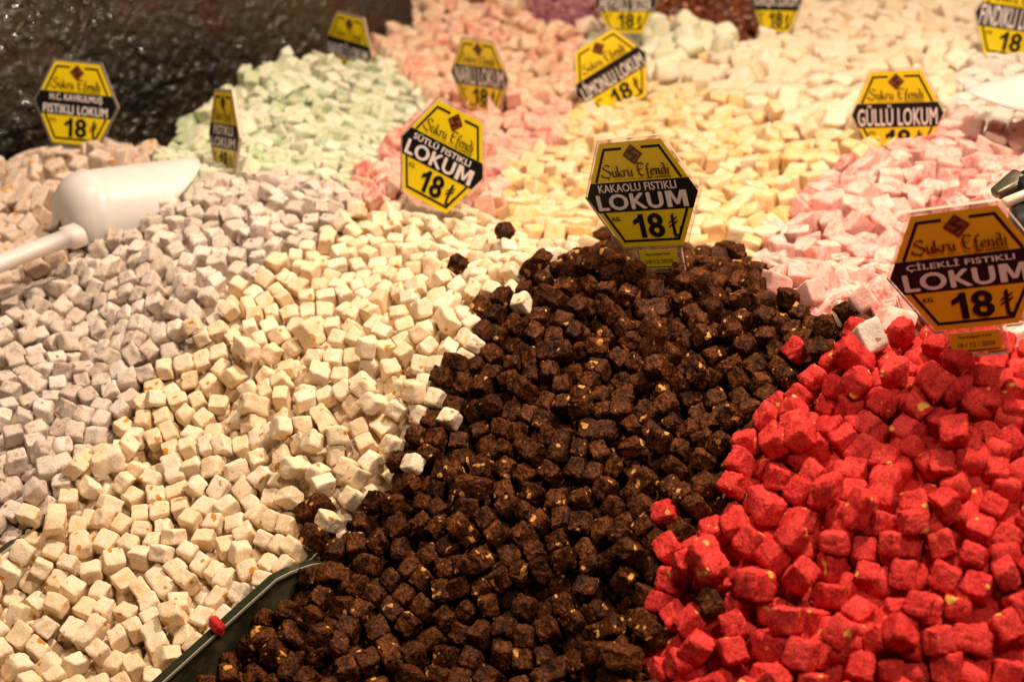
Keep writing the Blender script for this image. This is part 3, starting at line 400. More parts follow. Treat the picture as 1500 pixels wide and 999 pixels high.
59,783,137,49,102,20,4,-140,797,106,90,22,10,5,-60,805,116,89,75,12,2,-205,825,83,94,116,22,7,-170,869,117,12,20,13,10,-79,869,136,4,51,33,8,
75,880,194,100,118,45,4,-126,923,143,24,119,43,6,-38,916,172,98,1,50,5,102,913,212,80,117,40,5,-65,938,164,88,82,16,8,198,964,258,91,3,5,6,
-31,985,186,5,98,92,8,147,1002,255,10,4,97,6,102,1013,238,101,79,9,1,56,1028,229,23,5,65,2,129,1035,261,92,118,76,10,77,1049,244,28,19,23,10,
162,1051,273,1,94,75,2,-4,1097,246,6,102,67,6,195,1109,282,60,109,5,8,8,1112,250,1,52,7,9,139,1149,273,31,113,80,7,26,1151,259,90,116,7,1,
19,1168,258,79,26,116,5,55,1171,264,55,118,7,2,84,1196,269,4,110,36,0,269,982,297,51,117,5,4,226,1181,268,51,110,97,2,114,1294,235,46,113,97,1,
-107,755,102,25,58,115,10,51,744,128,111,79,90,7,-165,766,93,9,85,22,8,-139,767,100,35,82,15,2,-151,782,98,23,117,29,3,243,1007,282,25,2,20,2,
-339,1016,169,3,57,6,0,-323,871,104,30,7,80,0,-57,1113,253,40,115,38,0,-178,991,179,12,9,20,0,-258,873,117,16,23,20,0,-181,1134,229,90,20,112,0,
-221,1058,199,101,109,71,0,-234,1116,223,55,118,101,0,-258,842,105,107,44,117,1,-372,841,97,100,116,41,7,-389,931,137,111,16,76,7,-235,847,111,29,18,13,5,
-271,861,106,36,3,101,0,-368,952,146,4,41,96,0,-209,888,129,3,12,80,10,-352,886,120,68,6,113,3,-114,1031,215,11,12,21,0,-393,968,147,113,63,115,1,
-165,1010,192,18,109,27,10,-347,945,134,9,118,4,7,-146,940,161,91,13,13,3,-218,871,120,0,100,75,10,-191,894,137,108,0,56,6,-284,1022,157,68,10,96,0,
-126,971,182,0,74,15,1,-330,847,94,3,64,107,8,-255,909,125,93,22,18,1,-193,1027,195,80,10,96,10,-216,930,137,12,23,82,7,-126,1052,222,74,117,91,0,
-181,973,161,18,17,12,1,-176,908,139,0,19,15,3,-246,1102,203,48,115,83,7,-81,1028,229,33,113,79,7,-129,957,171,31,104,14,7,-223,857,113,36,20,21,4,
-344,903,122,98,3,25,3,-209,1036,180,100,112,0,0,-382,885,113,18,4,113,11,-319,934,127,39,1,8,3,-251,1015,164,105,7,55,7,-144,1009,199,0,53,94,7,
-166,1085,216,5,114,27,7,-125,1084,241,28,96,10,2,-302,869,101,117,55,9,8,-297,938,127,99,32,93,1,-351,999,154,33,105,8,5,-308,921,117,21,3,74,3,
-153,973,173,64,1,10,6,-364,1009,167,88,15,117,8,-313,854,100,5,36,81,2,-171,923,146,118,109,15,5,-375,868,104,23,49,15,1,-263,970,141,37,0,113,7,
-263,999,156,23,47,107,9,-398,918,127,1,109,60,6,8,1116,268,22,53,111,1410,-328,951,133,34,112,22,1,-115,988,186,116,50,15,4,-249,954,133,32,22,29,1,
-79,967,197,15,15,3,1311,-273,953,137,26,8,20,6,-180,948,150,30,12,81,8,-223,1237,253,115,117,49,7,-106,1018,201,98,4,104,1,-257,1084,185,91,20,29,11,
-280,833,102,26,84,15,3,-334,923,124,31,6,97,11,-104,1068,229,73,119,9,10,-95,1022,215,8,7,24,2,-280,935,133,90,14,24,3,-358,875,108,46,109,15,8,
-176,1056,205,89,4,66,3,-231,1011,164,9,1,72,6,-245,1031,175,110,16,23,1,-198,1067,201,119,118,31,1,-261,1182,230,43,5,101,4,-208,1002,162,103,5,103,5,
-325,908,115,46,100,97,9,-234,981,146,113,98,81,1,-290,874,106,114,62,101,9,-237,877,114,33,22,23,10,-98,995,197,89,41,11,2,-336,973,140,15,6,50,9,
-311,1083,191,104,4,9,2,-325,1006,155,72,10,27,6,-79,1130,256,94,101,37,4,-352,927,128,27,98,88,6,-214,1121,216,101,100,9,10,-267,1103,194,38,4,105,11,
-361,860,97,84,6,77,5,-291,985,139,99,119,4,7,-327,1038,170,18,119,88,1,-366,986,151,5,38,98,2,-373,923,128,103,9,37,6,-333,988,145,101,109,68,6,
-51,1003,218,109,59,110,1209,-247,928,127,8,2,109,8,-225,908,126,1,52,21,3,-92,1080,236,5,38,79,6,-366,939,132,112,79,33,10,-274,1035,169,34,22,6,1,
-271,907,118,116,97,77,9,-63,1025,224,28,16,17,2,-265,820,101,0,61,91,9,-297,842,98,116,6,81,9,-239,843,87,109,116,14,4,-308,1054,167,110,54,6,5,
-332,894,109,86,118,52,3,-311,1125,198,99,26,11,9,-382,923,114,46,6,112,7,-300,891,107,28,6,81,11,-243,966,140,7,98,78,10,-278,1132,203,86,108,37,4,
-294,1129,202,22,15,28,11,-316,892,109,7,24,29,6,-244,998,153,26,12,78,6,-215,1020,168,30,40,102,3,-350,846,94,98,12,23,8,-233,1222,242,75,6,110,7,
-140,1160,237,2,54,15,0,-121,1179,240,83,5,47,7,-228,890,121,3,8,80,6,-319,967,137,114,64,112,5,-339,878,103,7,21,28,11,-359,915,120,115,8,84,4,
-221,1049,184,74,11,12,1,-197,1104,209,112,115,29,2,-266,1159,219,110,112,39,5,0,1176,270,110,52,104,3,-207,912,133,18,53,7,2,-215,951,139,68,21,15,1,
-223,997,152,72,7,105,7,-317,1000,143,24,68,109,8,-66,1182,260,116,14,102,5,-340,831,93,7,34,81,6,-120,1003,194,104,100,83,10,-72,1080,244,20,46,97,4,
-258,1218,236,63,5,113,10,-260,941,130,114,7,79,11,-268,1071,177,6,112,15,2,-209,1141,223,10,74,106,10,-158,1062,205,111,115,36,2,-248,861,107,50,115,35,10,
-206,966,148,9,101,68,1,-284,1075,179,20,100,86,2,-80,1099,247,101,109,88,9,-142,1059,213,45,10,103,7,-153,1122,229,116,21,15,7,-159,988,175,18,98,0,9,
-191,1231,245,111,93,91,1,-31,1274,254,87,16,15,7,-263,1136,207,81,19,25,10,-303,1016,150,3,110,21,5,-234,920,125,36,119,110,11,-290,1155,228,99,114,92,4,
-158,1352,261,78,117,116,8,-361,829,90,94,114,45,8,-274,987,142,102,97,82,10,-201,1087,206,117,101,67,10,-185,900,123,100,112,8,7,-88,1179,254,44,8,94,3,
-296,1059,171,67,9,98,6,-154,1100,221,34,8,87,7,-311,951,130,101,36,93,9,-320,1072,175,112,57,118,5,-133,1042,207,12,71,107,4,-197,1133,215,113,105,115,7,
-281,920,118,7,38,79,7,-354,964,139,94,106,29,2,-228,1035,172,17,100,75,11,-193,957,149,93,14,81,2,-304,1074,177,96,8,96,10,-113,1116,238,112,0,49,1,
-339,1073,168,109,24,35,11,-268,1020,159,53,1,31,5,-184,1300,247,32,117,33,7,-35,1153,262,10,44,90,1,-374,907,105,13,80,36,3,-196,980,155,110,54,113,10,
-56,1081,240,86,43,111,1,-57,1143,252,3,56,13,0,-103,1276,247,32,30,11,7,-303,966,134,33,18,30,4,-224,965,141,102,18,14,8,-62,1057,237,12,114,109,1,
-109,1089,236,0,119,8,8,-293,912,114,13,102,91,1,-203,1175,228,72,116,2,3,-197,943,140,2,106,16,11,-32,1077,248,105,8,35,4,-230,945,132,90,4,98,6,
-292,1088,184,103,98,85,1,-171,1174,230,68,118,119,7,-297,999,145,118,21,31,10,-200,1212,238,21,118,49,10,-307,984,137,92,99,92,10,-282,896,112,5,37,75,10,
-204,876,111,10,118,107,2,-281,1153,215,79,19,112,11,-287,1112,194,9,60,4,8,-172,1191,237,115,3,65,1,-317,1023,155,100,98,14,9,-137,1116,233,117,21,15,10,
-127,1150,241,37,84,7,3,-170,1327,258,17,10,104,8,-258,1034,172,67,7,93,6,-138,1098,223,108,5,57,8,-77,1019,212,109,118,109,9,-146,1082,213,116,110,28,5,
-154,1029,196,109,64,99,1,-276,1088,186,111,43,91,4,-190,919,134,26,99,80,9,-49,1170,256,68,0,99,7,-146,1005,183,119,113,97,1,-139,1266,247,30,1,79,10,
-394,910,105,22,64,116,2,-253,985,143,29,22,18,5,-388,959,127,87,7,86,5,-177,1037,193,99,0,66,9,-78,1067,233,117,14,84,2,-127,1018,201,97,109,92,4,
-94,1119,243,36,3,94,3,-92,1163,249,21,8,57,2,-101,1137,245,116,59,2,3,-121,1331,249,116,6,66,6,-258,892,116,32,5,93,10,-155,1192,238,102,26,19,1,
-211,1194,234,93,82,7,4,-237,1063,182,21,7,48,6,-4,1263,256,68,4,5,10,-103,1180,248,84,48,118,11,-236,1172,227,101,82,22,4,-267,925,125,9,113,13,9,
-256,1055,171,96,9,93,3,-172,1105,220,35,16,86,11,-325,1055,169,102,92,77,10,-135,986,181,115,105,82,9,-142,1325,249,94,6,78,5,-191,1015,173,82,49,118,5,
-277,881,110,2,114,10,9,-305,825,92,33,117,6,9,-183,933,142,87,108,18,10,-285,970,132,38,117,1,11,-190,1193,235,114,2,61,9,-136,953,150,4,109,8,1,
-245,1188,230,3,113,40,6,-14,1190,263,55,1,26,3,-372,971,147,3,69,92,8,-191,992,163,9,79,13,2,-290,951,131,4,0,114,11,-280,1005,145,113,56,4,6,
-220,1159,223,101,81,27,8,-168,1252,242,30,2,65,6,-161,1045,197,34,110,7,8,-213,1084,198,11,4,97,6,-162,1155,226,36,4,89,4,-237,1155,222,27,84,9,6,
-220,1179,226,97,115,4,5,-275,1056,170,28,11,81,11,-201,1283,246,91,116,25,7,-291,1044,163,12,102,85,4,-216,1102,202,115,15,66,10,-187,1176,229,32,9,91,2,
-325,1090,182,39,118,16,9,-122,1131,238,2,7,78,6,-17,1145,265,9,119,106,1,-323,823,91,116,118,38,7,-214,984,147,69,7,104,9,-123,1084,217,105,37,8,0,
-99,1197,255,6,78,26,10,-212,1224,241,5,21,24,8,-319,1109,186,101,99,81,11,-137,1348,251,46,5,8,1,-387,853,102,23,4,74,11,-122,1276,248,30,113,99,11,
-148,1247,243,25,4,67,11,-53,1327,250,99,5,34,0,-99,1063,215,14,7,16,1,-159,1318,249,118,70,108,4,-287,820,96,42,22,24,6,-259,1119,200,62,112,17,4,
-342,1005,141,63,105,8,0,-230,1092,194,10,105,51,6,-243,1210,231,14,36,92,8,-229,1197,229,21,99,80,5,-72,1224,252,0,71,10,5,-179,1209,241,0,16,85,11,
-176,1021,184,11,74,97,9,-67,1166,249,20,51,1,3,-94,1101,237,22,7,65,2,-251,1150,215,18,99,83,9,-69,1306,251,26,79,12,2,-91,1040,224,5,42,25,11,
-129,1209,242,2,24,11,5,-98,988,175,41,2,106,8,-169,1286,241,1,95,100,5,-158,1269,245,29,57,119,8,-193,886,115,70,1,104,1,-40,1094,244,8,48,15,8,
-99,1344,245,93,34,103,2,-62,1262,249,108,88,89,4,-363,1029,160,12,97,93,7,-47,1307,249,5,1,64,1,-195,1053,188,15,8,91,8,-102,1319,247,7,109,111,10,
-133,1291,247,0,0,11,3,-119,1352,249,66,0,7,8,-130,1009,178,88,112,34,10,-34,1112,248,119,112,11,9,-172,1231,240,14,115,56,4,-141,1135,233,88,17,8,6,
-128,1247,244,95,119,1,3,-300,1101,186,37,5,99,9,-140,1228,240,34,118,116,9,12,1189,273,43,82,118,1,-181,1079,198,83,110,99,0,-74,1118,236,112,85,9,0,
-78,1244,250,118,117,116,5,-227,856,91,23,9,74,8,32,1263,255,7,14,84,10,-31,1190,260,31,0,26,11,-72,1045,227,72,117,111,2,-236,1120,200,34,35,18,0,
-227,1139,218,9,79,29,6,-47,1258,249,119,59,107,7,-42,1074,236,16,111,93,0,-145,1207,238,18,86,21,6,-153,1290,245,60,118,101,8,-126,1369,251,77,9,99,1,
-163,1210,239,32,87,23,10,-202,1246,243,18,92,98,9,-43,1127,250,22,36,2,11,-123,1228,245,86,118,26,9,-117,1304,244,3,26,61,3,-185,1319,247,116,119,67,7,
-394,869,107,66,115,15,10,-137,1190,238,88,118,13,11,-61,1291,246,26,32,99,7,-112,1249,243,1,58,31,1,-356,873,84,36,6,109,8,-76,1327,250,108,70,115,1,
-210,1263,244,2,2,1,5,-242,909,107,8,1,105,9,-34,1248,252,4,67,17,9,-260,836,88,91,14,30,6,-45,1381,243,61,1,110,6,-111,1213,248,35,117,105,8,
-142,1051,190,114,79,14,2,-94,1240,246,113,83,95,11,-184,1250,243,6,87,29,3,-28,1372,240,110,8,106,7,-349,1040,163,20,73,104,8,-219,1209,234,93,23,14,9,
-164,1305,243,31,117,16,11,-196,1158,223,119,110,23,6,-116,1195,244,83,2,48,9,-96,1297,247,84,117,47,6,-164,937,135,112,108,26,9,-84,1352,246,116,1,3,9,
-193,1266,242,26,94,102,2,-91,1261,244,92,119,95,4,-72,1273,249,1,112,76,10,9,1282,249,25,94,99,3,-222,872,101,1,110,16,1,-28,1174,260,22,2,27,9,
-43,1353,246,95,115,67,1,-307,1061,151,9,3,110,8,-84,1285,246,11,87,35,8,-151,1171,233,100,84,4,8,-246,1107,183,25,1,113,3,-121,1389,246,4,25,85,1,
-116,992,171,4,101,80,11,-155,1227,237,25,58,116,11,-349,983,132,31,109,24,10,-167,1002,158,112,55,115,7,-324,1052,150,92,103,93,2,34,1193,277,93,97,39,6,
-26,1319,247,95,5,48,8,-50,1277,248,89,2,43,8,-56,1369,244,6,0,52,4,-22,1207,260,11,115,96,9,-175,1101,202,3,15,87,4,-408,904,120,11,41,96,11,
-159,1018,172,97,10,105,5,-62,1206,255,107,9,100,6,-291,859,86,116,56,6,6,1,1161,258,39,4,108,8,-254,1182,211,4,6,97,0,-74,1369,243,1,64,20,9,
-19,1243,253,54,1,18,4,-13,1227,258,119,53,103,2,-309,920,100,31,21,37,2,-63,1349,245,92,3,34,10,-206,939,124,111,47,114,4,-405,886,114,7,20,33,7,
-116,974,162,113,52,5,9,-95,1368,244,1,65,16,2,-39,1331,245,12,106,23,4,-365,992,135,15,24,41,10,57,1241,259,48,9,10,11,-258,859,89,101,94,80,10,
-273,859,88,118,117,32,9,-82,1016,195,27,11,17,7,-101,1392,240,100,95,11,11,-136,1037,187,23,78,14,2,-339,868,81,114,117,48,10,-290,1155,196,13,100,85,11,
-143,1303,245,30,119,41,4,-65,1387,241,93,119,51,11,-57,1236,249,59,1,6,3,-178,1155,225,98,13,93,1,-56,1400,240,34,93,17,3,44,1280,250,57,4,20,3,
-89,1314,236,91,47,5,0,-32,1227,252,23,82,106,9,-108,1376,243,31,115,76,4,-67,1411,238,2,63,21,4,57,1268,253,22,109,97,8,-2,1214,262,83,0,11,10,
-235,1056,166,101,114,67,3,-148,969,153,8,20,17,7,-191,1106,196,19,81,9,2,-115,1405,243,105,80,97,3,-21,1295,249,98,116,13,11,-17,1360,237,66,7,16,1,
-301,1040,145,25,10,29,1,-180,1123,204,82,117,28,7,-340,886,90,99,1,117,0,-340,964,123,104,112,13,5,-340,1057,153,2,69,91,1,-419,943,123,25,118,57,0,
-124,1103,233,15,81,16,2,-184,969,139,21,19,14,1,-79,1395,237,2,1,51,4,19,1245,257,96,110,75,3,-93,1404,237,94,1,51,2,-264,1201,223,77,11,21,5,
-81,1414,235,113,85,88,2,-184,1071,184,4,18,82,8,-243,944,115,115,58,116,5,-159,983,156,47,117,40,3,-414,922,135,70,10,0,7,-116,1065,206,116,45,6,5,
-85,1082,220,95,82,19,2,-157,1350,240,108,112,117,7,-244,1137,210,15,98,87,10,-238,1087,181,81,108,4,9,8,1320,242,80,96,20,8,-215,889,108,118,112,18,7,
-357,900,104,13,80,35,0,-365,922,108,23,114,52,3,-367,887,95,116,104,46,3,-81,1147,247,81,89,110,5,-39,1290,248,70,24,109,2,12,1265,250,2,96,32,2,
-168,919,127,84,20,5,11,19,1217,265,113,2,12,5,-309,856,84,26,55,8,7,-103,1156,230,87,0,37,7,-277,842,86,94,4,89,7,-55,1100,230,3,85,22,2,
-329,920,104,1,9,100,7,-250,924,110,91,3,15,1,-197,1018,157,46,11,20,3,-2,1241,254,97,117,78,10,-302,906,95,108,37,84,2,-361,1014,139,85,1,71,8,
-254,1091,172,6,9,99,9,-118,1025,185,97,116,118,9,-84,1212,241,0,110,61,9,18,1302,242,118,111,88,10,-17,1335,243,119,8,16,8,-297,876,87,35,118,1,1,
-78,1060,215,18,5,50,8,-384,819,91,72,99,100,7,8,1204,268,2,53,101,8,-274,1127,182,85,113,37,6,8,1229,259,91,7,44,8,-316,1038,144,6,46,36,4,
-293,1125,184,24,9,35,3,-348,953,119,66,114,14,5,36,1211,270,11,82,90,10,-242,871,93,115,55,5,6,-209,1065,180,8,110,109,6,-132,994,166,100,116,114,3,
-298,938,107,12,40,88,10,-323,1006,129,112,54,17,6,-85,1382,239,24,94,27,11,-299,1076,161,112,114,41,7,-169,1140,207,35,4,81,2,-43,1210,255,97,58,7,2,
-308,1022,134,30,23,33,5,-54,1429,231,28,12,26,9,-228,1260,244,99,25,37,5,-101,1051,205,40,13,99,8,-204,904,115,67,5,100,7,-204,1038,160,64,102,11,8,
-337,938,112,80,96,95,7,34,1299,242,59,3,117,4,45,1226,263,96,23,86,2,-318,840,78,5,1,103,11,-307,951,112,85,4,77,7,-149,1000,166,5,56,113,1,
-247,1041,156,7,23,39,6,-92,1036,197,111,67,97,3,-276,875,91,103,25,16,3,-11,1315,248,95,111,76,6,-327,854,78,98,25,21,5,-336,1033,149,20,39,91,0,
-115,1043,194,111,64,105,2,42,1248,255,78,20,97,4,-150,1068,192,70,3,100,1,-389,890,96,86,114,45,3,-319,936,110,24,23,39,6,1,1299,245,12,24,41,10,
-170,1062,187,12,2,48,7,-380,840,83,90,71,4,9,-214,1120,192,107,55,1,4,-156,1363,252,69,16,96,2,-109,1006,180,117,41,81,5,-102,1021,188,39,119,113,11,
-11,1280,242,114,81,43,0,26,1283,244,3,94,26,11,-262,910,104,2,37,77,4,-73,1034,205,48,0,108,5,-177,1050,177,26,102,21,10,-264,1109,179,111,59,116,11,
-274,1156,200,112,7,36,9,-182,1278,227,5,24,17,3,-377,973,131,10,99,98,10,-245,1077,166,102,6,97,1,-319,906,96,1,98,95,9,-278,942,112,50,0,1,6,
-326,955,113,89,115,49,3,-280,1109,176,95,82,25,9,-79,1194,243,114,105,1,0,-328,984,128,6,81,104,9,-348,1022,140,26,22,37,4,-108,1171,227,92,5,67,6,
-318,871,87,3,7,90,5,-253,892,100,35,115,3,2,-228,943,115,86,115,26,4,-186,1039,168,102,2,48,11,-244,1139,193,40,22,19,8,-253,1151,198,103,21,23,10,
-175,1329,232,28,3,73,3,-349,824,77,105,39,89,0,-228,1072,192,39,111,107,8,-158,954,143,116,50,13,6,-202,1004,145,83,12,21,11,-133,1106,210,10,119,109,2,
-369,858,82,93,114,53,3,-380,874,88,20,22,40,11,-263,1009,133,113,6,63,10,-183,1002,152,113,110,26,3,-264,1077,163,4,9,94,3,-326,1092,161,33,23,19,6,
-287,1091,168,23,56,2,11,-224,1133,198,53,12,97,4,-261,875,93,110,37,80,4,-193,922,118,96,1,109,3,-262,976,124,78,23,22,3,-226,1041,156,67,119,117,1,
-318,1075,157,113,116,42,5,-164,1084,197,114,98,101,3,-69,1085,225,113,56,119,5,-90,1102,222,26,54,119,6,-308,1122,177,105,20,22,10,-113,1136,226,114,118,39,8,
-79,1142,232,119,1,36,0,-122,1156,225,24,2,39,10,-242,1163,203,103,21,23,5,-7,1187,248,28,115,114,2,-39,1191,242,55,0,23,0,-205,1210,220,91,115,20,9,
-107,1283,231,0,60,96,0,-135,1334,235,4,21,10,4,-425,944,140,93,115,23,8,-427,904,127,37,15,39,3,-289,793,88,117,94,75,1,-283,744,67,113,18,106,3,
-460,860,108,17,3,48,1,-485,871,108,2,104,18,4,-484,904,123,39,23,24,4,-320,805,89,27,3,63,10,-447,874,114,118,43,84,2,-448,893,117,19,10,17,3,
-450,900,130,105,116,68,4,-464,902,111,98,117,114,7,-305,761,77,78,6,39,1,-279,806,92,101,36,87,1,-295,723,63,11,51,95,7,-323,778,87,5,15,84,2,
-429,877,112,12,5,119,10,-440,926,131,106,49,94,2,-422,891,117,99,19,36,9,-325,767,77,6,105,24,5,-439,857,105,0,113,28,6,-454,921,118,115,64,105,0,
-306,787,80,3,101,44,3,-322,758,64,105,4,119,7,-337,803,86,13,27,15,7,-413,870,106,9,2,1,9,-406,854,100,40,1,0,9,-298,780,67,49,119,13,6,
-498,888,123,14,86,33,0,-266,822,83,15,0,58,2,-475,886,101,104,97,91,5,-481,938,117,14,98,81,2,-246,743,78,108,40,103,1,-278,807,74,95,115,15,2,
-264,753,72,19,41,103,3,-346,770,80,87,117,51,3,-299,810,91,118,118,38,2,-423,852,102,40,2,119,6,-256,780,73,16,79,112,5,-478,923,113,117,55,5,6,
-272,778,68,0,113,10,11,-242,784,84,16,76,119,9,-321,733,56,32,115,110,6,-329,732,71,38,115,5,4,-340,783,83,30,3,80,11,-397,834,100,4,81,33,0,
-356,800,84,20,101,40,11,-308,746,52,7,118,110,10,-487,900,105,93,116,14,1,-372,814,82,113,8,80,9,-431,923,121,40,105,100,1,-248,800,77,116,60,105,5,
-276,737,54,93,11,51,11,-288,795,71,33,27,18,11,-283,767,61,1,11,90,11,-266,721,60,84,2,23,2,-435,908,110,25,112,48,4,-247,727,69,60,11,118,4,
-303,760,57,102,15,2,2,-350,773,64,6,33,102,7,-329,786,68,116,56,5,0,-291,1058,152,86,12,77,2,-322,712,59,116,59,0,5,-497,915,125,65,114,10,5,
-439,871,95,32,20,28,8,-419,876,92,37,2,118,6,-133,973,160,102,19,107,9,-286,757,48,17,10,92,7,-265,760,57,40,101,104,8,-319,805,73,107,86,16,3,
-375,823,70,116,10,87,6,-282,890,92,117,56,3,8,-235,894,103,67,1,105,4,-413,920,114,69,5,118,10,-374,942,116,13,39,97,11,-368,957,123,46,100,97,7,
-154,1138,214,35,13,82,2,-192,1297,230,59,3,103,0,31,1235,259,114,114,109,5,-249,755,66,90,8,116,6,-342,747,60,4,25,48,5,-302,808,74,9,93,85,3,
-285,826,79,117,66,88,4,-428,891,101,21,118,63,3,-228,926,112,99,84,18,8,-213,925,115,96,117,118,5,-272,958,119,92,110,86,3,-176,951,133,19,59,109,10,
-281,977,120,13,38,85,11,-224,977,126,118,7,80,11,-166,969,146,26,11,68,8,-269,991,126,116,65,95,1,-271,1060,154,111,59,116,4,-155,1049,183,113,101,75,8,
-127,1055,198,22,47,10,9,-279,1076,162,36,100,87,9,-103,1081,217,112,73,99,4,-73,1102,228,115,117,31,10,-258,1127,186,83,115,38,8,-196,1124,199,37,113,84,5,
-54,1136,235,61,115,116,8,-99,1191,233,87,76,4,9,-98,1262,229,2,2,74,4,-291,737,49,95,102,46,4,-166,1338,248,102,68,105,8,-436,784,78,0,1,108,9,
-437,803,77,104,29,46,8,-410,823,75,115,118,65,1,-307,824,76,33,117,4,0,-465,827,84,3,116,22,5,-417,841,81,113,117,54,11,-467,851,94,115,109,90,7,
-389,858,86,98,22,36,4,-457,873,97,73,0,115,6,-448,887,103,107,58,3,6,-424,763,91,6,48,19,5,-395,766,85,63,7,15,5,-409,776,89,117,3,15,10,
-364,782,81,119,0,106,6,-453,793,94,89,0,97,7,-399,786,85,35,3,15,5,-378,790,83,31,118,46,5,-437,801,92,1,1,6,3,-416,802,88,2,63,109,10,
-391,801,86,95,80,102,5,-443,819,96,88,110,91,10,-427,822,91,7,37,96,5,-409,820,92,113,84,42,4,-449,840,100,114,7,89,6,-432,839,96,95,20,33,9,
-413,835,97,117,22,32,4,-459,1429,239,28,43,4,9,-477,1307,218,89,50,6,2,-462,1317,222,116,59,96,9,-492,1441,235,70,101,6,3,-451,1364,217,82,117,49,8,
-476,1558,239,89,119,54,9,-420,1393,232,96,117,115,9,-521,1531,237,119,56,18,4,-406,1455,248,16,0,107,5,-444,1545,241,8,16,90,3,-543,1536,229,17,12,92,0,
-503,1328,208,23,119,55,6,-493,1530,238,60,118,21,0,-527,1389,210,29,1,45,1,-518,1414,215,76,112,16,1,-442,1381,223,38,117,112,6,-507,1428,222,97,77,8,2,
-492,1306,203,1,116,7,9,-418,1430,239,94,114,116,1,-401,1406,239,84,3,49,9,-451,1469,235,52,119,84,6,-466,1376,219,95,112,13,11,-559,1513,227,11,81,14,8,
-563,1473,221,45,86,8,9,-445,1491,243,118,79,21,7,-488,1408,216,37,117,103,3,-470,1411,225,37,0,103,4,-473,1489,233,65,28,4,1,-503,1390,212,42,86,11,1,
-424,1589,239,42,117,3,5,-520,1585,234,33,0,83,2,-503,1354,212,118,2,76,3,-488,1585,241,118,117,80,2,-532,1453,218,65,116,118,5,-538,1431,212,118,116,20,9,
-541,1471,221,16,22,15,8,-559,1600,229,64,118,89,9,-502,1510,233,117,60,115,7,-389,1448,245,63,119,107,11,-423,1374,224,68,1,84,4,-480,1431,226,27,113,44,6,
-558,1567,228,115,63,94,5,-512,1488,229,2,6,86,10,-422,1540,242,36,117,95,6,-511,1299,204,30,2,37,4,-514,1451,222,116,66,90,9,-487,1345,211,7,22,20,3,
-539,1490,225,114,37,79,6,-417,1473,245,34,87,16,1,-540,1597,231,91,57,0,11,-491,1373,214,119,117,17,3,-384,1420,243,85,115,22,2,-525,1358,206,20,35,100,8,
-516,1469,226,65,116,118,8,-415,1504,241,89,3,14,11,-425,1413,234,24,4,56,3,-578,1567,224,61,117,6,6,-458,1394,223,95,119,107,7,-471,1453,235,1,12,48,9,
-560,1492,223,115,117,24,0,-474,1359,213,20,77,23,2,-427,1518,242,114,119,101,11,-460,1551,236,0,32,24,2,-448,1410,227,117,117,22,7,-593,1555,220,95,86,1,11,
-437,1397,227,113,23,15,7,-537,1407,209,115,61,105,4,-401,1386,232,50,115,25,6,-503,1276,201,91,93,30,5,-443,1450,231,26,68,6,7,-432,1482,238,30,119,20,7,
-583,1591,223,21,24,115,0,-566,1541,225,31,55,119,3,-476,1509,233,119,2,60,10,-503,1564,233,109,66,10,7,-490,1469,230,114,111,64,4,-486,1638,224,92,11,23,1,
-569,1454,220,101,118,22,10,-458,1510,236,112,86,9,6,-467,1589,234,111,22,83,1,-533,1336,206,104,79,96,8,-441,1432,231,92,73,6,7,-514,1374,207,9,96,70,7,
-506,1614,228,98,109,38,7,-456,1610,229,98,119,60,3,-521,1314,203,113,88,105,3,-425,1450,237,5,19,8,11,-452,1572,236,3,119,61,0,-556,1439,210,93,24,19,11,
-553,1417,209,90,3,77,6,-478,1618,230,82,112,93,11,-605,1586,217,3,2,64,10,-553,1636,218,7,41,106,5,-528,1558,232,89,117,11,7,-491,1490,229,57,117,27,7,
-581,1614,220,114,53,93,1,-460,1315,206,113,26,4,5,-535,1523,216,91,7,92,2,-615,1608,213,24,101,116,2,-463,1337,209,65,2,94,4,-404,1526,238,54,0,12,10,
-427,1610,228,10,109,72,0,-477,1655,216,26,95,28,5,-433,1561,238,31,10,20,0,-446,1590,231,114,3,1,3,-588,1515,217,26,53,3,4,-543,1376,203,91,119,8,0,
-440,1624,225,8,5,54,0,-482,1327,208,35,5,104,11,-555,1397,205,92,1,111,4,-466,1632,220,12,20,87,7,-492,1447,211,116,84,38,3,-412,1469,224,28,87,17,3,
-472,1450,211,114,2,60,4,-507,1548,220,24,27,27,3,-419,1567,222,94,100,15,5,-563,1376,214,86,72,3,6,-634,1291,188,16,5,68,8,-646,1404,200,32,119,12,9,
-525,1283,208,92,4,48,6,-686,1435,195,100,47,119,9,-558,1261,204,105,78,4,8,-585,1436,215,107,108,93,0,-653,1499,209,118,116,26,8,-602,1331,199,13,86,32,4,
-671,1454,204,63,2,111,9,-741,1499,180,119,4,58,9,-546,1283,206,118,59,94,4,-641,1313,193,16,117,95,2,-657,1371,198,78,11,13,5,-592,1283,198,93,118,100,3,
-688,1379,187,18,56,3,6,-620,1408,206,114,12,5,1,-555,1323,204,94,1,95,1,-650,1576,209,85,83,115,6,-578,1296,201,34,118,100,0,-652,1329,194,0,0,7,0,
-597,1417,206,109,54,8,4,-691,1482,203,117,80,111,3,-649,1527,213,90,117,36,5,-673,1332,179,90,17,21,10,-629,1333,193,25,118,30,0,-617,1350,199,16,86,7,1,
-713,1365,169,36,88,117,11,-593,1472,215,34,2,83,9,-630,1502,209,114,68,90,3,-741,1598,184,118,3,80,4,-605,1300,199,30,81,13,11,-555,1302,203,119,1,64,1,
-560,1341,206,115,99,71,10,-645,1349,193,0,116,7,5,-603,1368,198,61,116,1,0,-722,1406,172,63,118,0,7,-642,1450,202,62,117,117,1,-609,1507,212,77,27,17,0,
-615,1560,219,19,94,44,6,-580,1337,199,61,117,112,11,-608,1387,199,87,117,33,10,-574,1420,207,105,94,92,11,-651,1429,200,114,0,31,8,-656,1475,203,119,67,27,11,
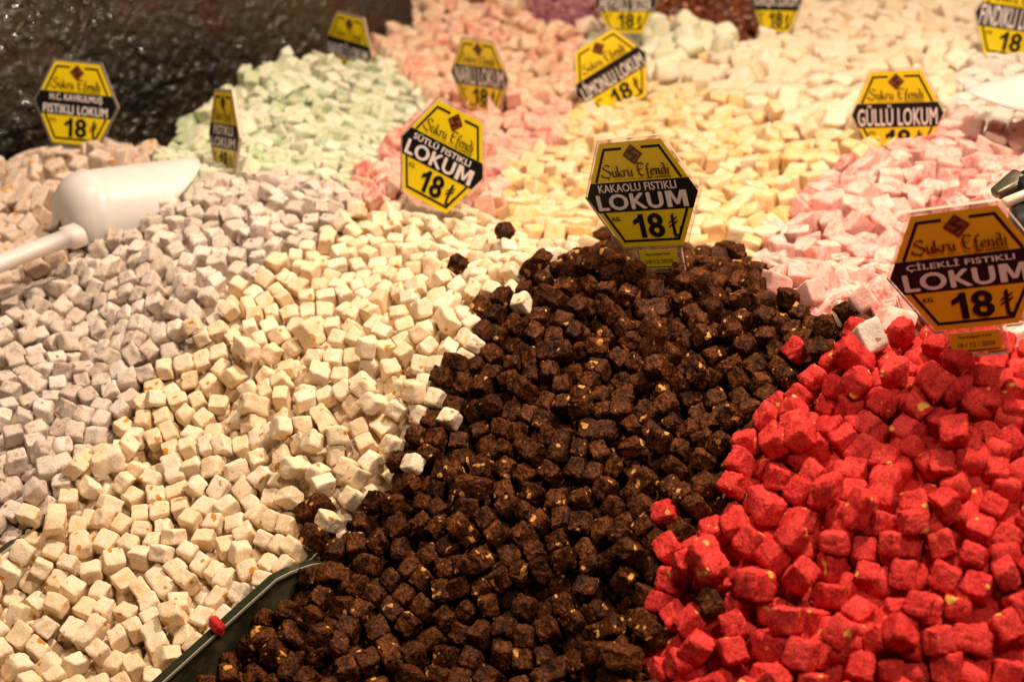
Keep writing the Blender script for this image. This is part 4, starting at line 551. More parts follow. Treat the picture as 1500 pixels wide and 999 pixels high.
-691,1516,203,101,87,5,0,-605,1535,218,0,86,10,4,-650,1287,176,106,85,111,4,-534,1301,204,117,0,11,0,-595,1349,197,75,26,7,2,-683,1405,189,109,69,16,6,
-608,1456,212,0,5,62,11,-627,1469,207,34,117,117,5,-706,1501,199,61,1,24,2,-678,1498,203,86,4,44,2,-685,1581,204,110,91,80,9,-718,1436,175,56,118,21,7,
-574,1359,202,87,117,32,8,-609,1435,207,104,13,102,11,-670,1523,208,92,24,9,6,-631,1531,213,90,116,97,10,-668,1348,189,68,107,21,10,-671,1550,208,2,58,10,2,
-666,1424,182,26,0,34,5,-579,1382,203,20,42,117,4,-629,1393,195,93,0,104,7,-585,1402,203,31,4,100,0,-629,1429,202,29,3,74,11,-633,1590,213,20,116,13,8,
-644,1610,207,95,48,6,9,-544,1270,187,4,60,9,2,-619,1306,178,83,118,108,0,-614,1316,194,116,14,12,11,-630,1370,193,89,3,69,4,-732,1519,179,119,118,5,7,
-608,1485,211,94,116,113,0,-566,1274,181,35,0,74,7,-561,1373,187,115,119,42,9,-616,1418,183,119,5,74,6,-715,1463,180,49,26,10,9,-714,1502,181,60,1,9,10,
-625,1449,202,33,3,87,7,-582,1490,214,58,0,115,4,-691,1543,199,96,109,102,2,-620,1281,179,32,115,45,0,-629,1328,174,91,0,78,11,-578,1326,182,47,27,117,5,
-604,1404,183,115,119,45,5,-621,1443,186,34,0,91,3,-604,1451,193,117,85,1,3,-621,1550,201,14,94,35,1,-628,1572,197,117,115,9,8,-394,990,157,43,2,99,6,
-418,1022,166,114,85,45,10,-428,1050,174,42,35,112,10,-418,1191,192,111,6,15,9,-344,1119,189,67,9,98,4,-283,1200,235,107,99,70,7,-411,1086,178,29,61,2,0,
-392,1017,161,88,108,40,10,-333,1201,227,113,6,59,10,-360,1060,168,3,71,25,8,-247,1298,264,33,2,0,9,-344,1180,215,100,114,111,2,-399,1032,167,8,10,13,0,
-304,1207,235,117,44,13,4,-371,1157,194,7,50,21,9,-285,1258,242,29,118,32,4,-461,1227,196,84,101,86,4,-345,1088,176,5,115,15,3,-277,1317,253,86,95,110,4,
-378,1062,169,7,1,119,10,-306,1164,218,37,111,119,8,-359,1077,173,114,97,93,7,-352,1275,241,79,107,30,4,-294,1178,227,17,107,91,4,-310,1144,205,20,56,2,3,
-314,1191,225,77,112,106,6,-417,1320,230,84,119,28,8,-375,1081,174,93,114,23,11,-430,1217,192,115,63,111,4,-460,1201,193,10,58,12,11,-315,1262,242,34,112,23,7,
-310,1295,248,102,27,24,9,-392,1088,178,58,13,16,1,-329,1125,194,70,16,103,5,-322,1164,213,83,111,35,11,-394,1110,179,3,1,114,6,-347,1167,206,10,77,13,8,
-442,1262,215,116,63,22,7,-345,1144,204,99,50,12,5,-386,1044,165,6,40,106,11,-437,1131,182,21,25,38,9,-279,1219,239,115,57,14,10,-328,1147,204,110,65,105,7,
-376,1005,153,112,34,86,5,-460,1245,204,16,59,109,0,-339,1259,238,107,79,17,3,-450,1115,180,3,119,24,8,-358,1111,182,66,114,5,9,-413,1246,207,90,13,77,2,
-409,974,147,35,113,19,1,-418,986,156,16,80,34,7,-285,1348,257,103,49,0,9,-434,1240,203,16,39,92,6,-222,1360,256,116,118,56,4,-267,1270,243,2,119,116,10,
-412,1058,173,91,7,99,3,-242,1375,258,116,2,83,5,-312,1228,237,5,112,78,2,-407,960,127,2,115,21,6,-428,1097,178,62,118,11,9,-376,1105,180,25,6,73,8,
-409,1124,182,91,7,94,8,-343,1350,246,114,32,72,9,-428,1076,175,50,118,93,10,-382,1326,240,23,54,119,9,-400,1329,237,46,23,13,6,-458,1161,184,0,116,41,5,
-448,1299,215,15,8,1,6,-410,1144,186,90,98,29,10,-331,1285,244,99,102,93,1,-370,1254,227,22,51,2,9,-444,1093,177,33,119,12,0,-479,1196,192,26,115,48,3,
-259,1344,258,5,119,9,4,-391,1148,183,10,90,100,2,-253,1283,247,30,117,26,4,-246,1263,245,91,2,92,11,-470,1267,207,33,53,0,0,-408,1045,168,61,7,99,5,
-291,1234,239,28,0,74,5,-304,1352,253,104,27,9,9,-387,1277,226,12,78,13,5,-390,1209,195,3,105,6,2,-479,1231,199,7,117,22,11,-337,1222,229,62,20,10,10,
-488,1247,204,32,115,36,8,-370,1125,184,32,5,95,3,-354,1227,222,16,3,49,5,-346,1240,231,20,5,49,0,-263,1240,241,94,2,109,3,-339,1305,246,105,85,3,10,
-419,1230,196,101,39,92,5,-426,1119,180,2,117,18,1,-380,1027,159,84,1,69,8,-396,1078,165,9,50,94,3,-234,1287,247,30,118,115,3,-362,1203,213,20,49,117,2,
-424,1170,182,89,33,9,2,-395,1240,210,100,16,95,11,-368,1238,220,69,8,91,11,-405,1261,215,59,13,13,10,-464,1178,187,109,16,31,5,-354,1132,192,106,17,22,8,
-364,1171,199,111,110,22,9,-383,1224,207,45,116,39,0,-369,1352,245,27,3,18,6,-224,1336,250,0,63,100,4,-216,1289,248,32,33,117,10,-301,1276,243,118,94,89,0,
-310,1379,256,1,1,73,6,-418,1282,215,16,7,52,10,-444,1072,177,29,40,4,1,-459,1134,181,42,32,118,2,-321,1245,234,6,74,16,2,-427,1148,183,2,58,112,10,
-443,1226,196,8,22,28,11,-426,1257,209,32,22,18,9,-246,1235,240,64,117,18,9,-449,1211,188,114,37,96,7,-295,1305,250,92,2,100,6,-285,1289,249,71,115,4,1,
-204,1345,250,29,114,28,10,-259,1405,260,53,98,1,7,-446,1184,182,85,2,73,7,-360,1333,243,115,34,75,3,-362,1093,176,62,113,25,8,-390,1309,230,115,111,22,11,
-400,1197,183,1,48,16,9,-411,1213,188,36,116,8,9,-372,1308,236,84,21,15,5,-320,1429,257,101,119,110,5,-199,1363,255,67,7,8,5,-356,1386,252,93,116,0,4,
-355,1369,249,56,118,32,3,-276,1396,258,118,59,105,3,-402,1280,220,37,7,85,0,-412,1107,177,91,119,4,1,-420,962,145,115,54,21,11,-360,1184,208,8,12,82,11,
-324,1359,251,5,2,95,2,-387,1127,181,118,114,35,1,-441,1165,181,60,4,100,10,-322,1331,251,102,53,106,6,-263,1306,251,27,0,81,8,-290,1373,258,37,12,89,2,
-186,1341,251,0,117,20,2,-348,1203,219,49,117,29,7,-428,1305,216,110,16,18,3,-486,1215,196,29,114,45,0,-486,1273,204,110,16,24,11,-175,1400,252,115,10,65,0,
-420,1007,147,38,119,6,4,-375,1143,185,28,110,21,7,-221,1309,248,60,0,113,3,-272,1372,257,7,10,88,3,-318,1311,248,80,27,1,9,-337,1372,251,68,2,95,5,
-277,1448,256,119,5,25,5,-387,1387,242,23,50,113,10,-325,1392,254,28,1,56,7,-199,1415,250,27,3,11,9,-355,1259,232,39,10,98,1,-433,1197,186,2,21,110,9,
-380,1241,214,104,19,14,1,-385,1255,219,110,8,58,1,-203,1301,248,3,119,24,5,-338,1103,178,114,63,106,5,-393,1367,235,20,116,25,0,-398,1225,196,78,116,40,10,
-238,1410,257,27,0,113,9,-457,1283,206,7,25,118,4,-405,1026,149,13,6,95,3,-397,1295,224,23,56,111,0,-213,1406,252,119,64,11,9,-236,1320,249,1,35,108,2,
-444,1341,210,0,6,69,4,-393,1178,183,100,96,38,7,-375,1210,204,107,44,2,1,-303,1322,250,86,27,9,6,-239,1347,249,35,1,10,9,-275,1184,215,10,100,95,10,
-224,1392,255,115,115,76,8,-369,1284,233,88,50,116,7,-215,1431,253,101,117,86,10,-186,1375,252,109,114,102,6,-247,1394,258,67,119,21,1,-414,1299,220,11,80,99,1,
-359,1299,238,49,22,11,0,-210,1325,247,61,1,101,11,-195,1448,247,98,17,23,8,-410,1181,177,3,1,45,10,-477,1166,188,115,5,71,11,-310,1408,255,100,86,12,11,
-237,1429,257,31,110,115,11,-256,1432,257,97,117,56,9,-351,1316,242,9,84,10,3,-293,1429,257,32,117,36,7,-289,1406,257,8,28,23,9,-374,1190,198,48,15,8,8,
-301,1169,201,115,53,12,11,-231,1470,244,116,119,98,10,-377,1371,243,32,83,4,1,-436,1015,167,68,115,4,7,-275,1422,257,23,18,80,7,-431,1001,162,37,111,6,7,
-208,1383,253,7,119,50,0,-448,1146,180,1,29,107,0,-370,1050,154,118,105,93,6,-338,1429,252,10,85,102,6,-185,1433,245,4,118,19,10,-378,1178,191,7,48,23,0,
-256,1476,247,6,56,104,3,-283,1274,243,98,85,24,1,-437,1279,209,4,117,114,8,-385,990,139,25,103,83,2,-308,1447,253,89,114,107,3,-299,1392,256,2,119,73,5,
-358,1075,155,3,1,116,7,-163,1383,252,0,2,27,10,-484,1263,191,75,11,15,3,-319,1477,245,104,27,98,1,-174,1357,250,74,5,112,3,-281,1204,219,36,113,116,0,
-266,1463,251,22,97,27,3,-442,1322,209,63,0,99,2,-406,1371,227,110,79,4,2,-397,975,132,119,53,25,0,-220,1483,239,32,116,67,0,-287,1469,250,94,5,46,9,
-431,1350,216,21,109,43,10,-414,1079,162,28,118,61,6,-506,1251,205,31,119,66,2,-254,1327,253,43,34,113,9,-326,1204,212,5,52,27,4,-475,1291,201,84,2,10,0,
-164,1413,245,55,15,11,5,-327,1238,219,41,81,9,1,-241,1485,243,35,118,69,6,-247,1303,248,1,3,111,2,-326,1411,251,89,88,113,8,-246,1449,252,29,8,36,6,
-211,1463,243,95,62,0,11,-444,1053,159,90,117,41,4,-326,1156,191,26,19,21,4,-371,1396,233,54,111,17,4,-415,1336,228,2,117,27,10,-195,1394,248,87,3,109,1,
-406,1061,157,99,23,37,10,-347,1159,189,104,10,4,6,-437,1038,154,34,0,11,0,-249,1501,239,96,118,68,4,-276,1361,244,98,10,88,4,-427,1330,213,28,92,11,0,
-407,991,139,23,4,74,9,-331,1190,204,8,99,76,10,-316,1220,219,4,7,87,11,-286,1173,208,16,52,13,2,-325,1274,229,94,116,11,4,-401,1162,178,116,3,18,7,
-275,1223,223,95,0,4,4,-296,1219,224,106,4,103,5,-383,1165,183,95,11,83,7,-386,1023,142,12,35,94,1,-446,1259,198,84,11,90,1,-336,1329,236,97,72,104,9,
-425,1024,151,35,2,7,2,-329,1448,250,56,4,24,6,-444,1033,172,90,42,102,0,-306,1151,193,99,80,25,11,-272,1295,233,117,63,105,2,-397,1007,142,20,60,10,11,
-273,1497,240,6,60,117,11,-315,1184,207,11,119,114,9,-417,1042,152,22,96,101,1,-251,1365,246,103,45,19,11,-405,1095,162,61,0,108,0,-264,1384,242,34,88,12,9,
-414,1142,167,91,119,73,4,-462,1264,192,24,112,115,10,-324,1311,231,92,117,107,11,-285,1306,234,90,117,15,10,-253,1400,242,9,33,23,7,-400,1351,231,28,106,119,1,
-319,1461,247,14,95,40,5,-429,975,151,107,22,33,10,-354,1053,154,31,10,33,5,-395,1144,166,0,0,43,3,-334,1257,221,118,9,70,10,-314,1293,232,28,118,38,0,
-338,1141,182,76,118,113,3,-454,1211,172,5,116,23,5,-229,1438,242,115,78,116,4,-273,1479,246,54,117,108,0,-456,1069,161,1,61,96,4,-492,1243,187,5,26,48,6,
-376,1009,138,113,27,35,8,-425,1060,158,0,25,35,2,-182,1348,236,31,27,19,10,-417,977,133,115,66,108,9,-364,1163,177,66,6,4,5,-463,1194,176,102,56,112,3,
-482,1228,182,34,115,32,11,-312,1259,225,117,62,105,10,-280,1339,242,28,109,42,4,-262,1346,239,89,3,100,6,-263,1415,245,40,10,110,10,-470,1014,165,96,2,108,4,
-455,940,139,43,115,34,4,-450,972,152,105,38,91,9,-476,1070,177,59,116,22,11,-451,995,159,4,116,15,10,-486,1047,171,73,22,18,9,-463,1086,178,5,26,41,3,
-486,1111,185,32,1,0,11,-463,983,156,86,116,45,10,-457,1047,175,2,43,15,11,-488,1083,179,2,115,22,10,-480,998,158,8,24,25,11,-470,1109,182,33,3,1,7,
-439,958,143,37,2,2,1,-485,1144,185,81,95,114,4,-493,943,136,118,64,104,9,-500,1126,186,114,59,13,9,-509,1217,201,79,107,31,3,-461,955,141,16,115,34,2,
-478,967,148,23,115,41,5,-461,1039,157,28,6,77,4,-490,1177,190,49,95,110,2,-491,981,154,31,112,80,6,-476,1128,183,60,0,15,11,-483,1030,164,87,5,71,7,
-508,1174,195,117,119,69,4,-497,1157,188,113,59,16,11,-492,1012,161,64,115,6,8,-506,1059,170,26,115,36,3,-510,1081,178,19,96,85,9,-473,956,131,71,107,0,2,
-517,1100,182,117,86,15,4,-536,1148,188,13,116,0,3,-553,1151,190,115,59,116,3,-500,1196,192,25,8,86,11,-531,1174,197,2,116,8,4,-569,1195,195,117,119,67,6,
-509,1142,187,116,36,100,2,-442,945,124,66,0,4,0,-521,1160,192,86,2,70,8,-587,1230,199,90,118,16,4,-545,1226,201,110,0,51,3,-466,942,122,67,115,4,5,
-530,1118,182,88,7,82,3,-539,1103,178,119,85,28,6,-562,1172,192,28,117,41,5,-517,1201,196,95,19,33,8,-517,1234,204,59,5,98,0,-472,1054,159,31,114,16,6,
-535,1212,196,89,115,22,7,-593,1259,196,33,3,80,6,-576,1211,197,100,33,103,8,-556,1240,202,116,36,78,6,-488,989,137,0,98,79,3,-497,1109,168,117,58,117,2,
-536,1139,175,108,59,3,3,-612,1201,179,31,117,11,10,-502,1031,162,35,118,117,7,-595,1208,184,53,119,17,9,-554,1209,194,35,119,1,6,-635,1245,177,57,118,19,11,
-525,1249,208,117,106,101,8,-638,1267,178,92,117,1,8,-445,1024,153,119,68,102,1,-512,1125,169,83,25,20,4,-544,1192,196,107,31,84,2,-474,976,135,116,68,92,10,
-522,1068,172,105,84,26,3,-563,1226,198,7,26,29,10,-444,960,129,119,53,33,6,-498,970,128,64,113,7,5,-448,992,141,114,62,115,9,-569,1150,171,28,5,81,6,
-606,1226,180,0,1,46,10,-502,939,117,113,116,51,3,-615,1245,179,91,2,51,0,-532,1081,173,64,2,101,8,-575,1141,186,117,57,12,3,-465,993,142,27,5,82,6,
-441,1007,146,67,1,116,7,-495,1072,159,64,6,92,11,-476,1106,167,116,1,80,9,-557,1141,172,4,26,85,1,-582,1167,174,85,2,68,3,-549,1191,179,0,1,80,4,
-537,1243,188,4,3,96,3,-501,995,153,90,10,80,7,-601,1242,194,111,87,116,8,-453,976,136,111,97,96,0,-492,1054,154,116,5,65,6,-507,1086,162,33,5,94,6,
-490,1089,165,114,0,60,2,-517,1145,173,116,115,53,2,-514,1247,188,30,119,16,5,-279,1242,226,0,8,79,7,-491,954,122,100,81,26,5,-479,1004,144,118,55,19,6,
-473,1022,149,115,116,42,5,-519,1068,156,115,3,69,9,-348,1092,158,34,117,15,5,-456,1108,164,87,3,91,6,-325,1128,175,94,11,89,10,-321,1141,183,81,19,21,1,
-505,1159,173,87,35,110,0,-464,1160,167,86,0,66,4,-340,1175,194,37,10,85,10,-306,1204,217,106,2,106,7,-402,1226,176,11,102,81,5,-302,1239,223,89,0,48,9,
-301,1272,227,104,94,91,5,-213,1366,238,88,3,85,4,-172,1369,235,118,61,27,1,-241,1384,243,86,35,106,11,-510,1019,144,83,24,21,7,-519,1038,147,7,85,29,1,
-529,1052,152,115,2,70,11,-508,1050,154,98,57,6,3,-538,1068,155,22,94,79,6,-477,1073,161,102,94,83,2,-531,1086,159,118,25,19,8,-538,1177,178,88,87,22,9,
-514,1176,177,74,95,113,9,-524,1191,183,16,15,10,0,-571,1210,180,32,118,30,2,-524,1231,186,62,117,8,6,-505,958,141,116,53,8,4,-510,979,144,106,18,68,3,
-515,1013,157,27,54,8,7,-526,1026,161,34,6,102,9,-570,1254,194,11,106,103,1,-350,1417,253,57,116,111,5,-254,1656,237,2,6,20,8,-344,1830,251,117,56,30,8,
-390,1761,231,0,113,21,2,-259,1890,244,116,5,105,8,-295,1500,250,17,106,68,3,-305,1786,239,107,26,36,10,-375,1738,227,0,13,110,9,-364,1533,243,117,0,22,11,
-332,1797,242,90,16,118,8,-376,1810,239,10,105,46,10,-337,1487,246,57,1,8,10,-356,1851,254,60,116,25,5,-382,1702,222,10,104,66,2,-271,1813,237,33,78,106,7,
-280,1647,238,13,111,119,11,-227,1829,227,8,5,7,7,-366,1437,250,93,2,101,8,-274,1707,234,72,96,113,10,-356,1770,236,23,25,8,11,-321,1678,235,105,19,23,2,
-224,1622,236,12,118,52,4,-249,1756,231,91,20,21,1,-299,1804,245,2,13,112,8,-209,1527,239,11,23,78,9,-284,1770,236,119,2,82,8,-280,1914,253,54,8,113,6,
-363,1676,221,22,115,21,9,-301,1900,251,53,9,106,9,-167,1887,214,6,117,32,8,-371,1758,231,7,97,75,0,-253,1610,233,2,1,59,6,-210,1500,238,94,0,46,9,
-325,1848,250,85,2,69,4,-184,1584,231,6,116,49,10,-231,1649,236,83,119,14,5,-416,1748,220,24,54,0,10,-243,1872,238,56,98,109,4,-142,1796,206,5,95,106,8,
-263,1844,240,115,113,49,9,-395,1513,243,53,12,8,11,-315,1715,233,119,3,45,10,-187,1827,216,110,33,20,7,-319,1816,245,26,15,112,11,-210,1568,234,91,118,88,7,
-286,1685,238,110,25,119,4,-222,1886,233,34,113,34,2,-205,1816,215,19,119,61,5,-247,1838,234,119,84,50,2,-316,1493,245,93,92,25,2,-231,1858,232,10,118,36,7,
-235,1772,227,111,9,106,5,-285,1881,249,23,12,106,2,-212,1601,234,116,119,88,5,-393,1686,215,118,114,17,1,-256,1824,232,90,6,108,1,-369,1412,246,99,116,109,3,
-397,1551,240,92,0,54,11,-412,1730,216,27,115,31,1,-197,1968,224,66,3,26,8,-409,1709,210,118,111,16,9,-206,1870,228,93,9,3,9,-263,1731,232,41,117,5,10,
-207,1789,216,98,64,7,5,-372,1462,248,1,4,83,10,-206,1652,232,14,58,102,1,-162,1944,216,50,3,90,7,-350,1455,249,119,59,97,4,-239,1673,235,31,117,80,8,
-143,1833,208,45,94,2,8,-286,1840,241,8,36,112,5,-296,1610,236,29,10,1,0,-304,1591,234,107,21,48,1,-179,1807,210,99,99,109,0,-378,1777,236,97,118,118,1,
-288,1628,233,117,116,61,10,-241,1925,237,33,115,44,1,-265,1559,233,61,0,95,8,-285,1549,237,1,117,69,11,-335,1629,228,34,4,77,2,-383,1666,214,17,75,2,11,
-174,1603,227,118,24,64,8,-281,1592,232,95,32,21,8,-149,1875,208,4,63,105,11,-328,1764,238,64,88,118,2,-311,1837,246,26,119,75,9,-296,1859,247,30,99,108,6,
-312,1572,234,87,92,28,11,-235,1731,225,96,114,43,8,-159,1806,212,112,114,91,1,-348,1740,231,26,116,39,5,-270,1932,250,7,100,9,1,-335,1566,234,17,8,49,2,
-187,1521,234,26,87,98,2,-223,1951,232,22,8,105,7,-181,1934,223,102,19,10,10,-229,1563,233,111,93,35,10,-235,1605,231,109,4,116,3,-303,1686,232,115,58,95,11,
-338,1675,227,19,23,28,2,-343,1719,227,5,114,14,11,-405,1669,210,57,118,106,6,-208,1835,220,107,18,49,5,-327,1588,234,105,36,6,7,-329,1730,231,3,118,15,8,
-311,1927,252,100,11,20,3,-382,1540,237,2,2,24,6,-194,1602,232,1,25,67,1,-246,1567,231,29,0,56,0,-197,1915,227,3,38,113,3,-190,1851,217,113,1,90,2,
-316,1950,251,69,0,16,2,-176,1915,218,117,67,2,4,-185,1463,243,26,0,107,9,-301,1757,233,96,116,22,1,-207,1852,223,20,38,113,6,-407,1572,236,3,9,15,4,
-319,1745,235,16,88,119,4,-248,1954,236,108,66,107,10,-169,1788,203,116,62,115,10,-331,1863,254,25,36,95,11,-268,1631,230,115,115,31,1,-311,1625,231,92,2,103,7,
-223,1811,218,0,65,3,3,-156,1911,209,82,4,96,6,-340,1544,236,87,3,18,8,-203,1890,227,82,39,116,8,-260,1580,232,119,0,117,7,-363,1716,221,103,117,11,0,
-168,1825,213,99,115,59,0,-280,1788,236,25,2,82,5,-233,1504,239,20,93,18,11,-295,1722,233,98,33,22,8,-251,1713,228,91,95,4,2,-276,1857,242,36,97,104,1,
-183,1869,217,4,96,117,9,-196,1773,207,18,36,115,0,-175,1704,215,31,116,73,7,-295,1822,242,70,2,23,6,-384,1500,243,114,3,11,10,-169,1571,227,119,116,58,7,
-194,1737,214,3,15,19,1,-152,1929,209,1,11,0,5,-352,1593,229,23,22,111,0,-229,1711,225,88,72,8,9,-132,1896,201,2,67,11,6,-251,1522,237,118,0,7,6,
-177,1658,222,117,67,9,5,-354,1815,232,38,16,9,11,-282,1742,231,24,118,60,6,-155,1772,202,2,1,23,5,-193,2033,219,92,66,4,8,-188,1640,227,42,98,9,10,
-188,1537,233,13,34,17,1,-180,2009,218,1,4,15,8,-384,1575,233,93,117,65,7,-305,1736,233,31,5,75,0,-311,1514,244,95,26,103,8,-308,1661,231,34,119,99,10,
-269,1665,236,95,98,17,3,-241,1808,223,23,4,93,10,-194,1671,225,114,36,15,2,-187,1793,204,87,4,84,11,-286,1569,234,36,33,19,2,-187,1890,220,28,98,7,2,
-214,1974,229,5,3,26,4,-364,1836,233,117,119,34,2,-164,1753,203,119,58,94,5,-210,1719,219,118,17,8,5,-331,1658,226,30,114,8,4,-227,1754,220,98,66,106,4,
-350,1656,221,8,114,11,3,-218,1929,229,94,117,48,11,-134,1925,199,35,12,110,1,-264,1514,238,6,0,67,6,-362,1492,243,35,119,72,11,-330,1513,242,10,87,114,0,
-353,1694,223,67,99,110,1,-323,1611,228,3,119,101,11,-202,1550,232,14,88,85,0,-226,1911,232,3,2,20,1,-176,1972,219,12,103,12,2,-394,1717,216,93,20,20,6,
-347,1502,243,90,26,98,9,-199,1621,230,33,117,44,6,-379,1482,245,118,108,13,3,-219,1543,235,114,2,8,9,-328,1915,241,43,28,102,4,-176,1621,226,96,0,36,0,
-173,1773,200,64,2,115,10,-156,1853,207,96,35,6,11,-216,1767,213,23,4,104,0,-233,1523,236,88,119,6,5,-404,1594,228,19,109,109,10,-369,1651,214,4,54,16,10,
-329,1701,231,11,56,9,5,-171,1993,214,88,37,13,2,-287,1512,239,80,114,107,0,-269,1759,231,86,1,81,3,-189,1565,230,27,4,110,3,-120,1847,203,61,4,8,8,
-300,1644,232,8,25,17,3,-167,1644,221,9,64,98,6,-207,1684,225,1,114,81,5,-373,1594,227,23,5,28,5,-356,1634,220,38,1,80,8,-133,1815,205,94,1,20,0,
-260,1538,234,118,117,99,2,-207,1583,230,59,119,90,7,-342,1796,228,15,106,118,7,-156,1672,221,104,118,55,4,-297,1535,239,89,3,10,7,-270,1610,230,3,116,89,3,
-188,1987,221,97,5,21,6,-320,1642,228,27,117,17,0,-277,1532,236,5,118,69,0,-368,1512,239,2,54,105,9,-244,1628,230,12,88,103,7,-173,1851,211,4,25,64,6,
-230,1583,231,119,118,86,4,-251,1788,226,29,69,113,2,-175,1552,230,65,4,21,7,-183,1485,238,3,0,64,9,-124,1877,199,31,9,18,0,-316,1896,238,3,117,33,3,
-240,1546,233,7,34,33,7,-218,1670,229,31,114,80,8,-353,1472,245,119,94,66,3,-395,1614,221,0,104,49,7,-296,1485,241,107,111,28,10,-363,1576,229,96,4,60,1,
-147,1947,204,118,108,62,1,-424,1684,204,109,107,15,0,-185,1719,213,53,119,103,9,-230,1787,219,83,117,79,5,-271,1962,244,36,118,50,11,-320,1551,234,87,117,104,10,
-160,1625,221,86,96,13,1,-184,1753,201,109,45,20,8,-140,1855,204,104,36,14,3,-319,1803,224,93,80,98,10,-205,1753,210,5,64,106,9,-201,1480,238,14,85,80,2,
-368,1614,221,26,117,112,8,-259,1981,233,1,102,103,3,-259,1746,220,85,102,86,9,-363,1796,227,76,114,33,9,-200,1701,218,117,83,83,10,-315,1531,239,0,56,98,1,
-368,1558,235,95,56,118,0,-170,1733,205,106,95,18,10,-217,1738,215,98,114,45,2,-391,1768,214,44,23,22,4,-225,1692,223,15,86,82,11,-190,1502,234,94,3,34,1,
-335,1934,237,73,27,104,9,-144,1757,201,70,93,8,3,-263,1820,216,35,36,117,5,-342,1611,223,63,115,102,10,-392,1648,208,61,115,110,0,-183,1686,218,97,119,48,1,
-397,1808,220,40,23,10,6,-329,1878,239,13,27,45,0,-231,1880,216,17,96,119,7,-417,1620,220,103,9,49,0,-419,1652,210,1,66,32,8,-161,1971,206,107,70,118,3,
-402,1750,205,86,113,28,9,-273,1800,218,111,97,112,9,-342,1838,233,115,61,9,10,-186,1836,197,114,99,91,9,-272,1916,231,52,0,88,5,-379,1632,213,113,4,13,7,
-157,1691,215,9,64,112,10,-338,1897,241,29,119,117,7,-384,1749,210,66,116,117,5,-349,1857,236,109,34,85,5,-220,1862,212,54,6,97,11,-262,1938,228,116,64,16,5,
-245,1695,227,83,0,96,1,212,1903,246,5,38,35,11,149,1913,241,14,70,3,9,255,2012,247,111,66,102,5,298,1988,258,53,117,99,6,192,2118,240,92,114,34,1,
117,2155,236,44,15,14,11,111,2010,220,83,86,112,1,185,1956,230,105,23,116,2,260,2100,256,17,109,56,1,308,2023,264,94,113,3,6,255,2050,253,16,11,96,11,
285,2064,251,7,74,95,1,163,2110,239,3,117,30,3,161,2169,243,28,107,22,7,137,2076,224,4,82,18,2,226,2111,242,97,19,90,3,154,2050,221,94,80,17,11,
136,1992,224,112,56,109,5,237,1984,235,63,20,7,7,222,2013,233,90,55,118,10,170,2075,228,105,13,41,9,189,2160,246,3,73,18,9,218,2144,243,7,24,73,2,
127,1939,227,115,54,101,1,200,2046,224,89,54,117,11,287,2019,246,22,106,39,9,130,2123,221,67,0,111,11,198,1932,227,26,12,40,4,210,2082,227,6,70,18,3,
236,2074,235,99,9,88,9,188,2013,224,27,70,0,2,118,2096,216,97,118,110,7,218,1903,217,80,22,96,9,145,1895,215,7,76,29,2,176,1907,219,19,98,113,4,
155,1948,228,20,102,51,0,153,2146,225,101,21,36,9,111,2060,217,11,85,109,8,223,1955,232,31,113,4,8,316,2023,240,115,75,9,11,211,1983,223,24,111,3,10,
230,2042,230,91,116,117,4,143,2023,216,12,103,101,4,173,1975,221,108,22,0,7,310,2073,243,12,119,39,2,135,2230,241,111,92,25,10,49,2282,225,82,70,0,2,
90,2263,223,90,4,69,1,129,2325,234,29,2,12,6,112,2270,227,65,2,102,9,120,2285,232,94,2,103,9,145,2307,232,7,99,12,3,31,2342,229,107,86,26,0,
91,2324,231,93,116,9,9,56,2315,225,93,1,102,1,99,2280,228,41,25,23,2,74,2319,229,93,114,17,5,80,2287,223,18,86,14,8,118,2311,233,115,37,76,6,
63,2328,230,112,84,25,5,65,2287,221,64,119,118,7,84,2305,227,104,84,25,6,36,2318,223,96,4,78,3,46,2331,226,18,13,6,3,108,2324,232,116,64,103,7,
52,2343,234,102,13,82,1,49,2267,218,104,92,101,9,104,2188,238,65,4,90,9,32,2287,223,5,79,103,6,74,2256,220,69,94,1,8,95,2295,226,26,7,71,9,
149,2325,231,91,109,16,4,66,2272,219,59,117,28,1,43,2299,224,33,0,84,11,70,2300,224,35,118,119,4,101,2311,229,33,0,106,10,79,2335,234,68,100,11,6,
61,2239,219,87,17,13,4,110,2298,229,28,116,12,7,139,2336,233,96,2,15,7,99,2215,222,90,0,90,3,72,2354,235,29,12,81,10,129,2275,227,21,94,83,10,
104,2345,235,119,4,87,6,101,2247,222,61,115,4,4,85,2230,221,119,57,102,0,118,2255,224,25,57,119,9,122,2345,236,104,33,94,7,25,2329,222,88,5,79,6,
42,2356,231,16,96,90,7,16,2340,229,104,85,28,1,135,2252,222,61,3,115,6,151,2343,248,114,60,14,4,120,2394,244,107,61,113,4,44,2377,236,3,6,97,9,
81,2402,244,83,116,46,0,64,2423,248,33,9,85,5,14,2433,247,94,0,106,10,99,2373,239,87,119,54,0,19,2396,241,116,119,60,6,36,2392,241,16,86,39,1,
52,2395,240,30,114,30,0,70,2393,239,84,6,75,4,21,2414,245,1,119,59,2,129,2411,249,8,109,114,0,88,2358,238,3,54,116,3,9,2362,235,97,1,86,2,
119,2376,239,32,3,101,7,6,2386,236,23,62,111,4,133,2383,239,116,3,73,4,87,2387,240,12,38,81,6,100,2391,242,35,7,95,6,-2,2409,238,97,114,117,1,
55,2409,242,66,2,0,0,97,2410,247,26,8,56,5,33,2431,249,25,0,44,3,112,2360,236,5,95,103,7,27,2375,236,97,22,14,9,59,2380,235,118,62,96,10,
77,2376,236,117,0,39,1,146,2426,249,95,0,7,1,83,2431,245,108,118,31,2,139,2369,235,8,84,37,7,39,2406,243,26,117,55,9,-3,2445,243,47,41,119,1,
101,2423,250,8,94,82,2,110,2444,253,53,35,119,2,130,2438,251,114,27,41,7,128,2357,235,110,35,100,0,146,2353,232,37,110,15,11,25,2358,232,115,59,116,8,
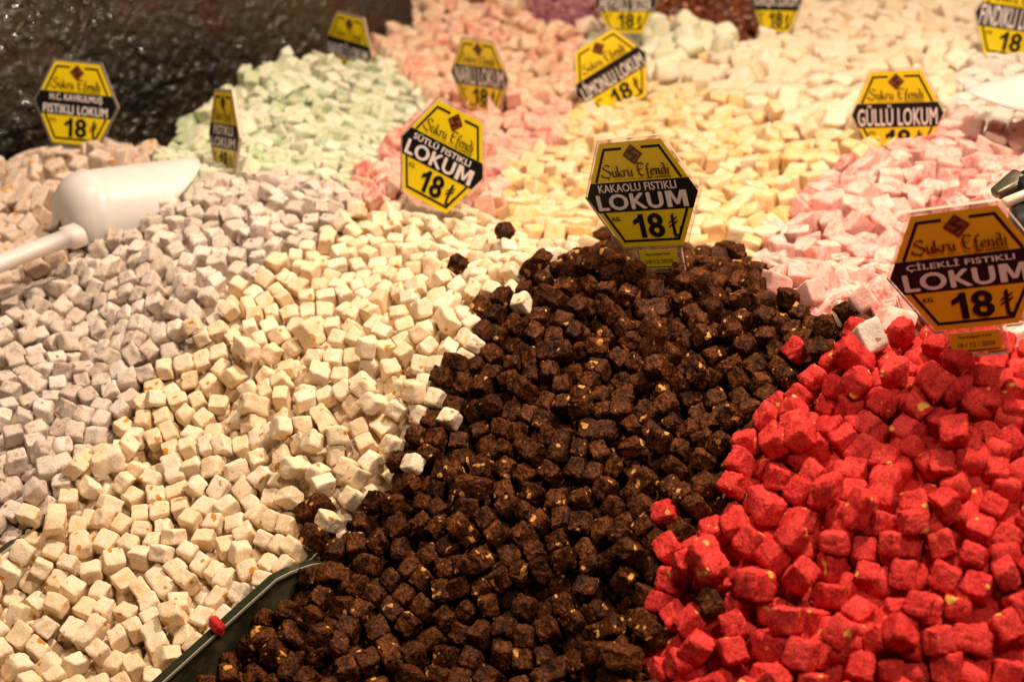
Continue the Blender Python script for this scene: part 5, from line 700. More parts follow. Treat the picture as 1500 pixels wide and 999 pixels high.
148,2411,243,107,117,47,10,44,2421,247,107,84,26,6,53,2433,251,32,114,21,10,34,2276,212,110,112,108,10,86,2344,229,12,42,35,3,106,2406,233,93,24,23,5,
7,2426,229,25,3,46,4,40,2422,232,1,6,90,11,103,2434,238,17,93,79,2,124,2436,238,19,27,41,2,129,2197,223,9,91,89,5,107,2234,222,18,86,16,0,
80,2244,219,30,113,70,5,-1,2426,241,112,3,46,9,76,2446,254,114,59,7,2,94,2453,255,20,33,97,11,92,2446,240,29,3,91,9,93,2484,249,28,27,26,1,
40,2511,261,104,43,119,0,18,2524,257,14,26,23,5,58,2364,232,118,115,38,3,26,2445,251,118,26,78,10,56,2447,254,2,54,27,11,143,2450,254,27,118,51,7,
-8,2465,249,114,8,40,10,11,2453,250,66,5,100,8,37,2459,256,113,60,116,11,52,2460,257,6,84,23,3,68,2461,258,115,26,22,8,106,2462,257,3,115,17,7,
125,2458,255,95,117,7,8,154,2462,255,118,4,50,10,4,2474,255,36,23,18,2,22,2471,259,21,58,116,2,60,2479,261,115,117,50,11,76,2473,262,119,34,84,3,
116,2472,259,26,65,113,6,136,2470,260,7,18,102,11,160,2477,257,105,43,94,5,-1,2501,260,24,110,20,1,13,2486,261,24,84,18,5,28,2489,264,104,24,22,8,
69,2496,264,116,66,108,8,88,2495,264,94,24,84,8,107,2493,262,3,57,28,6,126,2487,261,34,114,23,4,146,2489,263,20,0,49,0,8,2512,268,42,116,104,2,
52,2507,271,64,103,119,1,81,2515,266,65,113,17,9,96,2510,265,33,119,49,3,115,2512,268,0,119,110,3,129,2502,266,96,2,111,1,156,2514,265,29,14,10,6,
356,2061,266,115,18,1,7,262,2154,268,27,0,84,3,393,2195,262,27,116,41,8,362,2182,257,32,26,15,1,333,2070,256,48,119,96,9,340,2040,247,15,118,40,5,
308,2210,245,60,115,16,2,314,2239,249,96,117,100,0,382,2129,259,1,8,99,3,251,2204,246,39,85,118,9,341,2114,254,117,119,84,10,341,2203,250,118,3,46,7,
354,2137,254,32,117,2,10,371,2157,258,88,4,38,5,368,2207,259,90,0,44,7,219,2264,241,108,37,87,8,388,2111,256,18,96,80,6,324,2218,250,104,7,78,3,
392,2168,259,118,57,94,10,264,2275,246,38,0,109,9,329,2187,247,62,111,105,1,352,2220,254,64,117,108,4,301,2255,253,116,25,7,5,305,2186,241,59,115,11,11,
342,2170,250,114,100,51,2,238,2273,240,119,58,12,3,284,2205,243,6,34,47,6,294,2230,244,29,87,7,6,218,2240,233,85,85,13,5,319,2165,245,12,85,0,6,
236,2246,238,28,85,11,10,339,2235,255,58,7,17,4,332,2145,247,85,1,32,11,317,2119,247,119,115,9,7,280,2251,246,1,119,100,8,246,2221,243,30,114,7,6,
367,2109,254,2,3,68,11,386,2088,251,88,2,92,11,309,2149,243,3,56,12,11,240,2180,241,92,51,11,0,368,2057,253,65,109,111,2,227,2221,234,1,115,8,0,
258,2246,242,85,2,35,8,251,2296,244,95,119,49,1,292,2167,241,3,117,100,9,273,2186,243,39,88,9,1,236,2306,246,117,41,17,5,292,2272,250,18,21,118,9,
232,2201,237,26,119,41,3,273,2225,247,83,3,95,6,351,2088,250,8,96,63,2,327,2257,257,25,21,117,6,275,2153,242,14,86,116,9,354,2257,257,93,104,19,4,
339,2277,258,2,56,23,1,292,2319,257,45,5,100,8,396,2254,259,62,0,109,6,308,2398,262,90,26,9,9,405,2296,267,90,111,0,11,269,2316,248,109,19,68,10,
275,2343,257,110,109,94,5,409,2337,276,114,3,73,0,343,2367,264,31,29,110,9,384,2389,272,114,23,8,5,368,2234,258,3,1,82,1,310,2299,256,41,114,37,5,
223,2330,247,3,34,50,10,225,2368,245,103,25,29,11,249,2360,245,29,5,107,8,280,2294,248,90,5,78,9,382,2300,263,88,119,30,10,381,2349,270,90,103,4,8,
242,2382,251,109,25,27,9,315,2275,255,0,3,69,4,337,2300,262,34,105,0,5,430,2300,277,89,0,12,8,250,2329,243,6,27,118,10,321,2324,259,6,110,50,10,
395,2321,267,1,57,19,10,287,2390,256,103,84,0,5,374,2254,258,90,119,52,7,363,2278,259,85,28,17,7,362,2302,259,69,27,11,3,371,2323,262,117,56,111,8,
310,2347,257,1,4,96,3,355,2341,260,65,118,112,10,301,2373,258,4,78,13,3,372,2367,267,1,56,3,11,261,2387,250,27,119,9,0,234,2410,252,29,119,37,6,
270,2437,257,94,23,21,10,385,2277,258,72,25,4,7,234,2346,243,1,60,17,1,434,2342,275,0,110,48,9,273,2368,254,109,49,94,0,322,2369,258,91,3,79,9,
423,2366,278,4,61,99,3,354,2382,264,2,58,20,7,253,2407,252,61,1,97,4,338,2407,264,89,118,16,4,246,2430,252,63,2,97,5,401,2229,261,30,119,28,6,
331,2388,262,1,4,78,2,413,2387,276,95,3,92,5,271,2411,253,115,3,67,2,292,2413,258,64,119,102,8,356,2420,274,111,103,90,8,236,2455,255,76,28,14,11,
348,2324,256,4,56,22,0,419,2316,270,31,82,12,1,441,2395,282,29,2,56,4,370,2408,266,96,110,19,8,311,2422,262,118,31,69,4,402,2434,280,92,116,14,3,
220,2397,235,104,10,100,7,412,2394,258,116,116,29,11,228,2505,251,117,99,25,11,418,2411,282,33,119,113,9,331,2431,264,58,25,6,2,386,2424,274,113,119,44,6,
428,2432,285,89,2,48,7,256,2458,258,4,118,118,4,278,2456,262,61,114,20,10,298,2448,267,15,55,107,2,323,2455,266,96,98,88,3,345,2457,273,104,84,12,4,
370,2451,283,118,9,13,10,265,2478,264,119,54,8,11,287,2477,266,106,84,17,3,251,2497,267,112,23,27,5,308,2489,272,59,115,23,11,328,2490,275,24,3,53,3,
241,2519,272,117,2,65,5,262,931,327,26,105,41,1511,625,1782,282,95,66,10,11,569,1704,275,90,115,27,11,572,1601,272,31,2,21,10,545,1616,272,1,60,12,3,
638,1763,282,59,117,5,2,530,1664,270,72,110,94,9,544,1638,272,31,119,69,11,583,1619,274,60,117,21,4,611,1741,272,0,118,4,2,590,1646,275,73,116,14,4,
666,1865,281,86,24,114,3,620,1716,273,3,2,58,2,590,1697,272,59,109,117,10,614,1686,273,59,0,4,4,580,1677,270,3,93,53,5,625,1751,277,4,16,99,7,
608,1828,276,7,17,108,8,598,1756,271,89,117,8,0,631,1892,275,25,6,0,8,614,1798,278,85,112,103,4,564,1627,270,35,87,104,1,599,1781,271,94,118,101,3,
550,1675,270,5,2,108,7,634,1844,275,3,2,62,8,575,1771,267,22,23,115,2,647,1827,277,43,27,104,7,695,1978,273,2,119,20,4,598,1600,273,1,1,76,8,
700,1947,272,1,2,74,2,647,1869,274,56,24,117,2,654,1894,275,67,117,27,4,565,1657,270,89,6,48,1,599,1716,270,92,1,84,3,577,1750,268,32,117,5,6,
686,1933,271,97,0,74,8,557,1688,269,37,25,24,7,658,1845,276,58,116,0,11,684,1962,270,12,28,1,1,584,1795,266,115,54,101,5,671,1948,268,50,87,115,3,
560,1744,262,66,119,94,6,643,1730,275,18,17,23,8,644,1920,270,36,2,74,4,690,1882,278,59,4,15,1,624,1665,275,117,1,30,3,662,1791,283,117,89,31,8,
607,1619,275,89,117,51,4,615,1646,273,29,0,60,6,667,1813,282,1,61,117,1,714,1958,277,34,21,108,3,578,1726,271,110,93,6,10,601,1809,269,113,116,15,9,
663,1929,269,23,85,111,4,588,1582,269,92,0,106,7,671,1981,265,114,29,107,1,658,1964,267,119,2,48,10,724,1978,277,113,3,23,4,640,1706,272,82,27,112,1,
622,1868,272,23,3,21,1,678,1908,269,107,72,2,1,540,1584,254,90,0,77,5,636,1686,276,118,116,0,5,655,1767,281,102,88,23,9,557,1606,253,118,119,118,5,
749,1572,270,94,13,47,8,796,1684,278,87,1,88,8,828,1664,257,50,89,6,3,850,1609,255,59,0,9,2,762,1627,275,58,1,7,3,684,1729,288,100,118,34,3,
728,1605,277,83,3,106,0,741,1694,282,79,86,10,2,688,1600,273,8,116,6,2,743,1650,278,27,3,90,4,662,1749,283,88,27,1,11,862,1762,259,105,28,0,2,
708,1561,269,108,94,71,0,663,1607,272,62,5,99,4,701,1620,277,19,27,30,3,714,1694,282,3,94,13,0,768,1756,284,78,27,113,6,754,1774,284,91,0,119,11,
901,1937,271,33,27,5,2,764,1539,249,1,2,106,1,623,1599,273,59,0,96,10,674,1627,277,28,116,19,5,673,1666,281,56,1,112,11,816,1861,280,3,60,113,2,
727,1936,278,0,17,66,9,744,1555,252,119,115,30,4,628,1552,273,6,61,15,1,647,1625,273,87,2,81,11,659,1643,274,94,4,82,10,696,1708,280,6,99,100,4,
763,1720,284,30,119,43,4,746,1754,282,2,59,19,5,698,1773,281,25,62,114,10,796,1769,281,34,2,37,5,869,1803,261,62,119,22,8,832,1824,278,119,87,113,5,
645,1596,271,91,1,39,3,695,1663,277,11,90,103,3,661,1714,281,117,113,44,1,836,1785,260,0,59,6,1,794,1920,278,92,2,57,0,850,1914,278,90,4,117,10,
838,2010,276,32,119,80,10,887,2001,276,92,0,89,5,850,1815,261,2,1,79,10,703,1583,270,108,86,19,1,767,1576,252,117,118,57,6,739,1626,274,118,62,8,11,
722,1673,279,20,28,98,7,772,1693,278,101,16,6,1,681,1787,281,68,0,116,8,757,1864,278,95,91,34,10,846,1861,276,117,3,117,7,871,1885,270,108,2,0,5,
762,1961,276,27,61,118,0,785,1965,275,89,117,0,10,861,2020,274,117,72,99,4,907,2018,275,91,2,25,1,617,1576,270,89,0,119,10,637,1644,275,36,27,27,9,
649,1664,276,117,2,57,1,658,1691,276,23,111,29,5,707,1731,282,40,118,118,9,717,1797,282,90,118,102,5,744,1801,281,3,118,39,4,705,1869,277,7,0,45,1,
725,1858,282,118,112,72,8,773,1915,278,24,94,37,11,826,1905,277,116,0,35,0,845,1966,274,0,68,109,5,869,1963,274,114,31,15,4,733,1579,255,61,3,108,6,
644,1569,272,92,0,20,9,687,1570,266,18,84,23,3,755,1668,279,0,3,85,6,723,1712,281,30,117,16,8,786,1788,281,117,116,67,4,705,1815,283,7,59,104,11,
765,1815,283,90,118,82,1,710,1841,279,114,114,102,6,777,1831,284,89,0,22,4,730,1897,275,119,2,44,1,743,1911,277,61,118,12,10,893,1899,257,18,93,21,5,
807,1948,275,61,1,3,2,758,1611,257,1,1,45,10,792,1651,256,30,119,46,6,692,1643,278,90,111,116,7,725,1777,280,60,2,102,11,730,1817,281,94,2,9,10,
687,1831,280,92,60,1,10,801,1824,279,28,1,84,3,788,1849,284,31,0,82,0,876,1844,258,2,0,62,11,751,1891,277,90,118,104,5,786,1895,276,9,88,93,3,
833,1938,272,107,57,13,9,818,1997,275,108,92,37,1,856,1985,276,2,61,108,2,755,1998,271,60,119,96,2,793,2012,271,43,92,14,7,818,2022,273,27,0,12,8,
910,2041,273,16,113,18,8,665,1579,270,119,1,117,6,774,1596,256,5,34,86,3,627,1622,271,116,28,57,9,718,1644,273,77,12,105,9,683,1688,278,13,92,6,10,
720,1753,281,43,91,1,7,778,1869,273,89,119,7,3,798,1878,278,30,2,34,9,713,1912,271,53,13,103,7,750,1935,277,27,0,90,8,794,1993,273,6,21,4,9,
880,1983,271,27,0,27,6,881,2025,273,23,28,1,3,715,1930,262,80,111,83,2,823,1733,258,88,0,96,3,822,1755,259,32,119,31,10,806,1802,275,119,1,63,9,
746,1838,276,11,4,37,5,738,1878,277,3,31,47,3,867,1868,259,102,3,53,9,850,1884,273,86,99,98,5,864,1936,273,106,100,12,10,805,1972,276,1,6,61,3,
771,1984,274,58,1,11,6,790,2029,270,105,27,72,2,736,1702,262,14,92,78,2,679,1727,268,116,10,112,10,814,1861,260,118,1,2,3,735,1734,279,119,119,0,9,
769,1939,271,1,16,29,1,743,1971,273,32,115,83,9,-30,1880,220,6,12,106,1,6,2279,241,23,115,22,1,25,2132,220,105,63,5,2,55,2089,218,7,22,1,3,
82,1854,223,23,7,104,9,39,2037,206,38,114,103,4,-112,1910,204,106,38,3,3,42,1867,221,3,51,4,10,-71,1933,196,1,94,2,6,-167,2034,220,89,97,5,6,
-28,2273,228,72,110,28,6,-94,2022,209,36,12,100,8,-185,2196,219,115,34,106,3,82,2150,231,24,18,7,11,-82,2139,217,70,3,4,5,-216,2189,220,10,20,53,5,
-127,2248,227,119,5,71,8,3,2033,203,25,22,13,7,-211,2300,237,0,113,47,7,-42,2169,210,8,69,3,3,-92,1962,196,3,117,19,3,-32,2226,212,25,34,98,1,
-151,2153,208,93,2,96,8,-109,2325,235,13,109,61,3,-64,2020,194,118,67,113,2,-187,2248,221,33,1,10,3,-205,2148,217,97,1,39,4,40,2178,226,103,22,117,11,
-134,1972,209,31,6,3,0,-203,2267,226,91,7,101,7,-86,2208,211,7,98,84,1,-224,2144,198,66,7,18,0,-6,1960,204,114,35,26,1,-157,2260,220,24,10,91,2,
3,2149,213,18,69,116,9,-65,2067,205,91,5,47,5,-88,2004,196,4,42,105,8,-68,2257,224,49,14,26,4,-126,2021,204,30,0,60,1,-114,2220,216,27,117,55,7,
-30,2144,202,97,25,35,10,-125,2307,227,13,108,18,8,-160,2187,213,44,92,104,6,16,2008,198,105,40,32,9,-121,1944,209,71,5,23,5,84,2057,213,118,82,35,6,
86,2096,217,47,118,118,0,60,2140,215,102,100,69,1,-61,2228,213,60,6,97,3,-191,2322,234,26,114,80,5,-105,2182,207,112,95,97,0,52,2061,208,93,8,73,8,
-118,2048,209,104,7,95,11,-50,2198,210,36,110,9,3,-55,2089,203,49,94,117,4,70,1890,215,87,80,13,10,-77,2047,201,114,118,77,8,71,2030,204,91,112,117,4,
-147,1998,212,76,97,12,5,89,1894,221,73,17,24,5,22,2225,224,110,79,111,5,-164,2314,229,2,3,8,4,-124,2157,207,117,98,67,9,-132,2077,212,1,113,109,5,
-37,2063,194,114,37,107,9,-184,2091,214,116,4,111,4,-85,2086,205,6,84,96,0,64,2165,225,110,17,5,6,9,2247,221,29,11,42,11,-194,2124,214,28,68,8,9,
9,2108,198,109,86,18,10,81,1921,219,96,83,119,2,18,1865,211,51,18,114,8,97,2125,217,115,57,119,6,-165,2287,225,3,116,32,8,-17,2198,205,2,93,80,0,
-38,2310,223,1,8,79,3,-112,2095,206,58,117,114,4,-143,2334,229,20,32,97,2,-142,2231,214,39,4,104,5,-96,2257,223,101,105,53,4,94,2032,211,15,104,74,7,
31,2088,203,117,11,57,8,-149,2049,209,36,0,34,1,49,1968,200,91,5,52,3,-133,2177,210,5,25,10,5,-182,2165,210,28,0,68,2,-132,2203,212,100,27,37,5,
-57,2143,202,9,119,2,10,-208,2125,194,77,38,3,6,-29,2085,195,28,63,117,11,-72,2117,205,42,32,15,7,31,2201,223,96,6,73,11,-3,2219,208,1,117,19,4,
-13,2057,198,107,20,72,7,-19,2107,197,29,2,90,9,-86,1909,185,33,4,114,7,-157,2087,209,29,118,80,0,-109,2138,201,41,92,114,0,-88,2228,218,27,98,97,10,
24,2058,200,82,1,45,4,-82,2308,222,88,69,0,0,43,1999,195,58,118,26,0,69,2002,200,31,25,115,7,-46,2117,200,5,94,4,11,-178,2142,208,8,95,0,11,
-41,2253,215,112,60,118,9,-55,1987,187,118,3,89,0,-38,2011,190,117,59,23,0,-9,2172,200,98,92,89,4,-23,2032,189,92,118,113,4,33,1945,199,60,117,102,6,
10,2194,206,28,85,18,2,-25,2328,240,72,13,117,6,20,2265,220,24,102,48,2,0,2081,196,29,85,115,0,-55,2328,221,31,118,81,5,-8,2128,197,118,118,58,5,
-75,2179,205,111,87,111,2,-108,1981,196,27,117,80,2,-98,1888,196,82,114,85,9,-58,2284,219,93,10,22,5,-48,2042,190,39,118,23,10,-7,1858,203,106,8,101,1,
-160,2124,205,29,3,9,7,-98,2118,200,24,1,94,11,74,2195,226,110,103,27,9,-70,2358,245,107,34,77,11,7,1892,211,42,73,0,2,-85,2285,219,24,36,113,10,
-175,2064,214,83,96,7,2,90,1987,207,94,1,75,1,-81,2332,222,119,3,89,7,-40,2369,236,117,51,18,4,-69,2371,220,30,112,78,5,-105,1934,193,6,21,57,4,
20,1972,191,91,117,117,8,13,1933,198,91,117,102,3,-113,2281,215,117,63,102,9,89,1947,217,95,114,105,7,-15,2243,208,113,32,95,11,-7,2301,231,5,1,49,11,
-9,2013,191,47,28,5,10,-4,2272,208,5,109,42,1,-175,2219,214,83,1,79,4,57,1917,207,15,83,115,0,-127,1997,200,23,95,4,7,36,2112,202,118,3,58,2,
75,1961,205,95,119,81,9,64,2112,208,14,86,10,0,-45,1934,191,94,116,63,2,-135,2110,204,58,1,117,11,-97,2360,237,9,108,32,3,-31,1960,201,60,117,119,9,
-213,2273,205,96,117,28,7,41,2253,210,103,82,104,5,73,1864,202,24,68,11,3,-216,2170,193,96,114,43,0,-57,1959,188,26,0,119,1,-29,1983,190,73,28,12,4,
-11,2338,220,93,9,79,1,-35,1908,202,27,112,94,1,-90,2160,202,111,25,33,9,-196,2320,210,82,37,111,11,-3,1984,193,47,22,103,5,21,2170,212,50,25,5,11,
43,1890,206,114,113,12,2,-168,2357,242,24,78,23,2,-197,2361,247,96,2,15,3,-124,2379,241,27,27,20,3,-20,2378,246,0,81,18,7,-149,2391,240,6,9,94,6,
-83,2387,240,32,94,104,3,-45,2426,243,113,66,99,8,-153,2413,252,8,38,102,3,-125,2408,248,1,24,33,3,-193,2440,258,95,116,35,4,-204,2464,242,94,112,41,4,
-177,2389,247,30,100,97,0,-126,2355,231,118,3,88,11,-68,2407,241,92,114,100,7,-40,2398,239,23,59,117,7,-98,2412,242,40,17,92,11,-19,2406,241,9,82,23,0,
-198,2440,236,5,4,12,5,-63,2441,260,84,18,108,4,-20,2362,225,98,75,17,0,-218,2247,200,31,8,117,10,-160,2435,257,112,62,4,4,-107,2444,252,86,0,67,8,
-82,2456,252,46,14,97,2,-155,2370,224,110,53,0,2,31,1913,201,28,3,42,9,-33,2451,255,12,18,111,6,-28,2491,260,83,0,45,0,-13,2509,257,41,114,106,0,
-105,2060,193,82,106,23,0,-177,2470,237,91,95,99,0,-121,2481,241,5,26,41,1,-205,2490,249,35,4,8,2,-136,2511,248,7,97,101,6,-75,2505,248,107,80,14,2,
-142,2539,256,96,2,0,8,-161,2459,259,88,22,31,8,-134,2449,257,95,1,0,0,-187,2465,263,111,84,43,5,-164,2488,265,11,17,36,10,-100,2491,265,43,15,20,2,
-18,2467,263,113,113,11,11,-210,2548,261,34,115,28,6,-156,2517,274,22,23,33,4,-115,2525,273,23,119,59,4,-89,2523,272,0,113,27,0,-56,2520,273,89,110,32,4,
-54,2473,255,117,4,72,0,-91,1443,250,14,117,65,5,-1,1844,227,94,4,100,5,-134,1418,257,45,107,106,4,-143,1642,231,39,3,17,3,-143,1379,260,116,50,8,9,
-114,1434,248,109,58,14,4,-167,1519,240,72,18,102,10,-39,1435,244,33,19,8,7,-54,1460,238,7,16,107,5,-100,1637,219,97,104,39,6,-133,1664,229,2,104,75,5,
-29,1395,243,8,18,97,7,-20,1418,245,119,117,31,7,45,1673,224,55,15,15,7,-104,1830,212,119,45,16,5,-23,1843,215,30,17,34,6,-151,1607,226,7,102,119,3,
-100,1500,242,106,111,2,6,-23,1782,206,107,62,112,5,-10,1494,225,117,82,11,11,1,1779,207,33,8,89,3,17,1672,213,8,118,111,7,-95,1757,204,59,118,17,11,
-55,1877,201,42,26,113,5,-40,1660,211,96,96,19,8,-64,1619,212,35,14,26,5,-4,1677,213,116,79,85,7,-56,1575,217,33,0,35,3,68,1795,223,87,109,30,9,
32,1736,214,91,1,11,4,-42,1738,205,12,86,6,11,-72,1439,237,42,97,25,0,25,1778,212,5,112,31,0,-18,1651,212,19,0,85,3,-64,1697,208,100,93,34,11,
-51,1682,210,29,99,14,9,-172,1448,241,57,2,102,8,-155,1539,228,0,3,49,5,-112,1561,232,116,72,8,2,-82,1673,208,3,21,87,7,-61,1790,203,83,28,14,11,
-122,1789,206,23,26,41,7,56,1731,214,98,2,9,9,-43,1616,209,115,61,25,3,13,1713,210,1,58,112,4,-87,1819,202,28,90,109,11,-21,1595,211,103,92,39,0,
-26,1678,212,28,119,116,6,-64,1762,203,97,119,77,11,31,1826,211,23,89,25,7,-41,1860,203,5,56,101,7,-107,1418,239,99,72,104,4,-164,1472,240,89,7,18,8,
55,1845,212,16,103,116,10,-88,1737,203,112,33,43,0,-34,1540,221,84,4,7,9,-93,1593,214,116,2,116,4,65,1766,214,88,114,12,11,-117,1759,202,60,0,15,10,
-83,1553,218,80,94,4,1,-125,1635,215,4,61,105,9,-96,1428,236,8,53,113,1,-135,1531,227,5,0,79,7,-48,1532,219,47,34,114,0,-67,1524,221,9,64,0,10,
7,1651,208,109,119,113,8,-89,1696,207,0,95,39,7,-116,1519,233,24,47,106,4,-46,1778,203,29,119,21,0,-26,1632,206,61,117,113,7,-7,1571,215,78,87,0,2,
-77,1572,214,3,2,35,6,-111,1807,205,115,51,17,0,49,1818,210,32,35,21,5,-132,1774,200,102,113,15,5,50,1784,213,109,113,12,6,-2,1630,209,109,92,96,1,
-133,1554,222,2,119,59,4,34,1802,209,104,34,32,2,-80,1500,227,69,1,86,8,-110,1616,215,3,118,21,1,-21,1824,201,57,119,31,4,-82,1779,201,117,26,75,0,
-18,1737,203,24,29,118,2,-30,1574,210,7,82,113,6,13,1802,212,31,20,90,1,-71,1481,228,94,62,119,2,-129,1575,220,1,119,66,11,-143,1591,218,118,115,66,8,
12,1755,206,2,76,115,2,-98,1714,202,93,4,52,0,42,1761,209,36,114,13,7,3,1823,202,26,118,17,3,-133,1615,216,3,77,79,1,-73,1595,211,91,118,56,6,
-53,1716,203,2,118,76,4,-31,1717,203,61,118,96,8,-96,1792,202,0,1,107,9,-38,1412,237,79,115,2,7,-33,1497,222,53,7,25,4,-21,1518,220,0,35,45,4,
-61,1820,200,49,0,7,7,-12,1705,207,62,118,112,10,-104,1776,203,89,1,47,1,-29,1757,202,29,1,80,10,-38,1801,202,6,118,110,7,-11,1612,208,89,1,38,1,
-79,1802,201,0,61,18,9,-68,1734,201,87,119,21,11,-152,1569,221,28,3,87,9,-43,1829,200,118,96,38,4,-123,1722,202,117,0,100,8,-50,1556,214,74,86,112,3,
-77,1637,207,14,24,88,8,-120,1497,231,89,1,1,1,38,1712,213,115,0,105,0,-108,1739,198,0,0,78,7,-130,1744,202,60,3,106,9,-116,1661,210,90,75,10,6,
37,1660,212,32,105,21,11,-138,1470,239,31,116,73,5,15,1837,204,91,0,107,7,-90,1864,196,116,119,98,10,-47,1597,208,47,119,85,0,-137,1391,247,29,102,80,7,
-140,1439,250,76,112,22,6,-7,1540,216,27,5,113,11,-92,1654,207,28,110,83,8,26,1691,209,3,93,49,8,4,1736,205,29,0,27,10,-165,1433,241,0,66,11,0,
-75,1711,205,0,94,44,8,-8,1722,205,90,53,116,2,-97,1571,217,4,2,39,6,-127,1681,210,113,67,10,5,-76,1885,183,96,4,8,10,-146,1493,233,14,70,13,0,
-152,1451,237,55,2,101,2,-19,1438,226,85,6,11,7,-118,1597,217,85,0,81,6,-152,1401,244,118,13,15,3,-89,1611,210,28,115,87,6,-50,1637,206,1,96,25,1,
-70,1863,188,95,95,34,6,-45,1482,230,109,7,25,0,-57,1672,191,106,104,2,5,-66,1656,201,22,119,110,6,-34,1696,201,1,58,91,9,-26,1387,230,18,18,97,2,
-103,1682,204,115,31,35,8,-168,1508,223,23,10,30,11,-68,1841,193,25,36,27,9,-25,1473,221,116,52,97,3,-105,1541,223,117,0,54,4,-108,1863,200,89,116,68,9,
-93,1478,228,89,0,119,3,-94,1515,226,82,4,25,2,-87,1535,218,0,62,25,7,387,1645,259,15,118,57,3,577,1816,281,102,16,24,5,481,1634,272,6,109,1,10,
435,1593,265,10,52,15,9,349,1748,250,24,44,22,5,512,1845,263,38,106,91,3,345,1909,253,26,16,49,10,468,1609,263,84,113,99,10,392,1935,251,25,95,80,7,
639,2080,278,78,119,4,11,464,1657,267,61,111,119,9,506,1693,267,78,118,27,4,549,1767,269,1,116,97,9,405,1829,242,58,117,15,9,602,1996,275,15,6,91,10,
536,2111,270,70,114,105,4,404,1784,241,92,3,68,8,437,1827,246,27,86,20,10,485,1853,254,115,118,37,7,294,1946,242,100,85,3,10,438,2030,263,28,119,38,7,
679,2055,274,82,24,118,11,305,1840,235,115,59,112,7,418,1614,259,34,111,94,7,478,1742,261,24,11,72,10,319,1775,232,59,1,97,7,548,1843,267,26,111,100,5,
347,1663,244,23,118,22,3,574,1881,267,117,111,19,9,310,1865,242,9,54,23,6,375,1854,239,29,116,13,10,255,1875,232,78,29,17,5,405,1963,256,63,118,105,7,
444,1751,253,109,22,119,7,500,1912,264,66,112,101,9,736,2071,282,28,76,7,6,458,1715,259,107,11,67,3,347,1983,247,101,97,85,5,416,2056,262,31,113,34,7,
488,1960,262,3,83,112,11,544,2003,266,91,6,83,4,554,1929,268,114,6,75,3,316,1924,249,35,84,113,9,479,1995,264,55,117,22,4,389,1878,241,1,55,13,7,
518,1773,260,118,52,103,9,567,2103,276,117,116,74,4,368,2035,254,62,91,119,5,468,1825,249,86,117,9,0,544,1719,262,49,83,3,5,603,1897,274,18,106,94,8,
278,1850,230,92,89,22,9,344,1854,236,8,23,110,9,429,1724,252,106,74,108,6,438,1925,252,28,1,60,0,476,2120,270,92,118,101,7,464,1923,255,63,114,119,6,
570,2053,266,30,118,29,9,623,2109,273,88,1,70,7,538,1871,265,27,79,109,5,416,1890,244,2,32,75,4,487,1813,253,91,115,17,2,515,1940,267,24,29,9,10,
702,2002,280,87,14,112,0,390,2048,260,94,101,86,8,458,2091,264,3,6,91,4,712,2053,272,116,59,106,5,357,1882,240,32,104,32,3,392,1991,256,61,115,5,11,
584,1920,269,92,117,108,4,664,2079,272,27,2,67,6,501,2073,268,62,2,8,11,444,1896,250,89,110,107,10,437,1964,255,29,117,0,7,532,1747,265,100,36,111,3,
518,2021,265,88,4,72,11,498,1881,259,65,116,102,6,443,2120,263,55,119,29,7,322,1815,234,90,119,112,6,519,1893,264,23,115,13,10,274,1892,232,89,2,47,8,
252,1944,236,116,115,19,0,408,1915,244,92,2,103,9,558,1810,269,25,101,76,0,346,1798,237,32,89,115,7,372,1910,243,19,13,119,5,419,2173,262,117,95,75,11,
433,1870,242,34,1,76,3,370,1990,250,7,4,64,10,422,1674,248,119,116,107,4,711,2094,276,118,60,18,3,330,1887,246,7,80,106,2,481,1898,255,32,117,103,8,
584,2078,269,0,2,88,10,623,1967,268,28,117,45,7,462,1973,258,30,27,119,5,645,1949,268,31,109,43,11,550,2077,270,90,0,119,8,452,2003,262,2,116,51,8,
288,1913,234,25,6,16,8,453,1681,255,93,3,74,3,598,2051,271,65,97,115,8,374,1814,235,62,119,101,11,503,2043,265,60,116,13,6,493,1727,255,108,115,45,11,
476,2060,265,44,119,94,5,412,2023,257,37,28,15,4,468,1880,249,79,87,117,8,527,1815,260,109,72,108,1,490,2096,267,1,0,38,9,432,1942,253,13,88,17,0,
460,1852,247,95,117,96,5,532,2138,271,96,2,98,11,376,1787,233,13,87,109,11,432,1774,244,106,87,114,6,414,1646,251,43,26,100,4,661,2003,269,29,1,55,1,
631,2007,271,29,5,5,5,519,1967,268,91,119,1,8,358,1687,240,56,0,18,9,270,1925,231,116,116,19,10,398,1720,243,25,81,108,9,439,1695,252,2,28,106,8,
518,1721,265,5,61,110,4,236,1926,228,84,21,13,11,592,1972,264,119,63,91,6,409,1697,247,23,83,113,9,372,1707,240,1,114,107,4,595,2107,271,0,118,40,5,
537,2040,267,42,110,16,11,382,1633,240,19,64,119,8,510,1990,264,78,89,13,4,466,2033,262,4,32,85,0,371,1755,235,97,26,95,0,324,1962,244,15,2,58,8,
253,1904,229,90,2,48,6,505,1796,253,117,6,44,7,701,2124,275,118,61,108,3,519,2158,270,64,9,10,11,610,1946,266,3,118,105,9,577,2006,259,99,26,12,1,
644,2127,276,63,2,104,4,733,2128,281,1,9,42,4,587,2029,264,1,116,118,0,451,2172,268,0,71,93,4,378,1678,241,3,85,104,8,310,1895,238,38,0,90,10,
421,1994,255,58,117,29,5,415,2123,258,62,1,0,8,536,1915,264,100,92,94,0,460,1949,256,62,25,1,1,685,2102,273,119,60,108,3,613,2137,274,42,88,117,1,
341,2007,242,96,116,5,10,537,1702,257,38,9,114,0,459,2146,266,31,119,3,5,744,2099,282,12,1,96,6,424,1798,243,39,118,95,0,577,2131,277,20,2,33,11,
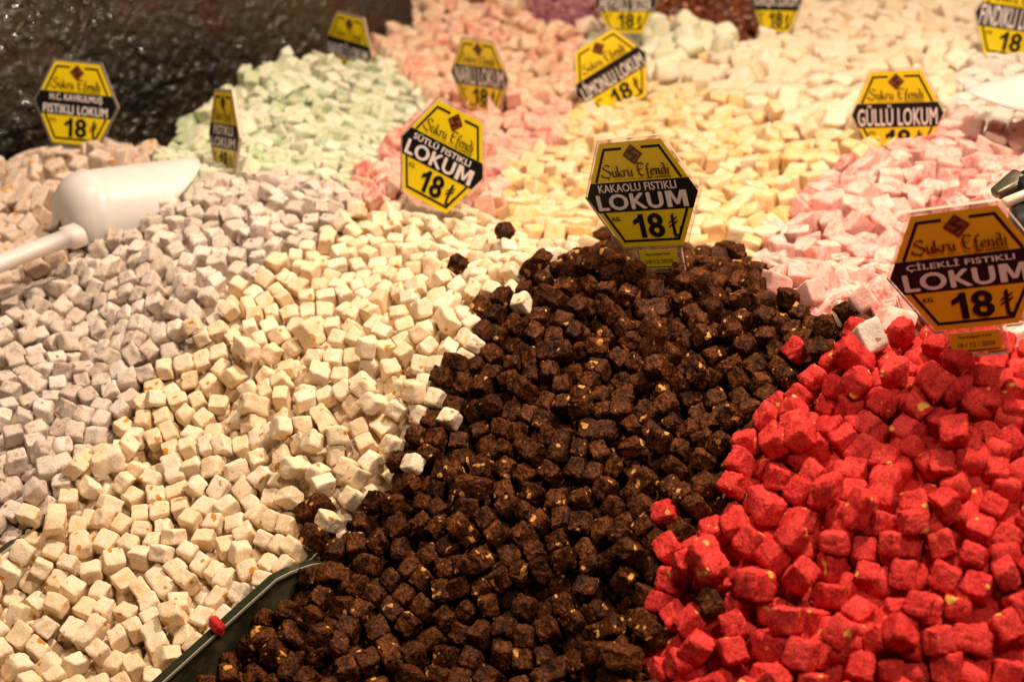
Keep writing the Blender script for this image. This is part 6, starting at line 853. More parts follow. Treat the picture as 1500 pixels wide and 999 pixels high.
668,2123,274,89,0,75,2,430,2145,262,94,117,116,2,329,1834,233,90,119,112,0,644,1982,267,31,1,75,10,724,2023,274,100,119,28,0,566,2153,278,27,1,92,9,
604,1850,268,6,5,74,9,685,2144,279,118,55,17,7,340,1718,236,3,64,18,7,686,2004,264,95,48,115,5,612,2081,268,0,60,21,3,666,2026,270,62,110,113,1,
615,2026,270,2,119,96,4,441,2061,262,62,0,95,5,387,1736,238,21,0,13,0,414,1752,239,44,89,116,11,407,2093,257,7,26,9,8,503,2176,277,10,97,89,8,
507,2122,264,9,88,2,4,362,1935,247,100,58,3,0,375,1964,245,0,54,4,0,564,1978,262,58,118,91,0,574,1949,263,94,116,102,5,333,1692,230,32,119,49,6,
400,1802,237,102,87,113,2,414,2209,259,82,24,14,6,352,1956,242,12,56,5,8,383,2016,250,118,91,13,2,294,1971,238,5,58,101,8,471,2197,274,19,85,21,4,
394,1843,237,92,119,75,2,540,1951,263,61,0,105,2,559,2026,260,79,7,111,2,743,2049,273,47,30,113,0,364,2011,246,0,114,93,10,439,2206,270,97,3,50,5,
494,1770,253,111,26,1,8,728,2002,270,22,86,95,7,490,2019,261,110,13,9,2,464,1634,258,50,22,109,3,619,2162,276,88,118,11,8,357,1828,232,26,2,42,0,
516,2088,261,0,60,7,1,644,2033,266,29,96,22,2,444,1654,250,24,7,52,0,453,1795,244,103,28,22,1,544,1787,262,97,78,1,8,654,2105,273,32,119,43,0,
716,2151,281,0,118,41,9,433,2089,257,30,1,1,6,683,2038,249,75,119,84,7,692,2072,250,118,57,21,9,441,1623,257,24,116,7,4,614,1893,258,105,47,13,7,
626,1912,263,83,83,111,6,379,1613,231,18,53,112,7,494,1628,247,13,56,117,7,555,1894,257,117,4,78,0,588,1836,263,67,118,89,1,353,1658,219,88,23,116,10,
500,2220,254,0,39,20,10,480,1698,250,83,26,7,8,488,2154,266,65,118,11,2,638,2150,277,29,119,74,0,598,2181,275,31,112,38,8,565,2233,290,97,0,47,8,
422,2225,276,95,16,84,8,449,2326,287,11,40,107,6,538,2184,277,18,28,89,9,439,2273,276,12,14,29,6,534,2278,287,2,104,78,3,527,2205,278,30,0,71,7,
573,2206,288,4,60,8,6,510,2228,281,32,33,21,5,861,2047,285,26,16,1,8,494,2253,277,57,117,20,11,479,2278,278,78,27,10,3,541,2315,290,50,24,2,3,
532,2351,293,25,36,102,7,747,2019,271,83,25,19,6,809,2049,272,87,117,77,10,546,2249,283,119,119,20,5,481,2314,282,35,2,89,3,578,2311,291,88,2,84,7,
782,2060,272,22,35,96,3,462,2259,270,22,3,79,9,456,2302,279,91,94,93,6,500,2337,283,84,84,8,1,938,2065,276,89,5,21,9,764,2079,288,14,1,96,3,
506,2284,279,3,56,27,3,563,2280,286,93,2,113,1,766,2037,273,29,1,22,6,799,2078,275,111,119,75,5,837,2069,274,101,119,24,0,909,2075,274,33,29,11,1,
452,2237,270,28,118,21,1,521,2251,282,31,117,79,5,564,2343,289,56,114,17,3,495,2359,288,34,114,2,7,1030,2190,255,118,57,17,4,470,2358,281,108,24,21,4,
838,2039,270,64,8,11,6,396,1673,244,70,24,118,0,573,2178,278,40,5,2,0,476,2227,274,109,118,25,1,583,2258,290,28,1,88,4,446,2363,279,115,0,63,7,
968,2115,254,28,118,38,11,899,2132,261,112,10,29,8,350,1770,232,109,88,101,4,815,2098,273,114,0,75,0,838,2110,269,10,119,16,5,423,2250,265,104,66,119,8,
588,2284,293,91,3,117,1,583,2362,298,14,84,9,11,479,1606,243,64,22,109,4,698,2223,271,32,12,85,10,680,2251,266,90,118,0,1,608,2271,275,41,109,23,7,
885,2068,270,87,4,25,2,768,2134,278,1,118,26,10,793,2128,281,0,0,58,4,821,2129,281,30,0,13,1,858,2123,277,28,2,76,11,901,2108,275,29,109,110,8,
660,2148,276,34,27,21,2,748,2156,280,64,1,107,10,779,2156,285,117,2,86,9,809,2152,279,0,113,48,11,836,2142,281,26,9,44,2,884,2138,281,104,0,12,4,
643,2175,279,118,60,114,9,670,2171,277,29,0,47,6,701,2176,280,27,33,96,11,730,2184,283,92,117,16,6,758,2178,286,89,115,18,6,792,2178,285,67,96,109,11,
842,2168,285,2,3,94,9,870,2180,283,90,119,8,9,911,2177,279,111,92,109,11,942,2155,276,72,1,13,10,598,2211,283,119,117,40,9,622,2196,280,101,28,28,7,
655,2200,281,9,116,54,10,687,2199,279,112,63,103,2,716,2210,286,82,19,17,3,746,2207,285,36,118,1,0,784,2204,291,61,2,116,9,831,2191,284,30,117,36,9,
856,2205,283,82,29,119,4,888,2202,287,117,59,22,11,936,2199,282,49,29,113,5,601,2238,282,30,3,9,0,635,2219,281,100,34,87,6,668,2224,294,4,51,86,7,
707,2236,291,44,106,106,8,742,2239,290,23,57,112,10,780,2236,291,1,119,37,7,809,2222,287,119,59,115,8,837,2228,288,119,63,96,5,860,2234,292,15,25,34,2,
903,2224,290,26,3,89,7,930,2226,283,89,118,90,9,624,2250,287,22,73,112,1,664,2270,289,116,54,20,5,688,2262,291,38,29,119,2,745,2262,303,7,8,83,5,
780,2265,296,26,109,5,5,812,2253,294,103,67,115,11,845,2258,293,116,25,43,9,879,2254,291,30,2,41,5,903,2267,289,103,91,93,3,939,2256,286,115,69,116,9,
623,2283,298,77,4,111,3,644,2279,295,33,114,19,8,696,2280,295,0,57,21,4,721,2271,293,63,119,111,7,770,2292,302,53,2,115,9,797,2289,296,113,35,78,3,
825,2280,302,17,58,4,1,858,2279,296,29,113,47,11,920,2283,289,0,119,16,5,605,2304,293,119,114,52,1,662,2301,296,117,0,50,10,720,2311,294,11,86,40,1,
744,2304,296,1,1,80,1,809,2311,303,17,55,110,3,843,2305,301,66,116,8,7,874,2307,296,116,94,90,9,897,2301,289,21,83,32,10,936,2305,293,21,4,76,8,
972,2307,291,52,92,116,7,623,2336,298,89,2,117,4,647,2332,299,2,54,87,4,674,2323,301,4,118,110,4,701,2318,303,24,85,26,5,760,2323,298,27,0,20,6,
908,2322,299,86,8,82,7,954,2324,293,36,0,18,3,552,2366,295,92,115,16,1,603,2346,302,96,85,20,0,721,2343,305,116,1,69,1,744,2367,305,98,39,23,2,
947,2359,300,2,94,1,10,468,2386,284,18,109,36,11,539,2401,292,117,60,96,0,567,2399,300,1,118,12,9,917,2403,281,60,118,21,11,978,2382,292,4,110,18,10,
521,2439,297,0,94,60,10,1032,2414,274,90,2,81,5,317,953,338,10,41,5,6,346,969,334,38,7,119,3,247,1070,296,105,119,76,6,312,988,326,6,10,53,9,
368,997,333,5,100,34,1,469,1271,270,88,4,41,2,263,1096,295,114,56,112,8,248,1111,294,100,115,114,4,391,1190,275,16,115,106,6,426,1332,265,28,112,98,7,
283,1035,307,13,108,40,1,391,1286,260,91,117,102,3,367,1269,256,10,108,117,8,474,1337,271,31,18,103,4,344,1316,256,70,115,100,3,411,1270,262,31,0,17,8,
499,1327,271,60,8,20,3,381,1170,267,28,116,17,8,326,1376,253,33,0,19,8,324,1309,249,5,51,13,10,381,1378,264,32,67,3,8,447,1337,266,53,28,0,7,
266,1286,241,34,119,93,4,225,1102,291,38,3,34,6,417,1360,262,62,118,108,7,443,1223,264,2,119,86,4,530,1569,273,93,36,24,10,288,960,326,103,101,17,4,
383,1243,259,87,4,115,10,329,1284,247,62,0,99,10,371,1327,254,119,64,92,6,453,1380,268,1,116,116,5,357,1243,250,92,116,113,6,490,1353,272,100,21,21,4,
415,1393,259,99,117,110,4,483,1385,272,49,0,111,1,382,958,347,113,119,1,5,450,1246,266,37,1,83,10,297,1259,246,30,109,97,1,343,942,327,55,4,28,10,
435,1299,262,119,119,17,10,460,1300,267,18,77,99,2,546,1493,268,61,1,12,7,375,1349,259,119,116,36,6,275,1065,295,2,17,2,11,556,1568,271,113,91,25,6,
362,1394,258,116,4,39,9,326,1334,250,117,9,51,9,313,1358,246,63,117,106,0,487,1431,265,53,4,26,1,453,1507,261,24,118,18,10,527,1507,271,8,93,9,2,
286,1283,244,54,27,0,0,354,1346,255,29,2,72,8,400,1312,259,28,3,40,10,295,1006,308,105,105,75,7,288,1326,241,76,89,5,2,365,965,324,1,113,91,9,
434,1177,268,116,2,15,8,465,1485,266,1,4,53,8,467,1219,267,119,118,12,7,438,1395,261,56,119,21,3,309,1084,288,111,56,21,8,452,1465,260,24,88,94,9,
434,1419,263,116,100,60,6,474,1456,266,4,95,23,8,364,936,330,109,96,39,7,403,1466,256,115,52,110,10,392,1149,271,26,86,106,2,371,1217,256,18,112,2,1,
301,1374,248,100,97,9,0,410,1442,259,22,83,2,2,420,1227,265,31,0,83,2,534,1433,271,73,28,110,8,292,1348,242,41,87,3,0,371,1498,252,77,2,40,7,
495,1597,272,90,2,58,1,481,1510,267,116,58,98,3,494,1455,269,29,5,28,0,509,1427,269,6,93,53,10,506,1549,267,118,26,10,11,398,1044,315,9,104,80,2,
572,1519,272,112,78,13,8,349,1286,250,35,119,99,1,459,1570,264,118,14,42,3,505,1574,270,9,25,24,6,383,1480,254,88,3,45,7,452,1198,265,5,26,113,8,
351,1370,254,29,118,27,3,333,1436,247,93,26,105,3,309,1281,244,31,118,4,5,262,1066,285,111,76,11,9,411,1486,259,24,111,13,4,271,1342,238,118,115,44,7,
302,1046,297,32,11,101,10,314,1205,250,119,60,92,10,451,1542,261,117,58,102,4,507,1381,270,28,0,113,10,485,1481,266,27,118,20,2,334,1243,249,35,118,92,0,
502,1499,269,90,116,77,0,479,1537,268,98,2,78,10,260,1304,238,58,3,3,3,343,1264,248,25,117,14,11,377,1303,254,30,85,0,6,346,1456,247,33,27,107,4,
407,1168,269,105,1,117,11,394,1355,257,3,96,93,5,422,1196,265,2,59,14,11,429,1252,263,95,3,54,7,357,1015,320,12,7,55,8,579,1541,281,20,23,23,7,
523,1405,268,25,26,24,9,357,1166,261,28,119,3,1,310,960,315,119,72,99,8,309,1393,247,86,115,80,3,494,1266,269,0,57,10,11,336,1162,260,118,0,9,8,
463,1427,266,29,26,85,11,295,1307,241,29,87,3,0,427,1467,262,116,16,118,2,320,1230,247,33,117,100,2,282,1248,242,92,0,67,6,443,1272,259,33,2,76,1,
482,1286,269,27,2,9,5,332,1203,252,29,4,32,1,329,1043,303,17,5,63,6,500,1408,268,115,92,29,0,382,1445,253,59,116,117,3,467,1180,273,104,103,34,7,
431,1501,258,30,4,70,5,434,1440,261,113,94,67,3,352,1043,307,25,103,33,6,513,1472,269,10,79,83,5,383,937,345,22,105,7,1,484,1561,267,13,27,31,9,
248,1282,234,105,84,108,1,318,1260,242,41,88,114,5,231,1122,284,18,114,101,8,403,1504,256,87,17,7,2,428,1120,286,92,111,97,10,394,1407,259,42,0,84,7,
368,915,336,113,95,41,4,368,1464,250,34,118,97,11,350,1184,257,57,119,3,7,391,1332,255,91,3,66,11,326,1183,255,115,23,89,2,338,996,324,6,10,49,0,
522,1591,273,29,3,42,5,363,1440,253,90,114,88,2,437,1527,257,1,3,68,5,306,1178,257,94,8,38,7,407,1246,260,13,31,6,1,371,1418,257,94,116,56,7,
262,1236,245,18,36,25,6,257,1259,239,3,116,83,3,346,1413,251,13,94,41,8,552,1538,267,86,27,17,3,342,1221,248,87,119,119,4,291,1165,262,94,10,39,4,
315,1418,241,6,13,44,3,416,1529,254,114,59,9,1,515,1450,267,118,59,92,7,350,1203,253,112,93,39,2,352,1483,243,108,86,110,10,529,1609,272,90,118,102,9,
376,1120,274,106,1,114,10,516,1343,273,31,118,77,0,347,1145,264,27,0,12,2,541,1520,269,12,33,2,9,400,1124,277,111,54,113,1,340,1392,251,90,55,115,1,
398,1225,263,92,31,15,2,405,1424,255,30,117,114,10,341,1114,275,11,3,17,6,371,1194,256,115,117,1,7,457,1409,265,43,116,85,11,421,1141,277,113,74,104,3,
428,1378,259,94,0,79,11,387,1083,294,111,12,35,10,464,1524,263,27,118,18,11,300,1227,245,113,87,106,5,537,1469,266,29,115,85,9,327,1100,280,99,117,75,0,
482,1376,255,11,0,51,6,485,1240,267,7,61,9,2,506,1523,266,2,21,54,0,424,1283,259,0,0,17,5,253,1049,278,88,104,78,1,534,1387,269,14,85,16,0,
301,1144,265,96,38,11,11,499,1295,268,35,25,105,11,552,1445,272,90,0,67,8,371,1148,264,0,95,43,3,390,1010,325,36,5,48,9,473,1402,249,28,119,112,4,
408,1103,288,19,21,101,6,385,1061,305,24,7,24,2,296,1108,273,1,117,74,3,335,1021,314,91,24,88,5,246,1140,281,32,110,15,1,435,1097,292,32,6,51,11,
357,1128,269,30,33,20,2,403,1205,265,107,118,103,9,241,1194,259,118,21,78,2,422,1041,315,11,69,11,5,321,1142,262,10,9,39,11,482,1339,248,7,89,9,4,
273,1046,286,25,104,94,1,526,1363,269,86,4,104,9,579,1559,268,113,119,44,0,376,1042,311,24,7,25,6,285,1126,272,1,38,17,6,312,1024,305,3,79,96,3,
548,1413,272,3,61,26,11,371,986,316,112,115,115,9,241,1086,281,29,21,16,4,480,1198,269,28,82,109,2,268,1174,265,84,18,94,2,386,955,328,34,114,84,10,
282,1085,283,25,3,113,8,460,1384,249,92,117,111,4,484,1419,248,8,117,84,4,534,1550,253,90,119,25,1,458,1155,271,101,110,11,9,290,1202,250,55,5,12,11,
450,1316,249,117,47,97,5,471,1319,250,0,119,39,6,425,1319,244,115,1,24,3,316,1340,227,33,116,112,4,262,1129,281,91,82,16,10,323,1063,287,108,6,110,5,
496,1360,254,0,46,20,11,363,1064,297,116,80,109,0,521,1573,251,119,1,44,2,422,1081,296,17,20,97,4,308,1123,268,89,5,14,11,411,956,348,30,111,88,7,
442,940,349,6,116,63,0,389,913,338,87,0,0,3,400,977,339,95,104,20,9,409,916,340,33,6,29,4,429,914,337,53,0,0,5,445,996,335,30,8,111,3,
442,1023,326,16,60,113,11,428,976,339,59,113,98,2,458,1064,312,8,104,42,10,454,1113,292,32,116,97,9,541,1349,274,93,32,18,2,493,1180,278,36,1,68,4,
507,1242,275,90,110,99,7,548,1260,276,80,4,0,8,559,1387,275,83,89,16,10,536,1234,272,99,33,36,8,634,1341,271,92,1,64,2,612,1492,271,87,85,11,4,
545,1302,279,68,109,12,9,579,1238,273,9,28,117,6,597,1314,273,21,11,14,1,561,1335,278,89,0,89,0,612,1336,272,92,2,34,8,677,1443,267,98,32,11,11,
688,1494,264,79,107,8,3,428,932,334,84,2,1,0,646,1404,269,37,15,2,7,712,1425,249,31,1,22,3,549,1161,281,10,85,89,8,506,1198,277,5,0,71,9,
722,1452,250,93,0,76,8,476,1135,284,38,113,90,8,482,1157,280,117,5,32,7,548,1200,276,11,89,73,11,620,1468,268,98,96,96,3,655,1466,267,71,93,13,9,
601,1509,276,61,114,8,0,692,1545,268,107,28,3,3,459,970,333,15,114,51,7,561,1284,276,119,14,84,0,677,1388,254,60,0,15,8,592,1251,270,1,15,48,6,
523,1312,269,74,36,1,4,584,1332,275,0,19,74,5,584,1500,267,36,3,99,9,510,1137,287,8,22,52,9,494,1213,270,33,110,99,5,522,1260,272,25,84,102,9,
533,1282,272,31,118,12,5,568,1361,275,21,34,16,8,599,1394,272,30,119,46,0,629,1383,269,117,61,1,1,579,1404,273,116,63,108,10,620,1431,272,92,0,78,9,
643,1534,274,68,114,19,11,735,1511,249,21,32,8,6,514,1166,280,2,80,95,7,557,1220,275,119,61,26,5,615,1408,270,119,0,53,0,568,1428,273,88,0,13,5,
640,1490,270,119,112,59,5,727,1475,248,88,118,13,3,739,1535,248,29,3,87,10,469,1094,295,19,112,8,10,654,1355,253,28,3,36,2,658,1489,268,3,112,59,3,
662,1529,270,22,118,83,4,407,934,334,1,56,89,4,457,931,333,0,66,32,7,570,1176,279,59,118,4,8,631,1515,270,89,1,109,8,605,1556,270,93,118,91,2,
668,1554,270,65,108,8,0,579,1270,259,92,14,119,7,620,1264,256,117,61,20,6,636,1307,254,117,119,14,7,533,1182,276,1,119,59,7,510,1280,268,1,119,100,1,
600,1273,267,109,12,108,2,575,1306,275,112,11,15,1,754,1495,246,58,2,12,0,758,1520,246,89,0,48,11,323,939,320,5,38,42,7,331,969,318,108,0,73,1,
593,1295,259,88,9,25,10,417,995,329,24,72,103,1,337,1083,284,83,6,23,0,502,1092,295,113,59,107,9,526,1210,273,1,58,104,0,588,1375,271,104,37,116,4,
621,1359,269,22,28,83,4,594,1425,272,118,119,104,4,566,1474,270,119,1,112,5,588,1475,265,102,88,39,9,429,976,321,114,37,36,4,628,1339,251,88,1,27,9,
319,1004,318,82,112,116,11,497,1120,289,6,25,112,5,527,1117,293,14,23,94,2,277,1145,269,28,100,19,7,448,1134,282,7,18,101,8,275,1192,255,5,56,103,11,
642,1277,254,113,91,85,9,578,1453,268,109,96,2,8,633,1450,268,113,89,111,4,677,1525,261,10,8,112,5,442,952,327,101,93,34,4,667,1408,253,2,118,76,9,
471,1444,245,119,119,56,3,686,1446,247,4,32,13,9,692,1519,254,26,68,112,4,477,1019,321,50,12,3,0,409,1022,317,104,109,37,5,594,1352,271,30,7,12,11,
694,1411,251,114,32,15,7,655,1512,267,61,1,22,5,672,1465,249,89,2,114,7,710,1492,248,93,0,8,2,501,1595,251,2,0,91,3,444,1043,312,16,108,71,0,
280,1221,243,104,96,23,1,612,1532,270,91,93,19,3,712,1537,251,33,1,20,2,462,1250,249,26,23,119,8,488,1070,302,81,3,33,7,267,1408,248,119,60,24,6,
208,1353,237,0,56,118,3,324,1696,256,98,2,11,5,15,1378,241,25,15,16,6,3,1509,234,41,20,26,5,43,1319,247,1,48,86,3,356,1624,253,6,16,4,4,
230,1333,239,90,3,2,2,293,1413,244,30,2,64,9,236,1565,233,21,93,39,11,26,1497,224,49,113,107,11,206,1565,234,61,118,12,11,251,1390,240,101,20,4,10,
210,1413,232,91,3,79,11,78,1476,230,19,1,90,8,297,1550,238,89,4,55,6,331,1479,243,32,116,97,11,230,1477,238,6,82,119,11,103,1647,229,34,7,43,11,
239,1314,236,70,33,6,9,156,1342,229,29,62,2,11,159,1487,230,115,98,22,11,105,1602,226,2,42,3,11,65,1576,215,44,24,8,11,295,1455,242,6,118,84,11,
256,1332,239,108,88,26,9,127,1693,232,0,59,4,11,410,1583,257,9,116,95,6,66,1358,238,33,1,43,3,142,1543,227,20,2,36,4,243,1751,230,1,1,80,6,
28,1585,213,37,0,115,11,305,1478,239,27,3,37,11,94,1553,221,93,117,99,6,275,1552,235,118,116,115,11,318,1541,241,92,1,87,4,189,1375,231,77,91,12,6,
140,1338,231,4,35,7,4,104,1380,230,119,2,16,11,-3,1394,236,9,113,78,6,250,1360,239,17,117,10,11,387,1545,255,119,22,8,2,146,1450,228,99,89,12,5,
245,1459,236,110,87,106,8,84,1623,223,36,8,91,9,22,1327,242,14,95,25,9,179,1481,229,97,118,107,8,331,1625,239,1,63,89,11,33,1638,223,78,103,93,0,
76,1527,222,113,35,32,3,189,1459,229,106,32,83,3,439,1557,260,82,106,18,0,268,1625,233,118,117,14,6,113,1894,231,33,103,91,8,371,1601,250,79,113,32,5,
189,1338,227,1,0,89,9,127,1868,228,40,111,12,3,128,1581,226,32,0,66,11,162,1431,227,1,61,30,5,334,1583,241,118,2,44,6,64,1621,218,35,5,84,4,
294,1793,233,117,92,25,6,169,1587,229,29,119,104,8,200,2255,244,24,17,35,6,12,1438,229,33,1,76,11,178,1566,228,3,96,41,6,69,1328,241,6,36,30,1,
144,1361,231,34,92,27,3,285,1528,237,28,0,21,2,309,1630,240,21,1,89,9,129,1648,226,27,59,3,11,206,1724,227,30,2,32,8,76,1378,236,119,116,76,5,
180,1436,229,29,1,30,8,167,1358,231,22,90,7,1,152,1393,231,115,92,74,5,338,1534,243,114,27,3,1,306,1579,240,116,1,40,10,230,1401,234,34,116,106,3,
49,1592,214,28,0,28,1,246,1682,232,27,31,94,11,168,1376,232,59,0,89,3,219,1451,231,77,25,116,9,77,1600,219,101,1,104,1,119,1357,232,3,58,113,6,
270,1798,232,63,1,115,11,125,1452,227,0,33,55,0,284,1383,239,13,7,18,1,427,1569,261,102,78,2,2,396,1524,254,18,95,84,5,182,1606,230,31,0,98,1,
74,1274,251,102,37,7,6,253,1824,230,29,119,16,0,409,1556,255,14,12,38,10,115,1503,225,84,3,11,3,244,1418,237,48,84,118,8,254,1482,238,93,56,4,9,
127,1474,226,89,25,111,3,368,1561,246,119,115,118,3,345,1507,242,62,116,4,8,25,1351,240,25,111,110,11,98,1795,221,100,18,111,6,171,1504,233,37,119,46,2,
232,1353,238,2,3,73,7,112,1853,222,87,119,44,4,187,1355,229,12,90,107,10,69,1695,212,0,119,75,11,3,1588,218,110,6,109,3,310,1707,234,88,1,36,4,
157,1778,224,14,93,45,6,50,1457,226,86,110,82,6,63,1438,227,0,3,109,7,104,1455,224,0,58,116,5,84,1780,216,16,21,29,11,112,1768,219,113,104,51,6,
182,1523,230,109,119,87,11,290,1700,231,64,119,96,11,111,1710,224,119,116,15,10,88,1433,225,117,1,6,8,197,1500,231,116,64,29,0,145,1628,223,116,92,81,6,
21,1624,213,11,3,112,0,256,1436,239,107,88,119,11,258,1558,231,27,4,55,10,170,2246,248,61,114,113,9,500,1616,275,56,118,21,1,275,1599,231,116,27,13,0,
265,1703,231,117,89,97,6,189,1665,227,92,2,105,6,235,1787,229,73,27,6,11,219,1375,236,115,117,20,5,104,1477,223,3,27,27,11,108,1434,224,119,59,1,7,
72,1744,215,15,28,86,3,274,1682,231,92,1,54,0,131,1383,228,86,87,105,11,132,1608,226,35,118,48,9,154,1569,223,1,89,64,1,153,1692,226,29,1,56,1,
195,1799,225,3,19,86,6,268,1458,239,102,91,24,5,138,1675,225,0,3,64,3,174,1708,226,30,0,79,10,147,1855,223,107,62,108,9,93,1702,217,113,116,15,5,
168,1840,222,2,118,0,11,183,1727,228,90,0,116,9,33,1396,231,117,27,106,3,293,1601,235,50,27,4,1,208,1649,231,116,64,11,10,169,1879,228,76,9,17,10,
80,1457,222,118,97,62,11,200,1854,226,89,117,54,6,196,1626,230,89,118,100,9,207,1606,229,59,2,100,10,228,1813,230,28,2,57,6,-4,1349,237,111,94,80,11,
119,1541,219,92,119,13,10,245,1541,230,11,29,30,0,219,1499,233,84,2,117,9,219,1701,227,98,112,31,1,187,1417,229,29,0,0,7,144,1501,225,111,88,116,3,
207,1518,229,91,0,59,2,61,1396,231,13,25,89,8,268,1740,231,114,36,83,1,256,1663,230,30,119,37,3,44,1513,218,117,11,117,8,362,1516,248,84,1,40,1,
124,1835,218,91,0,23,4,50,1534,216,87,111,0,8,212,1536,232,119,75,2,0,142,1828,220,115,58,113,4,236,1520,229,18,70,114,11,192,1748,227,67,111,23,3,
315,1500,239,95,3,112,1,113,1563,221,92,117,10,5,326,1558,242,64,27,1,3,221,1586,232,30,3,29,4,297,1754,227,1,56,109,4,398,1601,249,96,117,93,5,
191,1833,224,118,27,19,5,137,1427,227,99,119,38,10,160,1667,224,62,118,111,4,308,1655,239,49,2,24,7,93,1320,248,13,18,71,8,265,1504,236,67,118,94,1,
261,1582,232,119,4,29,10,104,1525,221,30,119,95,9,56,1646,214,26,89,28,11,175,1858,227,27,66,117,0,39,1437,226,6,38,25,2,90,1504,222,119,0,30,8,
182,1772,222,31,110,100,4,227,1610,230,119,0,67,8,237,1649,229,29,61,118,0,209,1771,228,29,111,84,3,239,1854,229,32,116,117,8,143,1755,225,74,114,93,2,
142,1409,228,28,119,5,0,330,1648,239,117,94,87,1,182,1646,227,39,25,115,1,365,1581,244,2,60,28,10,145,1799,221,31,119,119,9,157,1818,223,96,28,0,5,
94,1581,220,9,86,80,9,268,1368,236,91,117,10,7,251,1605,231,31,2,33,9,202,1438,228,88,0,66,7,282,1478,238,91,119,67,10,222,1632,230,89,1,42,0,
283,1772,229,6,112,45,2,-6,1476,219,89,118,8,4,323,1518,240,17,93,34,7,46,1622,211,31,116,112,9,221,1667,229,89,116,14,10,122,1412,226,30,2,40,0,
290,1503,235,117,8,27,10,171,1630,227,70,86,117,7,294,1675,231,102,28,93,4,252,1771,230,29,118,21,3,209,1467,230,118,3,39,1,155,1522,224,23,27,106,3,
232,1729,227,30,1,33,10,207,1820,226,97,90,18,5,241,1584,231,90,0,119,1,173,1339,225,60,0,29,8,168,1543,226,22,18,114,0,192,1543,228,32,82,116,3,
13,1474,221,28,119,38,1,244,1629,229,50,87,3,9,106,1920,224,94,4,95,6,77,1721,212,89,1,25,1,167,1458,226,111,28,33,7,117,1625,221,34,2,23,9,
283,1615,234,32,3,74,2,277,1987,233,86,1,27,4,114,1396,228,20,32,32,2,183,1688,226,89,0,44,7,148,1712,227,2,107,53,3,308,1728,233,33,119,41,4,
25,1544,218,95,38,23,5,137,1561,224,83,2,36,0,146,1588,223,0,119,36,5,94,1753,215,31,116,47,5,99,1726,218,7,1,107,9,43,1411,229,15,33,34,2,
358,1537,245,93,4,70,5,66,1310,242,111,2,115,0,261,1646,230,38,86,119,2,227,1433,233,5,3,39,0,215,1793,226,90,3,53,9,148,2198,230,35,96,93,11,
158,1608,223,114,92,84,8,349,1599,238,66,111,103,0,24,1456,224,32,118,75,2,286,1653,231,116,0,24,1,152,1647,223,28,2,44,1,203,1681,227,33,1,105,5,
13,1525,224,117,107,26,9,183,1397,229,15,29,74,4,261,1725,228,93,116,119,1,215,1747,225,84,93,119,0,133,1778,218,28,119,13,5,313,1608,236,89,3,66,7,
226,1764,225,95,1,113,7,122,1798,217,83,28,3,10,297,1815,230,1,0,52,11,98,1871,217,92,113,44,6,217,1871,223,61,16,109,7,98,1841,212,9,12,109,2,
158,1731,222,0,58,115,8,401,2146,258,33,2,7,5,193,1888,221,104,80,2,2,206,1391,229,10,89,99,10,54,1422,226,103,33,32,5,74,1412,226,9,34,26,11,
86,1676,215,114,94,58,10,166,1796,222,2,2,28,7,88,1393,229,1,116,76,11,70,1496,221,116,95,37,10,36,1366,235,60,4,18,4,348,1559,240,25,1,27,5,
207,1332,225,55,109,100,1,240,1707,228,6,93,31,10,80,1650,218,28,119,26,10,50,1488,217,89,116,105,7,131,1730,223,29,79,16,1,88,1818,212,26,0,93,1,
277,1824,231,19,96,3,10,99,1413,223,100,95,117,7,118,1670,222,117,1,34,3,328,1671,234,119,61,23,10,130,1521,221,97,7,46,5,178,1814,220,60,2,22,0,
107,1967,219,7,23,109,11,-3,1454,221,20,25,2,10,167,2296,237,62,9,115,11,4,1334,238,10,23,79,9,249,2152,246,115,26,52,8,226,1294,233,7,24,71,10,
47,1380,231,106,37,34,7,216,1841,224,29,112,85,1,192,2294,237,104,93,78,1,235,1834,228,91,118,88,7,27,1422,226,33,0,48,7,57,1707,210,89,1,75,2,
110,1818,214,91,85,117,7,116,1743,217,46,33,10,1,167,2321,234,93,3,87,9,152,2237,227,95,22,16,11,160,2278,230,21,34,105,4,156,2258,230,87,119,24,3,
81,1340,234,4,6,24,10,243,1498,232,24,118,2,1,72,1547,214,56,117,9,1,156,2342,228,32,34,113,7,9,1602,209,117,80,86,1,285,1575,232,5,2,71,1,
166,1755,219,31,96,31,10,50,1339,237,110,115,109,10,319,1552,220,88,118,18,0,91,1360,227,89,5,12,5,241,1263,231,30,116,83,9,324,1748,227,106,3,93,9,
35,1475,216,86,2,15,2,208,2212,233,99,99,90,10,211,2295,239,116,118,7,8,160,2305,223,8,117,30,5,49,1689,210,97,92,40,2,178,2224,235,118,107,67,5,
175,2384,242,115,64,106,10,203,2317,244,56,117,7,9,200,2383,248,95,115,117,3,159,2394,243,9,41,26,8,200,2342,242,2,0,91,6,163,2403,257,54,9,14,7,
176,2339,238,89,117,28,11,212,2406,250,23,56,8,1,178,2424,258,6,54,96,4,157,2361,236,118,47,14,3,185,2315,235,94,3,92,1,184,2363,239,26,1,89,0,
202,2363,242,89,3,90,4,186,2402,249,89,8,76,2,214,2450,254,94,1,0,11,103,1338,232,3,63,118,3,282,1435,240,43,116,87,2,-143,1722,206,33,1,40,4,
213,1572,211,91,2,45,4,261,1968,228,44,82,4,0,200,2231,232,112,118,70,7,194,2451,256,114,94,97,10,177,2457,254,62,4,1,10,166,2502,256,8,106,16,9,
194,1585,225,49,0,11,9,202,2423,248,21,116,39,2,191,2472,261,87,119,70,0,217,2474,259,117,3,71,8,206,2491,261,12,26,22,5,177,2507,271,102,2,39,6,
201,2516,266,25,23,27,4,219,2517,269,29,11,31,9,
]).reshape(-1, 7)
